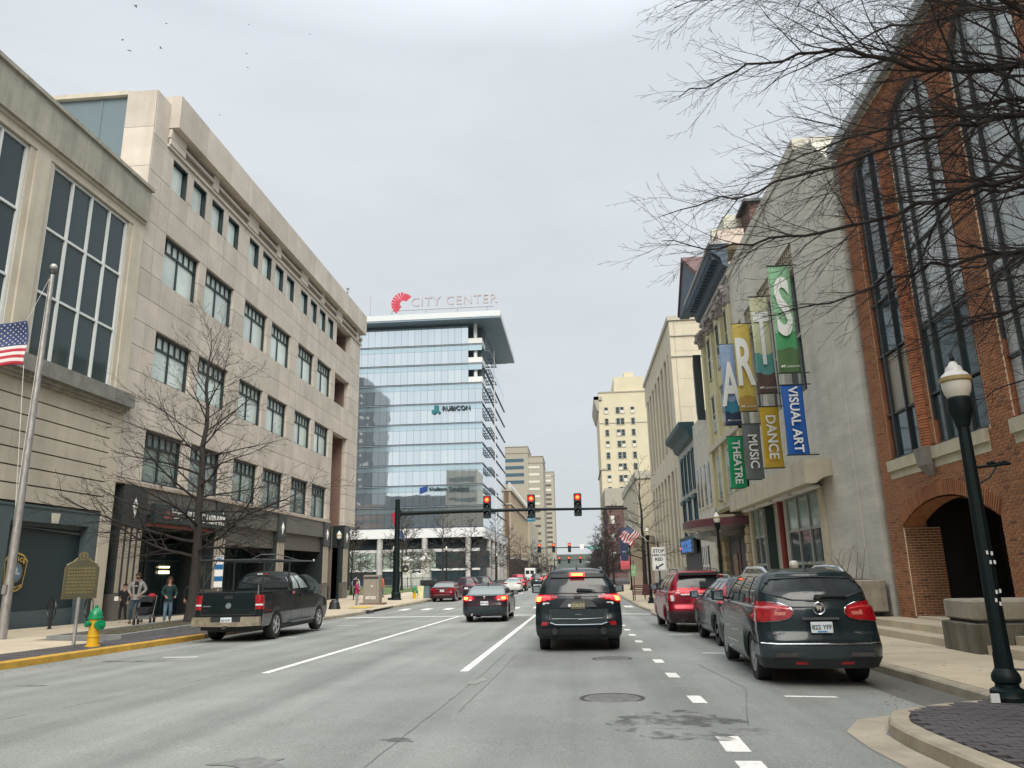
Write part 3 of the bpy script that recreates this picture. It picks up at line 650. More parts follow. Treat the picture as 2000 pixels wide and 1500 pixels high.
for k in range(10):
    z0,z1=zf[k],zf[k+1]; zsd=z1-1.3 if k<9 else z1-.5
    for i in range(20):
        x1,x0=cols[i],cols[i+1]
        if k>=7 and i<2:
            continue
        bp('pane',mir,T,x0+.02,x1-.02,Y0+.06,Y0+.12,z0+.16,zsd-.03)
        if k<9: spn.box(x0+.015,x1-.015,Y0+.04,Y0+.1,zsd,z1-.16)
    led.box(-75,XE+.12,Y0-.3,Y0+.25,z0-.05,z0+.13); wl.box(-75,XE+.1,Y0-.28,Y0+.2,z0-.10,z0-.052)
part('spandrel_panes',spn,mirs,T,world=True,kind='stuff'); part('floor_ledges',led,ledge,T,world=True); part('floor_ledge_trim',wl,wband,T,world=True)
part('left_glazing',MB().box(-75,cols[20],Y0+.05,Y0+.1,10.8,54.6),mir,T,world=True)
# corner terraces at the top three floors
xr=XE-2.95
for z0,z1 in ((zf[7],zf[8]),(zf[8],zf[9]),(zf[9],55)):
    part('terrace_parapet',MB().box(xr,XE+.1,Y0-.1,Y0+.1,z0,z0+1.35).box(XE-.05,XE+.1,Y0+.1,Y0+6,z0,z0+1.35),wband,T,world=True)
    part('terrace_slab',MB().box(xr-.1,XE+.1,Y0,Y0+3.6,z0-.15,z0),wband,T,world=True)
    if z1<54: bp('spandrel_band',mirs,T,xr,XE+.04,Y0+.0,Y0+.1,z1-1.4,z1-.16)
part('terrace_column',MB().lathe([(.42,0),(.42,14)],(XE-1.5,Y0+.9,zf[7]),14),wband,T,smooth=True,world=True)
# street side
for k in range(9):
    z0,z1=zf[k],zf[k+1]; n=18
    for i,(a,b) in enumerate(zip(fr(Y0+.3,207,3)[:-1],fr(Y0+.3,207,3)[1:])):
        if k>=7 and a<160: continue
        bp('side_pane',mir,T,XE-.15,XE-.08,a+.03,b-.03,z0+.05,z1-.05)
    part('floor_ledge',MB().box(XE-.2,XE+.12,Y0+.25,207,z0-.1,z0+.1),ledge,T,world=True)
    sh=MB()
    for q in range(5): sh.box(XE,XE+1.3,Y0+4+q*3.4,Y0+4.2+q*3.4,z1-.6,z1-.35)
    sh.box(XE+1.2,XE+1.35,Y0+3.8,Y0+18.4,z1-.6,z1-.3)
    for q in range(2): sh.box(XE+.3+q*.45,XE+.5+q*.45,Y0+3.8,Y0+18.4,z1-.5,z1-.44)
    part('sunshade',sh,mat('sunshade_blue_grey',(.12,.17,.21),.4,metal=.3,var=0) if 'sunshade_blue_grey' not in MT else MT['sunshade_blue_grey'],T,world=True)
part('side_glazing_top',MB().box(XE-.15,XE-.08,Y0+7,207,50.2,54.8),mir,T,world=True)
part('mast_rail',MB().tube([(XE+1.4,Y0+12,10),(XE+1.4,Y0+12,52)],.12,6),wband,T,world=True)
part('roof_slab',MB().box(-75,-14.6,Y0-3,Y0+34,55.0,55.35),soff,T,world=True)
part('roof_fascia',MB().box(-75,-14.55,Y0-3.1,Y0+34.1,55.352,56.6),mat('roof_fascia_pale',(.60,.63,.64),.5,var=.04),T,world=True)
part('roof_upper',MB().box(-75,-17,Y0+2,Y0+40,56.6,57.6),wband,T,world=True)
# base with round columns
part('base_band',MB().box(-75,XE+.3,Y0-.6,Y0+.2,8.7,10.55).box(XE-.2,XE+.35,Y0+.2,207,8.4,10.5),wband,T,world=True)
for x,y in ((-50,155),(-40.7,155),(-31.3,155),(-22.2,155),(XE,163),(XE,172),(XE,181),(XE,190),(XE,199)):
    part('column',MB().lathe([(.62,0),(.62,9.3)],(x,y,-.6),16),mat('column_grey_stone',(.42,.41,.39),.6,var=.3,scale=.6) if 'column_grey_stone' not in MT else MT['column_grey_stone'],T,smooth=True,world=True)
part('lobby_upper_glass',MB().box(-75,XE-1.2,Y0+2,Y0+2.2,6.4,8.7),gldk,T,world=True)
part('lobby_beam',MB().box(-75,XE-1,Y0+1.5,Y0+1.9,5.9,6.5).box(-75,XE-1,Y0+1.5,Y0+1.9,2.1,2.5),wband,T,world=True)
pg=mat('pale_green_glass',(.33,.40,.345),.12,var=.1,scale=.6); lm=MB()
for i in range(20):
    x=-50+i*1.6; bp('lobby_pane',pg if i<13 else gldk,T,x+.05,x+1.55,Y0+1.6,Y0+1.7,2.5,5.9)
    lm.box(x-.05,x+.05,Y0+1.52,Y0+1.6,-.5,5.9)
part('lobby_mullions',lm,frm,T,world=True)
part('lobby_lower_glass',MB().box(-75,XE-1.2,Y0+1.72,Y0+1.8,-.6,2.1),gldk,T,world=True)
# signs on the tower
s=thing('rooftop_sign','white CITY CENTER letters with a red fan logo on the tower roof','sign',(-38,152.6,57.3))
lw=mat('sign_letter_white',(.42,.39,.41),.5,var=0)
text('lettering','CITY CENTER',2.9,lw,s,(3.6,-.1,2.15),'-y',align='LEFT',ext=.25,bold=.0,sx=.98,space=1.12)
fan=mat('fan_red',(.55,.035,.07),.5,var=0)
for i in range(12):
    a=R(48+i*16.5); c,n_=math.cos(a),math.sin(a); r0,r1=.75,2.15+.5*math.sin(i*.35)*0+ (.5 if i>2 else .2)
    w0,w1=.11,.27
    mb=MB().prism([(1.9+c*r0-n_*w0,2.1+n_*r0+c*w0),(1.9+c*r1-n_*w1,2.1+n_*r1+c*w1),(1.9+c*r1+n_*w1,2.1+n_*r1-c*w1),(1.9+c*r0+n_*w0,2.1+n_*r0-c*w0)],-.2,.1,'xz')
    part('fan_blade',mb,fan,s)
rl=MB().tube([(-.6,0,.5),(22,0,.5)],.08,6)
for x in (-.6,7,14,20.5): rl.tube([(x,0,-.7),(x,0,.5)],.07,6)
part('support_rail',rl,steel,s)
s=thing('tenant_sign','teal arrow logo with dark RUBICON letters halfway up the glass tower','sign',(-30,154.5,35.6))
tl=mat('logo_teal',(.01,.14,.17),.4,var=0)
part('logo',MB().prism([(0,-.2),(.6,.1),(.6,1.0),(1.5,1.0),(1.5,.1),(2.0,-.5),(1.6,-.95),(1.1,-.5),(.6,-.95),(.1,-.8)],0,.2,'xz'),tl,s)
text('lettering','RUBICON',1.35,frm,s,(2.3,.05,.2),'-y',align='LEFT',ext=.15,bold=.02,sx=1.03)
s=thing('bank_sign','blue flag logo with a row of small dark letters low on the glass tower','sign',(-32.4,154.5,18.4))
part('logo',MB().prism([(0,-.6),(1.0,-.2),(1.55,.0),(1.55,1.0),(.6,.7),(0,.5)],0,.2,'xz'),mat('logo_blue',(.01,.05,.22),.4,var=0),s)
text('lettering','WesBanco Compliance',.98,frm,s,(1.9,.05,.25),'-y',align='LEFT',ext=.15,bold=.02,sx=.92)
tag(link('roof_antenna',MB().tube([(-47,165,57.5),(-47,165,66.5)],[.12,.05],6).mesh('roof_antenna',steel)),'thin antenna mast on the left of the glass tower roof','antenna')
# gate pillars in the plaza
pw=mat('pillar_white_stone',(.56,.56,.52),.7,var=.1,streak=.2)
for x,lab in ((-22.6,'left'),(-20.0,'right')):
    t=thing('gate_pillar','tapered white stone plaza pillar, the one with a dark wreath' if lab=='left' else 'tapered white stone plaza pillar behind the maroon sedan, without wreath','pillar',(x,100,zl(-18.7,100)),group='white stone pillars in the plaza')
    part('shaft',MB().loft([[(-a,-a,z),(a,-a,z),(a,a,z),(-a,a,z)] for a,z in ((.72,0),(.68,.5),(.5,3.3))]),pw,t)
    part('cap',MB().loft([[(-a,-a,z),(a,-a,z),(a,a,z),(-a,a,z)] for a,z in ((.52,3.3),(.72,3.4),(.75,3.6),(.6,3.68),(.5,3.85),(.15,4.1))]),pw,t)
    if lab=='left': part('wreath',MB().tube([(.36*math.cos(6.283*k/16),-.66,2.5+.36*math.sin(6.283*k/16)) for k in range(17)],.12,6),mat('wreath_dark',(.02,.03,.03),.9),t,smooth=True)
    else: part('finial',MB().sphere((0,0,4.2),.2),pw,t)
# striped building and what follows on the left
ribm=mat('rib_tan',(.44,.36,.26),.8,var=.1,scale=.3); slot=mat('slot_brown',(.20,.14,.10),.8,var=.1)
t=thing('ribbed_building','tan building with brown vertical strips and white balustrade beyond the glass tower','building',(-26,245,-.6))
part('wall_core',MB().box(-60,-18.5,209,281,-.6,24.5),slot,t,world=True)
for k in range(18): bp('rib',ribm,t,-18.6,-18.0,209.2+k*4,211.5+k*4,5.3,23.6)
part('cornice',MB().box(-60,-17.6,208.8,281.4,23.6,24.6).box(-60,-17.7,208.8,281.4,19.8,20.2),mat('cornice_cream',(.52,.48,.40),.8),t,world=True)
for k in range(24): bp('baluster_block',wband,t,-18.6,-18.0,209.5+k*3,211+k*3,24.6,26.0)
part('street_level',MB().box(-18.6,-18.2,209,281,-.6,5.0),mat('street_level_dark',(.06,.045,.05),.5,var=.3,scale=.4),t,world=True); part('canopy',MB().box(-19,-16.6,209,281,5.0,5.4),wband,t,world=True)
cream=mat('cream_render',(.50,.455,.34),.85,var=.08,scale=.2)
t=thing('cream_block','cream low block with few small windows past the ribbed building','building',(-24,310,-.6))
part('wall',MB().box(-50,-17.4,283,345,-.6,20.5),cream,t,world=True)
for k in range(5):
    for z in (5,9,13): bp('window',gldk,t,-17.5,-17.3,288+k*11,291+k*11,z,z+2)
part('street_level',MB().box(-17.5,-17.1,283,345,-.6,4),MT['street_level_dark'],t,world=True)
tw=mat('tower_concrete',(.33,.31,.255),.85,var=.06,scale=.1); twd=mat('tower_window_dark',(.07,.065,.055),.5,var=0); twb=mat('tower_window_blue',(.05,.10,.14),.2,var=0); tww=mat('tower_window_pale',(.58,.57,.50),.5,var=0)
def tower(lab,x0,x1,y,ztop,bands,depth=30,base=('tower_slab','building')):
    t=thing('office_tower',lab,'building',((x0+x1)/2,y,-.6),group='stepped concrete towers far up the street')
    part('shaft',MB().box(x0,x1,y,y+depth,-.6,ztop),tw,t,world=True); part('roof_cap',MB().box(x0-.2,x1+.2,y-.3,y+depth,ztop-3.4,ztop-3.1).box(x0-.2,x1+.2,y-.3,y+depth,ztop,ztop+.3),tw,t,world=True)
    for a,b,z,h,m in bands: bp('window_band',m,t,a,b,y-.12,y+.1,z,z+h)
tower('tallest concrete tower slab with blue window bands, leftmost far tower',-42,-24.3,395,66.6,[(-40,-26.6,58.5-3.85*k,1.7,twb) for k in range(4)])
tower('middle concrete tower with pale window bands, far left of the street',-24.28,-16.4,395.5,61.2,[(-24.2,-18.4,54.9-3.85*k,1.15,tww) for k in range(6)]+[(-24.2,-18.4,31.8-3.85*k,1.15,twd) for k in range(7)])
tower('slim far concrete tower with short dark windows nearest the open sky',-24,-15.9,575,76,[(-23,-18,72-3.55*k,1.5,tww if k in(0,1,3) else twd) for k in range(20)],25)
# ================= RIGHT: red brick building with real bricks
BX=8.6
K=thing('brick_building','tall orange-red brick building with arched windows and arched entrance on the right','building',(BX+6,15,0))
mortar=mat('mortar',(.74,.60,.42),.95,var=.15,scale=3)
brickm=bpy.data.materials.new('brick_faces'); brickm.use_nodes=True; MT['brick_faces']=brickm
t_=brickm.node_tree; b_=t_.nodes['Principled BSDF']; at=t_.nodes.new('ShaderNodeAttribute'); at.attribute_name='tone'; cr_=t_.nodes.new('ShaderNodeValToRGB')
for p,c in ((.25,(.235,.088,.042,1)),(.5,(.31,.125,.055,1)),(.8,(.36,.155,.07,1))): x=cr_.color_ramp.elements.new(p); x.color=c
cr_.color_ramp.elements[0].color=(.15,.055,.03,1); cr_.color_ramp.elements[-1].color=(.40,.19,.09,1)
t_.links.new(at.outputs['Fac'],cr_.inputs[0])
g_=t_.nodes.new('ShaderNodeNewGeometry'); n_=t_.nodes.new('ShaderNodeTexNoise'); n_.inputs['Scale'].default_value=.5; n_.inputs['Detail'].default_value=10; n_.inputs['Roughness'].default_value=.7; t_.links.new(g_.outputs['Position'],n_.inputs[0])
r_=t_.nodes.new('ShaderNodeMapRange'); r_.inputs[1].default_value=.3; r_.inputs[2].default_value=.7; r_.inputs[3].default_value=.72; r_.inputs[4].default_value=1.18; t_.links.new(n_.outputs[0],r_.inputs[0])
v_=t_.nodes.new('ShaderNodeVectorMath'); v_.operation='SCALE'; t_.links.new(cr_.outputs[0],v_.inputs[0]); t_.links.new(r_.outputs[0],v_.inputs['Scale']); t_.links.new(v_.outputs[0],b_.inputs['Base Color']); b_.inputs['Roughness'].default_value=.85
n2=t_.nodes.new('ShaderNodeTexNoise'); n2.inputs['Scale'].default_value=60; t_.links.new(g_.outputs['Position'],n2.inputs[0]); bu=t_.nodes.new('ShaderNodeBump'); bu.inputs['Strength'].default_value=.4; bu.inputs['Distance'].default_value=.004; t_.links.new(n2.outputs[0],bu.inputs['Height']); t_.links.new(bu.outputs[0],b_.inputs['Normal'])
HC=.0677; LC=.212
ARW=[(20.02,.93,11.9,4.2,19.1,20.95),(17.2,1.05,12.0,4.2,15.9,18.3),(13.9,1.12,12.0,4.2,12.7,15.02),(10.6,1.05,12.0,4.2,9.5,11.7)]
def in_open(y,z):
    for c,r,sp,z0,a,b in ARW:
        if a<y<b and z0<z<=sp: return True
        if z>sp and ((y-c)/((b-a)/2))**2+((z-sp)/1.15)**2<1: return True
    if 16.1<y<20.8 and z<2.35: return True
    if abs(y-18.45)<2.35 and 2.35<=z<-1.85+math.sqrt(4.9**2-(y-18.45)**2): return True
    if 9.8<y<14.4 and z<2.35: return True
    if abs(y-12.1)<2.3 and 2.35<=z<-1.85+math.sqrt(4.9**2-(y-12.1)**2): return True
    if 16.0<y<21.05 and 3.72<z<4.2: return True
    if 9.4<y<15.1 and 3.72<z<4.2: return True
    return False
def bricks(y0,y1,z0,z1,x,test,depth=.018,name='brick_courses',axis='x'):
    q=np.random.RandomState(4); V=[];F=[];T=[]; rows=int((z1-z0)/HC); g=.010
    for j in range(rows):
        z=z0+j*HC; S_=np.arange(y0,y1+.001,.02); op=[test(y,z+HC/2) for y in S_]; runs=[]; st=None
        for y,o_ in zip(S_,op):
            if not o_ and st is None: st=y
            if o_ and st is not None: runs.append((st,y-.02)); st=None
        if st is not None: runs.append((st,y1))
        cells=[]
        for r0,r1 in runs:
            i=int((r0-y0)/LC)-1
            while True:
                a=y0+i*LC-(LC/2 if j%2 else 0); b=a+LC; i+=1
                if a>=r1: break
                a=max(a,r0); b=min(b,r1)
                if b-a>.03: cells.append((a,b))
        for a,b in cells:
            d=depth+q.uniform(-.003,.003); k=len(V); u,v,w,s=a+g,b-g,z+g,z+HC-g
            X0,X1=x-d,x+.01
            V+=[(X0,u,w),(X0,v,w),(X0,v,s),(X0,u,s),(X1,u,w),(X1,v,w),(X1,v,s),(X1,u,s)] if axis=='x' else [(u,X0,w),(v,X0,w),(v,X0,s),(u,X0,s),(u,X1,w),(v,X1,w),(v,X1,s),(u,X1,s)]
            F+=[(k,k+3,k+2,k+1),(k+4,k+7,k+3,k),(k+1,k+2,k+6,k+5),(k+3,k+7,k+6,k+2),(k+4,k,k+1,k+5)]; T+=[.38+q.rand()*.36 if q.rand()<.93 else q.rand()*.3]*5
    me=bpy.data.meshes.new(name); me.from_pydata(V,[],F); me.materials.append(brickm)
    a=me.attributes.new('tone','FLOAT','FACE'); a.data.foreach_set('value',T); me.update()
    return me
o=part('brick_courses',bricks(8.6,21.75,-.35,13.9,BX,in_open),brickm,K,world=True,kind='stuff')
# backing wall built as strips round the openings
bk=MB(); bk2=MB()
revm=mat('brick_reveal',(.34,.13,.06),.85,var=.25,scale=4)
def backing(y0,y1,step=.06):
    n=int((y1-y0)/step)
    for i in range(n):
        a=y0+(y1-y0)*i/n; b=y0+(y1-y0)*(i+1)/n; m=(a+b)/2; z=-.6; zz=-.55; run=None
        zs_=np.arange(-.6,13.95,.06); ops=[in_open(m,q_) for q_ in zs_]
        st=None
        for q_,op in zip(zs_,ops):
            if not op and st is None: st=q_
            if (op) and st is not None: bk.box(BX+.003,BX+.02,a,b,st,q_); bk2.box(BX+.02,BX+.42,a,b,st,q_); st=None
        if st is not None: bk.box(BX+.003,BX+.02,a,b,st,13.95); bk2.box(BX+.02,BX+.42,a,b,st,13.95)
backing(8.6,21.74); part('mortar_bed',bk,mortar,K,world=True); part('backing_wall',bk2,revm,K,world=True)
def brick_tex():
    m=mat('brick_rear',(.26,.11,.06),.85,var=.2,scale=3); t=m.node_tree; n=t.nodes; l=t.links
    g=n.new('ShaderNodeNewGeometry'); s=n.new('ShaderNodeSeparateXYZ'); c=n.new('ShaderNodeCombineXYZ'); l.new(g.outputs['Position'],s.inputs[0]); l.new(s.outputs['Y'],c.inputs[0]); l.new(s.outputs['Z'],c.inputs[1])
    b=n.new('ShaderNodeTexBrick'); b.inputs['Scale'].default_value=1; b.inputs['Brick Width'].default_value=.212; b.inputs['Row Height'].default_value=.0677; b.inputs['Mortar Size'].default_value=.009
    b.inputs['Color1'].default_value=(.36,.14,.06,1); b.inputs['Color2'].default_value=(.45,.19,.08,1); b.inputs['Mortar'].default_value=(.5,.42,.32,1); l.new(c.outputs[0],b.inputs['Vector'])
    l.new(b.outputs['Color'],n['Principled BSDF'].inputs['Base Color']); return m
part('rear_mass',MB().box(BX+.6,30,-4,21.74,3.25,13.9).box(BX+2.6,30,-4,21.74,-.6,3.25).box(BX,BX+.6,-4,8.6,-.6,13.95).box(BX+.42,30,21.5,21.74,-.6,13.9).box(BX+.42,BX+.6,14.4,16.1,-.6,2.9).box(BX+.42,BX+.6,20.8,21.74,-.6,2.9),brick_tex(),K,world=True)
part('coping',MB().box(BX-.22,30,-4,21.95,13.95,14.3),mat('coping_grey',(.40,.42,.42),.6,var=.08,streak=.1),K,world=True)
stone=mat('cream_stone',(.50,.46,.34),.8,var=.12,scale=2,streak=.25)
for a,b in ((16.0,21.05),(9.4,15.1)):
    part('sill',MB().box(BX-.10,BX+.3,a,b,3.92,4.2).box(BX-.03,BX+.3,a,b,3.72,3.918),stone,K,world=True)
part('corbel',MB().loft([[(BX-.0,18.42+i,z),(BX-.0,19.0-i,z),(BX-w,19.0-i,z),(BX-w,18.42+i,z)] for z,w,i in ((3.55,.04,.12),(3.8,.22,.04),(4.22,.26,0))]),mat('corbel_grey',(.22,.21,.18),.8,var=.2),K,world=True)
# slim pilaster of rounded bricks between the paired windows
mb=MB(); q=random.Random(3)
z=4.22
while z<12.3:
    r=.21+q.uniform(-.008,.008)
    mb.lathe([(r-.012,0),(r,.01),(r,HC-.02),(r-.012,HC-.008)],(BX+.06,18.7,z),12); z+=HC
part('round_brick_pilaster',mb,mat('pilaster_brick',(.37,.135,.06),.85,var=.35,scale=5),K,world=True,kind='stuff')
# arch rings as separate voussoir bricks
def ring(cy,cz,ry,rz,wd,a0,a1,n,name):
    for k in range(n):
        t0=a0+(a1-a0)*k/n+.004; t1=a0+(a1-a0)*(k+1)/n-.004
        P=[]
        for t,e in ((t0,0),(t1,0),(t1,wd),(t0,wd)): P.append((cy+(ry+e)*math.cos(t),cz+(rz+e)*math.sin(t)))
        mb=MB().prism(P,BX-.045,BX+.2); me=mb.mesh(name,brickm); at=me.attributes.new('tone','FLOAT','FACE'); at.data.foreach_set('value',[.35+.5*random.Random(k*7+n).random()]*6)
        link('arch_brick',me,K,world=True)
ring(18.45,-1.85,4.9,4.9,.33,R(90-28.6),R(90+28.6),60,'arch_brick'); ring(12.1,-1.85,4.9,4.9,.33,R(90-28),R(90+28),44,'arch_brick')
bw=mat('pale_pane',(.36,.39,.39),.06,var=.2,scale=.5,spec=.8,ovar=.12); frb=mat('bronze_frame',(.045,.055,.058),.45,var=0)
for cy_,hw in ((18.45,2.32),(12.1,2.27)):
    ar=[(cy_+4.86*math.sin(R(-28.4+56.8*k/24)),-1.85+4.86*math.cos(R(-28.4+56.8*k/24))) for k in range(25)]
    part('arch_soffit',MB().loft([[(X,u,v) for u,v in ar] for X in (BX-.02,BX+.46)],False,False,False),revm,K,world=True)
for wi,(c,r,sp,z0,a,b) in enumerate(ARW):
    h=(b-a)/2; x=BX+.10
    outl=[(a,z0)]+[(b,z0)]+[(c+h*math.cos(math.pi*k/14),sp+1.15*math.sin(math.pi*k/14)) for k in range(15)]
    w=part('window',MB().prism([(u,v) for u,v in outl],x+.06,x+.1),frb,K,world=True)
    f=MB(); cs=[a,a+h*.62,a+h*1.55,b]
    for y in cs:
        top=sp+1.15*math.sqrt(max(0,1-((y-c)/h)**2)); f.box(x-.08,x+.04,y-.02,y+.02,z0,max(top,sp))
    for z in (z0+.06,z0+1.25,z0+2.9,7.2 if wi else 8.6,9.2): f.box(x-.05,x+.04,a,b,z-.022,z+.022)
    arc=[(c+h*math.cos(math.pi*k/14),sp+1.15*math.sin(math.pi*k/14)) for k in range(15)]
    f.tube([(x-.05,u,v) for u,v in arc],.07,4)
    part('frame',f,frb,w,world=True)
    gm=gldk if wi==0 else bw
    zz=[z0+.1,z0+1.21,z0+2.86,7.16 if wi else 8.56,9.16,sp]
    for i in range(3):
        for k in range(len(zz)-1):
            g2=gm
            if wi==1 and k<2: g2=glA
            if wi==0 and k in(1,) and i!=2: g2=MT.get('blind_tan') or mat('blind_tan',(.23,.20,.14),.3,var=.1)
            bp('pane',g2,w,x,x+.03,cs[i]+.04,cs[i+1]-.04,zz[k],zz[k+1]-.04 if k<len(zz)-2 else zz[k+1])
    seg=[(c+(h-.03)*math.cos(math.pi*k/14),sp+1.12*math.sin(math.pi*k/14)) for k in range(15)]
    part('arch_pane',MB().prism(seg,x,x+.03),gm,w,world=True)
    part('reveal',MB().loft([[(X,c+(u-c)*.975,v+(.02 if v<z0+.1 else -.02)) for u,v in outl] for X in (BX+.0,x+.06)],True,False,False),revm,w,world=True)
part('brick_jamb',bricks(BX-.01,BX+.9,0.1,2.42,20.75,lambda u,v:False,axis='y'),brickm,K,world=True,kind='stuff'); part('jamb_mortar',MB().box(BX+.0,BX+.9,20.75,20.81,-.3,2.42),mortar,K,world=True)
pch=mat('porch_dark',(.014,.013,.013),.8,var=.3,scale=2)
for a,b in ((16.1,20.8),(9.8,14.4)):
    p_=part('porch',MB().box(BX+2.4,BX+2.6,a-.5,b+.5,-.6,3.2).box(BX+.42,BX+2.4,a-.2,a,-.6,3.2).box(BX+.42,BX+2.4,b+.02,b+.2,-.6,3.2).box(BX+.42,BX+2.4,a,b,3.14,3.2),pch,K,world=True)
    part('porch_floor',MB().box(BX,BX+2.4,a,b,-.3,zs(8.6,18)+.31),walk,p_,world=True)
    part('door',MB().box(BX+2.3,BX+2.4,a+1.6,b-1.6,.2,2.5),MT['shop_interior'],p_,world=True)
# stone pedestal in the steps, planter box, bare shrub
conc=mat('rough_concrete',(.36,.33,.26),.9,var=.2,scale=2.5,bump=.5,bscale=30,streak=.35,grime=.3)
concd=mat('stained_concrete',(.17,.155,.115),.9,var=.4,scale=1.2,bump=.5,bscale=30,streak=.6,grime=.4)
t=thing('stone_pedestal','squat two-tier stone block with dark streaks standing in the entrance steps','pedestal',(7.75,15.3,zs(7.2,15.3)))
part('base_block',MB().bbox(-.72,.9,-.66,.62,-.1,.52,.02),concd,t); part('cap_block',MB().bbox(-.66,.9,-.6,.56,.57,.92,.03),conc,t); part('shadow_joint',MB().box(-.6,.85,-.55,.5,.5,.58),joint,t)
t=thing('concrete_planter','long pale concrete planter box on a dark plinth between the brick and concrete walls','planter',(7.62,23.1,zs(8,23)))
part('trough',MB().bbox(-1.0,.8,-1.1,1.3,.42,1.28,.03),conc,t); part('plinth',MB().box(-.85,.6,-.85,1.1,-.1,.42),concd,t); part('trough_soil',MB().box(-.9,.7,-1.0,1.2,1.2,1.285),soil,t)
PL=t
# ================= RIGHT: rough concrete arts building
CX=8.5
C_=thing('concrete_building','tall blank grey cement-rendered building with arts banners and shop windows','building',(12,31,0))
ren=mat('grey_render',(.54,.525,.455),.9,var=.13,scale=1.1,bump=.9,bscale=5,streak=.10,grime=.16,aniso=(1,.5,2.4))
rent=mat('render_pale_trim',(.46,.42,.32),.85,var=.12,scale=1.5,streak=.2)
y0,y1=24.6,37.7
mb=MB().box(CX+.5,34,y0,y1,-.6,16.4).box(CX,CX+.5,25.2,26.9,-.6,16.3).prism([(21.97,-.6),(25.2,-.6),(25.2,16.3),(23.6,15.6),(21.97,13.9)],CX,CX+3).box(CX,CX+.5,26.9,y1,13.45,16.3).box(CX,CX+.5,26.9,y1,4.5,7.7).box(CX,CX+.5,37.3,y1,-.6,13.45)
for a in (29.6,32.4,35.1): mb.box(CX,CX+.5,a,a+.75,7.7,13.45)
part('wall',mb,ren,C_,world=True)
part('parapet',MB().box(CX-.06,34,25.15,y1+.0,16.3,16.75),ren,C_,world=True)
part('corner_strip',MB().box(CX-.05,CX,23.3,23.7,-.3,15.6),ren,C_,world=True)
for a,b in ((26.9,29.6),(30.35,32.4),(33.15,35.1),(35.85,37.3)):
    w=part('tall_window',MB().box(CX+.3,CX+.36,a,b,7.7,12.5),glA,C_,world=True)
    f=MB().box(CX+.18,CX+.3,(a+b)/2-.15,(a+b)/2+.15,7.7,12.5)
    for z in (7.75,10,12.45): f.box(CX+.2,CX+.32,a,b,z-.05,z+.05)
    part('frame',f,mat('frame_grey',(.30,.31,.29),.6) if 'frame_grey' not in MT else MT['frame_grey'],w,world=True)
    sc=MB(); q=random.Random(int(a))
    y=a
    for i in range(int((b-a)/.28)):
        for j in range(3):
            yy=a+i*.28; zz=12.5+j*.31
            sc.box(CX+.05,CX+.16,yy+.01,yy+.06,zz,zz+.31).box(CX+.05,CX+.16,yy+.06,yy+.27,zz,zz+.05).box(CX+.07,CX+.14,yy+.1,yy+.2,zz+.12,zz+.2)
    part('pierced_blocks',sc,rent,w,world=True,kind='stuff')
# canopy and shop windows
part('canopy_fascia',MB().prism([(7.62,4.16),(7.62,4.95),(8.5,4.95),(8.5,4.4),(8.2,4.34),(7.95,4.16)],25.4,38.1,'xz'),rent,C_,world=True)
lb=MB()
for k in range(4): lb.box(8.0,8.3,26.2+k*2.9,28.6+k*2.9,4.08,4.16)
part('under_canopy_light_box',lb,white,C_,world=True)
sw=mat('shop_frame',(.27,.28,.26),.5,var=.08)
part('shop_surround',MB().box(CX-.1,CX+.5,26.5,26.95,-.6,4.16).box(CX-.1,CX+.5,37.3,37.7,-.6,4.16).box(CX,CX+.5,26.95,37.3,-.6,.5),stone,C_,world=True)
def shopwin(a,b,n,x=CX):
    f=MB(); cs=fr(a,b,(b-a)/n)
    for y in cs: f.box(x-.02,x+.1,y-.06,y+.06,.5,4.1)
    for z in (.5,1.6,2.85,4.08): f.box(x-.0,x+.1,a,b,z-.05,z+.05)
    w=part('shop_window',f,sw,C_,world=True)
    for i in range(n):
        for z0,z1,m in ((.55,1.55,glA),(1.65,2.8,glA),(2.9,4.03,mat('pane_green_blind',(.24,.315,.285),.1,var=.08) if 'pane_green_blind' not in MT else MT['pane_green_blind'])):
            bp('pane',m,w,x+.04,x+.07,cs[i]+.06,cs[i+1]-.06,z0,z1)
shopwin(27.0,31.3,3); shopwin(35.3,37.25,2)
part('recess',MB().box(CX+1.6,CX+1.7,31.3,35.3,-.6,4.16).box(CX+.1,CX+1.6,31.2,31.3,-.6,4.16).box(CX+.1,CX+1.6,35.3,35.4,-.6,4.16),mat('recess_teal',(.03,.06,.065),.4,var=.2),C_,world=True)
part('red_column',MB().lathe([(.13,0),(.13,4.5)],(CX+.25,33.2,-.3),12),mat('column_red',(.20,.03,.03),.5),C_,smooth=True,world=True)
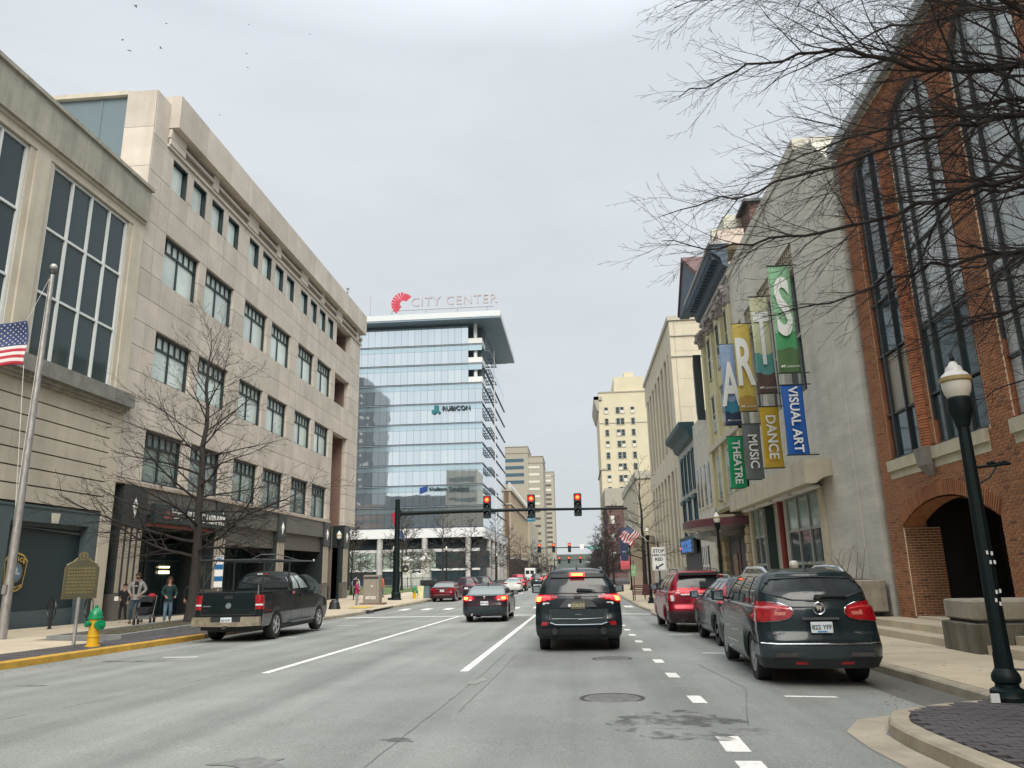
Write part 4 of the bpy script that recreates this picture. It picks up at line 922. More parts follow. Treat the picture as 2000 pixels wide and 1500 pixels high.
# banners
def banner(nm,lab,Y,x0,x1,z0,z1,bg,rows,letters):
    t=thing('arts_banner',lab,'banner',(8.35,Y,z1),group='arts banners hung from the concrete wall')
    w=x1-x0; h=z1-z0; ox=x0-8.35
    nx,nz=10,90; mb=MB(); vs=[]
    for j in range(nz+1):
        for i in range(nx+1):
            u,v=i/nx,j/nz; tz=-h*v
            wv=.02*math.sin(u*9+Y)*math.sin(v*math.pi)+.035*math.sin(v*6+Y*2)*math.sin(u*math.pi)
            pinch=.05*math.sin(math.pi*v)*(1 if u<.5 else -1)*abs(u-.5)*2*.5
            vs.append((ox+u*w+pinch,wv-.0,tz))
    fs=[];ms=[]
    for j in range(nz):
        for i in range(nx):
            fs.append((j*(nx+1)+i,(j+1)*(nx+1)+i,(j+1)*(nx+1)+i+1,j*(nx+1)+i+1))
            v=(j+.5)/nz; k=0
            for idx,(lo,hi) in enumerate(rows):
                wob=.012*math.sin(i*.6+Y)
                if lo+wob<=v<hi+wob: k=idx+1
            ms.append(k)
    mb.v=vs; mb.f=fs; mb.m=ms
    me=mb.mesh('cloth',bg,True,80); c=link('cloth',me,t)
    sd=c.modifiers.new('s','SOLIDIFY'); sd.thickness=.006
    part('rods',MB().tube([(ox-.04,0,.02),(.2,0,.02)],.022,6).tube([(ox-.04,0,-h-.02),(.2,0,-h-.02)],.022,6),blackp,t)
    for s_,size,dx,dz,kw in letters: text('lettering',s_,size,kw.pop('m',lwb),t,(ox+w*dx,-.075,-h*dz),'-y',ext=.004,**kw)
    return t
def bm(n,c,c2=None): return MT.get(n) or mat(n,c,.6,var=.1,scale=2.5,col2=c2)
lwb=mat('banner_white',(.72,.73,.70),.6,var=.03)
def logo(t,ox,w,h):
    # small white horse with place name
    x=ox+.16; z=-h*.955
    pts=[(-.10,.0),(-.085,.075),(-.05,.085),(.03,.08),(.06,.12),(.10,.10),(.075,.07),(.06,.05),(.065,-.03),(.05,-.03),(.04,.03),(-.04,.03),(-.05,-.03),(-.065,-.03),(-.07,.04)]
    part('horse_mark',MB().prism([(x+u*.8,z+v*.8) for u,v in pts],-.08,-.075,'xz'),lwb,t)
    text('lettering','LEXINGTON',.085,lwb,t,(x+.1,-.078,z+.02),'-y',align='LEFT',ext=.003)
big=[('A','tall pale blue arts banner with a giant white letter A',36.4,[bm('bn_blue',(.22,.32,.50),(.28,.38,.55)),bm('bn_teal',(.03,.20,.30)),bm('bn_navy',(.015,.035,.08))],[(.70,.84),(.84,1.1)]),
 ('R','tall yellow arts banner with a giant white letter R',33.2,[bm('bn_yellow',(.50,.37,.06),(.56,.43,.10)),bm('bn_ochre',(.36,.22,.04)),bm('bn_ochre2',(.30,.20,.05))],[(.83,.93),(.93,1.1)]),
 ('T','tall cream arts banner with a giant white letter T',29.7,[bm('bn_cream',(.50,.50,.30),(.55,.56,.38)),bm('bn_sea',(.10,.30,.27)),bm('bn_earth',(.10,.06,.045))],[(.60,.80),(.80,1.1)]),
 ('S','tall green arts banner with a giant white letter S',26.5,[bm('bn_green',(.20,.42,.24),(.26,.50,.30)),bm('bn_leaf',(.05,.28,.10)),bm('bn_moss',(.06,.13,.04))],[(.62,.78),(.78,1.1)])]
for i,(ch,lab,Y,ms,rows) in enumerate(big):
    hz={'A':.53,'R':.47,'T':.47,'S':.42}[ch]
    t=banner(ch,lab,Y,7.45,8.22,8.22,12.3,ms,rows,[(ch,3.05,.5,hz,dict(sx=.42 if ch!='T' else .33,bold=.025))])
    logo(t,7.45-8.35,.77,4.08)
for s_,lab,Y,x0,col,z0,z1,fz,sz in (('THEATRE','small green THEATRE banner, farthest of the four small ones',36.4,7.42,(.0,.25,.10),5.17,7.64,.50,.50),('MUSIC','small grey MUSIC banner with vertical white letters',33.0,7.42,(.11,.125,.125),5.18,7.6,.50,.52),
    ('DANCE','small mustard DANCE banner with vertical white letters',29.8,7.44,(.47,.31,.02),5.25,7.68,.50,.52),('VISUAL ART','small royal blue VISUAL ART banner, nearest of the four small ones',26.5,7.44,(.0,.08,.35),5.27,7.75,.50,.44)):
    banner(s_,lab,Y,x0,8.2,z0,z1,[bm('bn_'+s_.lower().replace(' ','_'),col)],[],[(s_,sz,.5,.5,dict(rot=R(-90),bold=.022,sx=1.0))])
# ================= ornate yellow building with cornice
O=thing('ornate_building','ornate pale yellow building with heavy dark cornice and stone capitals past the banners','building',(12,43.5,0))
yel=mat('yellow_painted_brick',(.53,.50,.31),.8,var=.08,scale=2,streak=.15,ovar=.03); cst=mat('carved_stone_grey',(.27,.245,.24),.85,var=.35,scale=5,bump=1,bscale=8)
part('wall',MB().box(CX+.02,34,37.75,46.55,-.6,17.3),yel,O,world=True)
redb=mat('red_brown_brick',(.13,.075,.07),.85,var=.15,scale=2)
part('roof_block',MB().box(10,34,37.8,46.6,17.3,20.7),redb,O,world=True); part('roof_slab_edge',MB().box(9.7,34,37.6,46.8,20.7,20.85),frm,O,world=True)
part('chimney_pier',MB().box(9.0,10.0,39.6,43.5,17.3,20.9).box(9.0,9.5,43,43.6,20.9,21.7),mat('cream_plaster',(.56,.55,.46),.8,var=.06),O,world=True)
part('parapet_block',MB().box(8.2,9.6,37.8,40,18.3,19.2),mat('pink_plaster',(.52,.44,.38),.8,var=.06),O,world=True)
dk=mat('cornice_blue_grey',(.055,.085,.12),.7,var=.2,scale=2)
part('cornice',MB().prism([(CX+.1,16.9),(CX-.2,17.1),(CX-.3,17.5),(CX-.75,17.85),(CX-.8,18.25),(CX+.1,18.25)],37.6,47.0,'xz'),dk,O,world=True)
for k in range(18): bp('modillion',dk,O,CX-.7,CX-.2,37.8+k*.5,38.05+k*.5,17.5,17.83)
part('cornice_trim',MB().box(CX-.86,CX+.2,37.5,47.1,18.25,18.4).box(CX-.1,CX+.1,37.7,46.6,16.5,16.7).box(CX-.06,CX+.1,37.7,46.6,15.9,16.3),mat('trim_grey',(.33,.33,.33),.7),O,world=True)
gb=[(42.6,18.3),(50.0,18.3),(50.0,18.7),(46.9,21.3),(42.6,18.7)]
part('gable',MB().prism(gb,CX-.75,CX-.1),dk,O,world=True); part('gable_roof',MB().prism([(42.3,18.75),(46.9,21.6),(50.3,18.75),(50.2,18.5),(46.9,21.3),(42.4,18.5)],CX-.85,CX+.9),redb,O,world=True)
for i,y in enumerate((38.05,40.3,43.1,46.0)):
    pl=part('pilaster',MB().box(CX-.16,CX+.02,y-.3,y+.3,5,15.0),yel,O,world=True)
    q=random.Random(i); mb=MB()
    for k in range(26): mb.sphere((CX-.12-q.uniform(0,.3),y+q.uniform(-.42,.42),15.0+q.uniform(0,1.0)),q.uniform(.08,.17),6,4)
    mb.box(CX-.3,CX+.02,y-.36,y+.36,15.0,15.9); part('capital',mb,cst,pl,world=True)
for y in (39.15,41.7,44.5):
    for z0,z1 in ((12.6,15.0),(9.4,11.4)):
        w=part('window',MB().box(CX-.03,CX+.02,y-.55,y+.55,z0-.12,z0).box(CX-.05,CX+.02,y-.6,y+.6,z1,z1+.12),cst,O,world=True)
        bp('pane',glA,w,CX-.01,CX+.01,y-.42,y+.42,z0,z1); bp('sash_bar',yel,w,CX-.03,CX+.0,y-.42,y+.42,(z0+z1)/2-.03,(z0+z1)/2+.03)
    w=part('window',MB().box(CX-.08,CX+.02,y-.6,y+.6,5.25,5.4),cst,O,world=True); bp('pane',glA,w,CX-.01,CX+.01,y-.4,y+.4,5.4,7.9)
part('stone_band',MB().box(CX-.22,CX+.02,37.75,46.5,8.3,8.6).box(CX-.12,CX+.02,37.75,46.5,4.7,5.0),mat('band_stone',(.46,.43,.34),.8,var=.2,scale=3),O,world=True)
rs=mat('rusticated_stone',(.43,.36,.25),.9,var=.3,scale=2.5,bump=.8,bscale=12,ovar=.12)
for y in (38.05,43.9,46.1):
    for k in range(11): bp('rusticated_block',rs,O,CX-.22-(.05 if k%2 else 0),CX+.02,y-.28,y+.28,-.3+k*.42,.09+k*.42)
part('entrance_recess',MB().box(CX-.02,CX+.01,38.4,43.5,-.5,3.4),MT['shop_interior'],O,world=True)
part('maroon_doors',MB().box(CX-.06,CX-.02,38.7,39.3,-.3,2.9).box(CX-.06,CX-.02,40.6,41.0,-.3,2.9),mat('maroon_paint',(.10,.02,.025),.5),O,world=True)
part('poster_case',MB().box(CX-.08,CX-.02,41.3,42.3,.9,2.2),mat('poster_amber',(.22,.13,.06),.4,var=.5,scale=4),O,world=True)
part('olive_awning_edge',MB().box(CX-.8,CX,37.9,41.5,4.3,4.5),mat('olive_edge',(.20,.19,.07),.7),O,world=True)
mq=thing('marquee_canopy','curved dark red rounded marquee projecting over the pavement','canopy',(CX,42,3.3))
el=lambda r,z:[(-2.65*r*math.sin(math.pi*k/24),4.3*r*math.cos(math.pi*k/24),z) for k in range(25)]
part('rim',MB().loft([el(1,.25),el(1,.62),el(.96,.66),el(.1,.68)],False,False,False),mat('marquee_red',(.10,.03,.036),.5,var=.2),mq,smooth=True)
part('soffit',MB().loft([el(1,.25),el(.93,.1),el(.80,.04),el(.74,-.22),el(.5,-.38),el(.01,-.42)],False,False,False),mat('marquee_under',(.035,.035,.038),.3,var=.2,coat=.4),mq,smooth=True)
for a in (.25,.45,.62,.8): part('downlight',MB().sphere((-2.3*math.sin(math.pi*a),3.7*math.cos(math.pi*a),.06),.13,8,5),lampw,mq)
bs=tag(link('blade_sign',MB().prism([(47.2,10.6),(47.5,11.1),(47.6,14.3),(47.2,14.9)],7.95,8.44).mesh('blade_sign',frm)),'tall dark curved blade sign seen edge-on beside the ornate building','sign')
# low rough white stone front
t=thing('white_stone_house','narrow rough white stone front between the ornate and the teal-trimmed building','building',(12,51,0))
rw=mat('rough_white_stone',(.50,.48,.42),.9,var=.2,scale=3,bump=1.2,bscale=5)
part('wall',MB().box(CX-.06,30,46.6,52.9,-.6,11.2),rw,t,world=True)
for y in (47.6,49.2,50.8,52.1):
    for z in (5.4,):
        w=part('window',MB().box(CX-.12,CX-.06,y-.4,y+.4,z-.15,z),stone,t,world=True); bp('pane',glA,w,CX-.09,CX-.05,y-.28,y+.28,z,z+2.6)
part('shop_pane',MB().box(CX-.1,CX-.05,49.8,52.4,.3,2.9),glA,t,world=True)
sm=MB()
for y in (50.4,51.1,51.8): sm.box(CX-.14,CX-.1,y-.04,y+.04,.3,2.9)
part('shop_mullions',sm.box(CX-.14,CX-.1,49.8,52.4,1.6,1.68),white,t,world=True)
# teal trimmed building
t=thing('teal_trim_building','grey three-storey front with dark teal cornice and window trim','building',(12,57,0))
tt=mat('teal_trim',(.014,.055,.07),.5,var=.1); gw=mat('grey_front',(.40,.42,.39),.8,var=.06,streak=.1)
part('wall',MB().box(CX,30,52.95,60.9,-.6,10.9),gw,t,world=True)
part('cornice',MB().prism([(CX+.1,10.3),(CX-.3,10.5),(CX-.45,10.95),(CX-.95,11.3),(CX-1.0,11.6),(CX+.1,11.6)],52.8,61.2,'xz'),tt,t,world=True)
for y in (53.9,55.7,57.6,59.4):
    w=part('window',MB().box(CX-.1,CX,y-.5,y+.5,7.0,7.12).box(CX-.1,CX,y-.5,y+.5,9.65,9.85).box(CX-.08,CX,y-.46,y-.34,7.1,9.7).box(CX-.08,CX,y+.34,y+.46,7.1,9.7),tt,t,world=True); bp('pane',gldk,w,CX-.03,CX+.01,y-.35,y+.35,7.1,9.7)
for y in (54.0,56.8,59.6):
    w=part('window',MB().box(CX-.1,CX,y-.7,y+.7,3.75,3.9).box(CX-.22,CX,y-.8,y+.8,6.3,6.6).box(CX-.08,CX,y-.66,y-.5,3.9,6.3).box(CX-.08,CX,y+.5,y+.66,3.9,6.3).box(CX-.06,CX,y-.04,y+.04,3.9,6.3),tt,t,world=True); bp('pane',gldk,w,CX-.03,CX+.01,y-.5,y+.5,3.9,6.3)
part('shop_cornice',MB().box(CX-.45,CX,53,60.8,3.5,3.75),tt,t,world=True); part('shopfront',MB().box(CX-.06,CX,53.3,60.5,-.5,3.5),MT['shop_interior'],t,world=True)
s=thing('shop_sign','dark shop fascia with glowing blue letters under the teal cornice','sign',(CX-.35,53.6,2.55))
part('board',MB().box(-.1,.1,0,7,0,.9),frm,s)
text('lettering','ROOSIE',1.15,mat('neon_blue',(.07,.16,.42),.5,var=0,emit=.12,ecol=(.12,.35,.95)),s,(-.12,3.5,.48),'-x',ext=.02,bold=.02,sx=1.3)
text('lettering','-',1.2,mat('neon_red',(.8,.1,.1),.5,var=0,emit=.6,ecol=(.9,.15,.15)),s,(-.12,6.6,.55),'-x',ext=.02)
# tan ribbed block
t=thing('tan_block','tall tan stone block with narrow vertical window slots beyond the teal-trimmed building','building',(14,72,0))
tan=mat('tan_stone',(.55,.50,.39),.85,var=.06,scale=1,streak=.1,ovar=.02); tans=mat('tan_slot',(.17,.145,.115),.6,var=.1); tang=mat('tan_stone_grey',(.46,.44,.37),.85,var=.12,scale=1,streak=.15)
part('wall_core',MB().box(CX+.28,40,61.0,84.9,-.6,21.9),tans,t,world=True)
for z0,z1 in zip([-.6]+[2.4*k for k in range(1,10)],[2.4*k for k in range(1,10)]+[21.9]):
    bp('front_panel',tan,t,CX+.35,40,60.9,61.0,z0+.008,z1-.008)
ysl=[63.0+k*2.75 for k in range(8)]
for i,y in enumerate([60.9]+ysl): 
    bp('pier',tan,t,CX-.02,CX+.4,y+(.5 if i else 0),y+(1.6 if i else 2.0),-.6,21.9)
bp('top_wall',tan,t,CX,CX+.4,60.95,84.9,19.6,21.9); bp('middle_band',tan,t,CX,CX+.4,60.95,84.9,9.7,11.5); bp('base_wall',tang,t,CX-.2,CX+.4,60.95,84.9,-.6,1.6)
part('top_band',MB().box(CX-.16,40,60.75,85,21.9,22.3).box(CX+.0,40,60.78,61,20.5,20.6).box(CX+.0,40,60.78,61,18.7,18.8),tang,t,world=True)
bp('lit_slot',mat('slot_glow',(.9,.8,.5),.5,var=0,emit=.7,ecol=(1,.88,.55)),t,CX+.3,CX+.34,63.2,63.5,3.0,4.9)
t=thing('cream_corner_block','low cream block with flat pale top beyond the tan block on the right','building',(12,118,0))
part('wall',MB().box(8.2,30,100,130,-.6,13.2),cream,t,world=True); part('parapet',MB().box(8.0,30,99.8,130,13.2,14.2),tang,t,world=True)
t=thing('low_tan_wall','plain tan garden wall with dark lamp disc beside the benches','wall',(8,88,0))
part('wall',MB().box(5.9,9,87,88,-.4,5.2),mat('wall_buff',(.34,.28,.21),.85,var=.1),t,world=True); part('base',MB().box(5.8,9,86.8,88.1,-.4,1.3),mat('wall_base_pink',(.42,.33,.27),.85),t,world=True)
t=thing('yellow_brick_tower','twelve-storey yellow brick hotel tower with small paired windows','building',(15,240,-.6))
yb=mat('yellow_brick',(.55,.50,.36),.85,var=.05,scale=.3)
part('wall',MB().box(8.6,30,235,262,-.6,57),yb,t,world=True); part('upper_block',MB().box(13.9,23.4,236,262,57,62.2).box(17.5,20.5,238,250,62.2,64.2),yb,t,world=True)
part('cornice',MB().prism([(8.7,50.5),(8.0,51.5),(7.2,54.5),(7.2,55.6),(8.7,55.6)],234.4,262,'xz').box(7.2,9.8,234.4,236,54.5,55.6).box(8.6,30,234.8,235,56.8,57.2),mat('cornice_stone_grey',(.33,.31,.26),.8),t,world=True)
part('string_course',MB().box(8.2,10.5,234.7,262,32,32.5).box(8.3,30,234.85,235,46.8,47.0),MT['cornice_stone_grey'],t,world=True)
for k in range(12):
    z=50-3.62*k
    for x in (11.0,14.6,16.0,19.3):
        w=part('window',MB().box(x-.75,x+.75,234.86,235.0,z-.15,z+2.1),mat('window_trim_pale',(.42,.40,.33),.7) if 'window_trim_pale' not in MT else MT['window_trim_pale'],t,world=True)
        bp('pane',glA if (k*7+int(x*3))%3 else tww,w,x-.5,x+.5,234.8,234.87,z+.05,z+.95); bp('pane',glA,w,x-.5,x+.5,234.8,234.87,z+1.05,z+1.95)
t=thing('dark_red_block','narrow dark red brick house with grey top beyond the bare trees on the right','building',(12,200,0))
part('wall',MB().box(8.0,20,195,225,-.6,17.5),redb,t,world=True); part('top',MB().box(7.6,20,194.5,225,17.5,22),MT['cornice_stone_grey'],t,world=True)
for k in range(3): bp('window',tww,t,8.6,9.8,194.9,195.05,4+k*4.5,6+k*4.5)
t=thing('far_terrace','row of low dark shops far along the right side of the street','building',(14,330,0))
part('wall',MB().box(9,30,270,520,-.6,12),redb,t,world=True); part('street_level',MB().box(8.8,9,270,520,-.6,4),MT['street_level_dark'],t,world=True)
t=thing('far_left_shops','row of low shops at the far end on the left','building',(-18,420,0))
part('wall',MB().box(-40,-15.5,430,560,-.6,14),cream,t,world=True); part('street_level',MB().box(-15.5,-15.3,430,560,-.6,5),MT['street_level_dark'],t,world=True)
t=thing('street_end_bridge','low grey-green elevated walkway crossing the far end of the street','bridge',(-5,640,0))
part('deck',MB().box(-45,40,640,646,9.0,15),mat('bridge_grey_green',(.10,.125,.11),.8,var=.1,scale=.2),t,world=True); part('piers',MB().box(-20,-17,640,646,-.6,9).box(12,15,640,646,-.6,9),tw,t,world=True)
# buildings behind the camera, seen mirrored in the tower glass
dkb=mat('dark_blue_cladding',(.045,.075,.095),.3,var=.1,scale=.2)
t=thing('dark_blue_tower','tall dark blue-grey tower seen only as a reflection in the mirror glass','building',(-113,-70,0))
part('shaft',MB().box(-136,-102.5,-95,-62,-.6,98).box(-128,-109,-90,-66,98,104),dkb,t,world=True)
q=random.Random(11)
for k in range(22):
    for j in range(3):
        if q.random()<.5: bp('window',tww,t,-106-j*3.2-q.random(),-105-j*3.2,-61.95,-61.8,8+k*4,9.2+k*4)
for x0,x1,ya,yb_,h,lab,m_ in ((-102,-84,-60,-30,33,'brown block behind the viewpoint, mirrored left in the glass tower',brown),(-86,-58.5,-55,-25,36,'long dark block behind the viewpoint, mirrored in the glass tower',dkb),(-58,-44,-55,-25,47,'stone tower block behind the viewpoint, mirrored at the right of the glass tower',tw),(9,40,-60,-5,24,'brick block behind the viewpoint on the right',redb),(-34,-19,-9,1.5,17,'limestone wing behind the viewpoint on the left',lime)):
    t=thing('reflected_block',lab,'building',((x0+x1)/2,ya,0)); part('wall',MB().box(x0,x1,ya,yb_,-.6,h),m_,t,world=True)
    for k in range(int(h/4.5)): bp('window_band',gldk,t,x0+1,x1-1,yb_,yb_+.1,2+k*4.4,3.8+k*4.4)
# ================= street furniture
def acorn_lamp(lab,x,y,z,H=4.0,s=1.0,group='acorn street lamps',base='round'):
    t=thing('street_lamp',lab,'street lamp',(x,y,z),group=group)
    pr_=[(.26,-.05),(.27,.0),(.27,.10),(.255,.13),(.25,.2),(.17,.25),(.165,.3),(.20,.34),(.205,.40),(.19,.46),(.135,.55),(.115,.70),(.12,.74),(.12,.78),(.095,.80)] if base=='round' else [(.2,-.05),(.2,.5),(.1,.6),(.08,.8)]
    bs_=.64*s if s>1 else .8
    part('base',MB().lathe([(max(r*bs_,.10*s if h<.5 else .085*s),h*.66) for r,h in pr_],(0,0,0),24),greenp,t,smooth=True,angle=25)
    part('pole',MB().lathe([(.084*s,.50),(.062*s,H-.92),(.07*s,H-.92),(.07*s,H-.86)],(0,0,0),16,rib=.10),greenp,t,smooth=True)
    g=H-.95
    part('globe_holder',MB().lathe([(.07*s,g+.02),(.085*s,g+.10),(.115*s,g+.18),(.125*s,g+.22),(.125*s,g+.36),(.10*s,g+.39)],(0,0,0),18),greenp,t,smooth=True)
    part('globe',MB().lathe([(.10*s,g+.37),(.13*s,g+.44),(.145*s,g+.52),(.145*s,g+.60)],(0,0,0),20),globe,t,smooth=True)
    part('globe_band',MB().lathe([(.145*s,g+.57),(.162*s,g+.585),(.16*s,g+.63),(.14*s,g+.64)],(0,0,0),20),mat('lamp_gold_band',(.32,.24,.10),.5,var=.1) if 'lamp_gold_band' not in MT else MT['lamp_gold_band'],t,smooth=True)
    part('globe_cap',MB().lathe([(.148*s,g+.63),(.13*s,g+.67),(.09*s,g+.71),(.08*s,g+.76),(.05*s,g+.79),(.04*s,g+.82),(.02*s,g+.84)],(0,0,0),18),mat('lamp_cap_white',(.62,.62,.60),.4,var=.05) if 'lamp_cap_white' not in MT else MT['lamp_cap_white'],t,smooth=True)
    part('finial',MB().lathe([(.012*s,g+.83),(.028*s,g+.87),(.01*s,g+.95)],(0,0,0),8),greenp,t)
    return t
L1=acorn_lamp('large dark green street lamp with white acorn globe at the right corner',4.74,9.36,zb(4.74,9.3)-.02,H=4.06,s=1.12)
mb=MB().tube([(.0,0,2.62),(.42,-.0,2.66)],.02,6).tube([(.1,0,2.45),(.2,0,2.5),(.3,0,2.63)],.012,6)
for k in range(6): mb.sphere((.22+.045*k,0,2.67+.012*math.sin(k*2)),.028,6,4)
part('banner_arm',mb,greenp,L1)
st=mat('sticker_white',(.65,.66,.64),.6,var=0)
mb=MB()
for x,z in ((-.02,1.63),(.03,1.62),(.0,1.52),(.045,1.52),(.01,1.19),(.05,1.2),(.03,1.06),(-.01,1.1)): mb.box(x-.012,x+.01,-.098,-.09,z-.02,z+.022)
part('stickers',mb,st,L1)
part('base_tag',MB().box(-.29,-.2,-.2,-.17,.03,.12),st,L1)
acorn_lamp('street lamp on the right pavement in front of the red marquee',6.3,34.6,zs(6.3,34.6),H=4.4)
acorn_lamp('street lamp beside the STOP HERE ON RED sign on the right pavement',4.35,47.5,zs(4.3,47),H=4.6)
acorn_lamp('street lamp on the left pavement near the corner of the granite building',-13.9,43.6,zl(-13.9,43.6),H=4.5)
acorn_lamp('street lamp half hidden behind the signal pole',-18.0,74,zl(-18,74),H=4.6)
acorn_lamp('street lamp standing behind the maroon sedan',-15.2,88,zl(-15.2,88),H=5.0)
acorn_lamp('street lamp far down the left pavement before the tower entrance',-13.2,125,zl(-13.2,125),H=5.0)
acorn_lamp('street lamp far down the right pavement before the dark red building',5.3,78,zs(5.3,78),H=5.0)
# box-like dark foot of the left lamp
tag(link('traffic_drum',MB().lathe([(.34,0),(.33,.05),(.27,.35),(.16,.5),(.12,.52)],(-13.9,43.2,zl(-13.9,43.2)),14).mesh('traffic_drum',blackp)),'black tapered weight at the foot of the left lamp post','weight')
# flags
fred=mat('flag_red',(.40,.02,.045),.7,var=.05); fwh=mat('flag_white',(.62,.60,.58),.7,var=.03); fbl=mat('flag_blue',(.03,.055,.15),.7,var=.05)
def flag(t,o,W_,H_,fn,name='cloth'):
    """fn(u,v)->local point, u along the fly 0..1, v down the hoist 0..1"""
    nx,nz=20,26; mb=MB(); mb.v=[tuple(fn(i/nx,j/nz)) for j in range(nz+1) for i in range(nx+1)]
    for j in range(nz):
        for i in range(nx):
            mb.f.append((j*(nx+1)+i,(j+1)*(nx+1)+i,(j+1)*(nx+1)+i+1,j*(nx+1)+i+1))
            s=j//2; u=(i+.5)/nx
            mb.m.append(2 if (u<.4 and s<7) else (0 if s%2==0 else 1))
    c=link(name,mb.mesh(name,[fred,fwh,fbl],True,80),t); sd=c.modifiers.new('s','SOLIDIFY'); sd.thickness=.008; sd.offset=0
    st_=MB()
    for j in range(9):
        for i in range(6 if j%2==0 else 5):
            u=(.4/6)*(i+.5+(0 if j%2==0 else .5)); v=(7/13)*(j+.8)/9.6
            p=Vector(fn(u,v)); du=(Vector(fn(u+.01,v))-p).normalized(); dv=(Vector(fn(u,v+.01))-p).normalized(); nn=du.cross(dv).normalized()
            r=H_*.024
            for sgn in (1,-1):
                vs=[]
                for k in range(10):
                    a=6.283*k/10; rr=r if k%2==0 else r*.42
                    vs.append(p+du*rr*math.sin(a)-dv*rr*math.cos(a)+nn*.012*sgn)
                st_.add(vs,[tuple(range(10))])
    part('stars',st_,fwh,t,kind='stuff')
FP=thing('flagpole','tall grey metal flagpole on the left pavement','flagpole',(-15.88,20.3,zl(-15.9,20.3)))
part('pole',MB().lathe([(.13,0),(.12,1),(.10,4.5),(.062,10.75)],(0,0,0),16),steel,FP,smooth=True); part('truck',MB().lathe([(.06,10.74),(.09,10.78),(.09,10.86),(.05,10.9)],(0,0,0),12),iron,FP); part('ball',MB().sphere((0,0,11.0),.105,12,8),mat('ball_pale',(.45,.45,.42),.4,metal=.3),FP,smooth=True)
part('halyard_cleat',MB().box(-.06,.06,-.17,-.10,1.2,1.45),steel,FP); part('halyard',MB().tube([(-.12,0,1.3),(-.10,-.05,5),(-.08,0,10.6)],.008,4),white,FP)
F1=thing('us_flag','large American flag hanging at the left edge from the flagpole','flag',(-15.88,20.3,9.2),group='American flags')
def f1(u,v):
    s=u*2.6
    return (-.62-.0-s*.92+.10*v, -.35*u+.22*math.sin(u*7+v*1.2)*(.3+u*.7)+.08*math.sin(v*5), .05-1.42*v-.30*u+.10*math.sin(u*6+.5)*u+.05*math.sin(u*12)*v)
flag(F1,F1,2.6,1.4,f1)
part('rope',MB().tube([(-.08,0,1.4),(-.62,0,.06)],.008,4).tube([(-.1,0,-6),(-.52,0,-1.37)],.008,4),white,F1)
# hydrants
hy=mat('hydrant_yellow',(.62,.36,.012),.45,var=.12,scale=6,coat=.2,grime=.2); hg=mat('hydrant_green',(.0,.20,.075),.4,var=.12,scale=6,coat=.2)
def hydrant(lab,x,y,z,rz,s=1):
    t=thing('fire_hydrant',lab,'fire hydrant',(x,y,z),rz,'yellow and green fire hydrants'); t.scale=(s,s,s)
    part('barrel',MB().lathe([(.16,0),(.16,.03),(.125,.035),(.12,.2),(.135,.21),(.135,.235),(.12,.245),(.115,.5),(.13,.56),(.13,.60)],(0,0,0),20),hy,t,smooth=True,angle=30)
    part('bonnet',MB().lathe([(.165,.60),(.165,.64),(.145,.65),(.14,.72),(.11,.79),(.06,.83),(.035,.84),(.035,.9),(.01,.9)],(0,0,0),20),hg,t,smooth=True,angle=30)
    part('pumper_nozzle',MB().lathe([(.09,.10),(.09,.17),(.115,.175),(.115,.24),(.04,.245),(.04,.28)],(0,0,.47),14,'x'),hg,t)
    part('side_nozzle',MB().lathe([(.055,-.10),(.055,-.15),(.075,-.155),(.075,-.20),(.03,-.205),(.03,-.23)][::-1],(0,0,.50),12,'x'),hg,t)
    part('front_nozzle',MB().lathe([(.055,-.22),(.07,-.21),(.07,-.16),(.05,-.155),(.05,-.1)],(0,0,.50),12,'y'),hg,t)
    return t
hydrant('yellow fire hydrant with green bonnet on the purple pavers at the left kerb',-11.95,18.35,zl(-11.95,18.35),R(-25),1.08)
hydrant('small far yellow fire hydrant beside the litter bin behind the signal pole',-12.9,60,zl(-12.9,60),0,1.1)
# historical marker
MK=thing('historical_marker','dark green and gold cast historical marker on a grey post at the left kerb','marker sign',(-12.75,18.8,zl(-12.75,18.8)),R(40))
mg=mat('marker_olive',(.06,.06,.03),.5,var=.2,scale=4); mgd=mat('marker_gold',(.14,.11,.045),.45,var=.1)
part('post',MB().tube([(0,0,0),(0,0,1.15)],.045,10),steel,MK,smooth=True)
W2,z0_=.38,1.13
plp=[(-W2,z0_),(W2,z0_),(W2,z0_+.75),(.28,z0_+.86),(.12,z0_+.95),(-.12,z0_+.95),(-.28,z0_+.86),(-W2,z0_+.75)]
part('plaque_border',MB().prism([(u*1.04,z0_-.015+(v-z0_)*1.03) for u,v in plp],-.02,.02,'xz'),mgd,MK); part('plaque',MB().prism(plp,-.026,.026,'xz'),mg,MK)
part('crest',MB().lathe([(.105,-.03),(.105,.03)],(0,0,z0_+1.05),18,'y'),mgd,MK); part('crest_centre',MB().lathe([(.075,-.036),(.075,.036)],(0,0,z0_+1.05),18,'y'),mg,MK); part('crest_figure',MB().box(-.02,.02,-.042,-.036,z0_+1.0,z0_+1.1),mgd,MK)
part('scroll',MB().tube([(-.36,0,z0_+.82),(-.22,0,z0_+.9),(-.12,0,z0_+1.0)],.022,6).tube([(.36,0,z0_+.82),(.22,0,z0_+.9),(.12,0,z0_+1.0)],.022,6),mgd,MK)
ln=MB(); q=random.Random(4)
for k in range(8):
    x=-.32
    while x<.30:
        w=q.uniform(.03,.08); ln.box(x,min(x+w,.32),-.031,-.027,z0_+.74-k*.085-.022,z0_+.74-k*.085+.022); x+=w+.018
part('raised_lettering',ln,mgd,MK,kind='stuff')
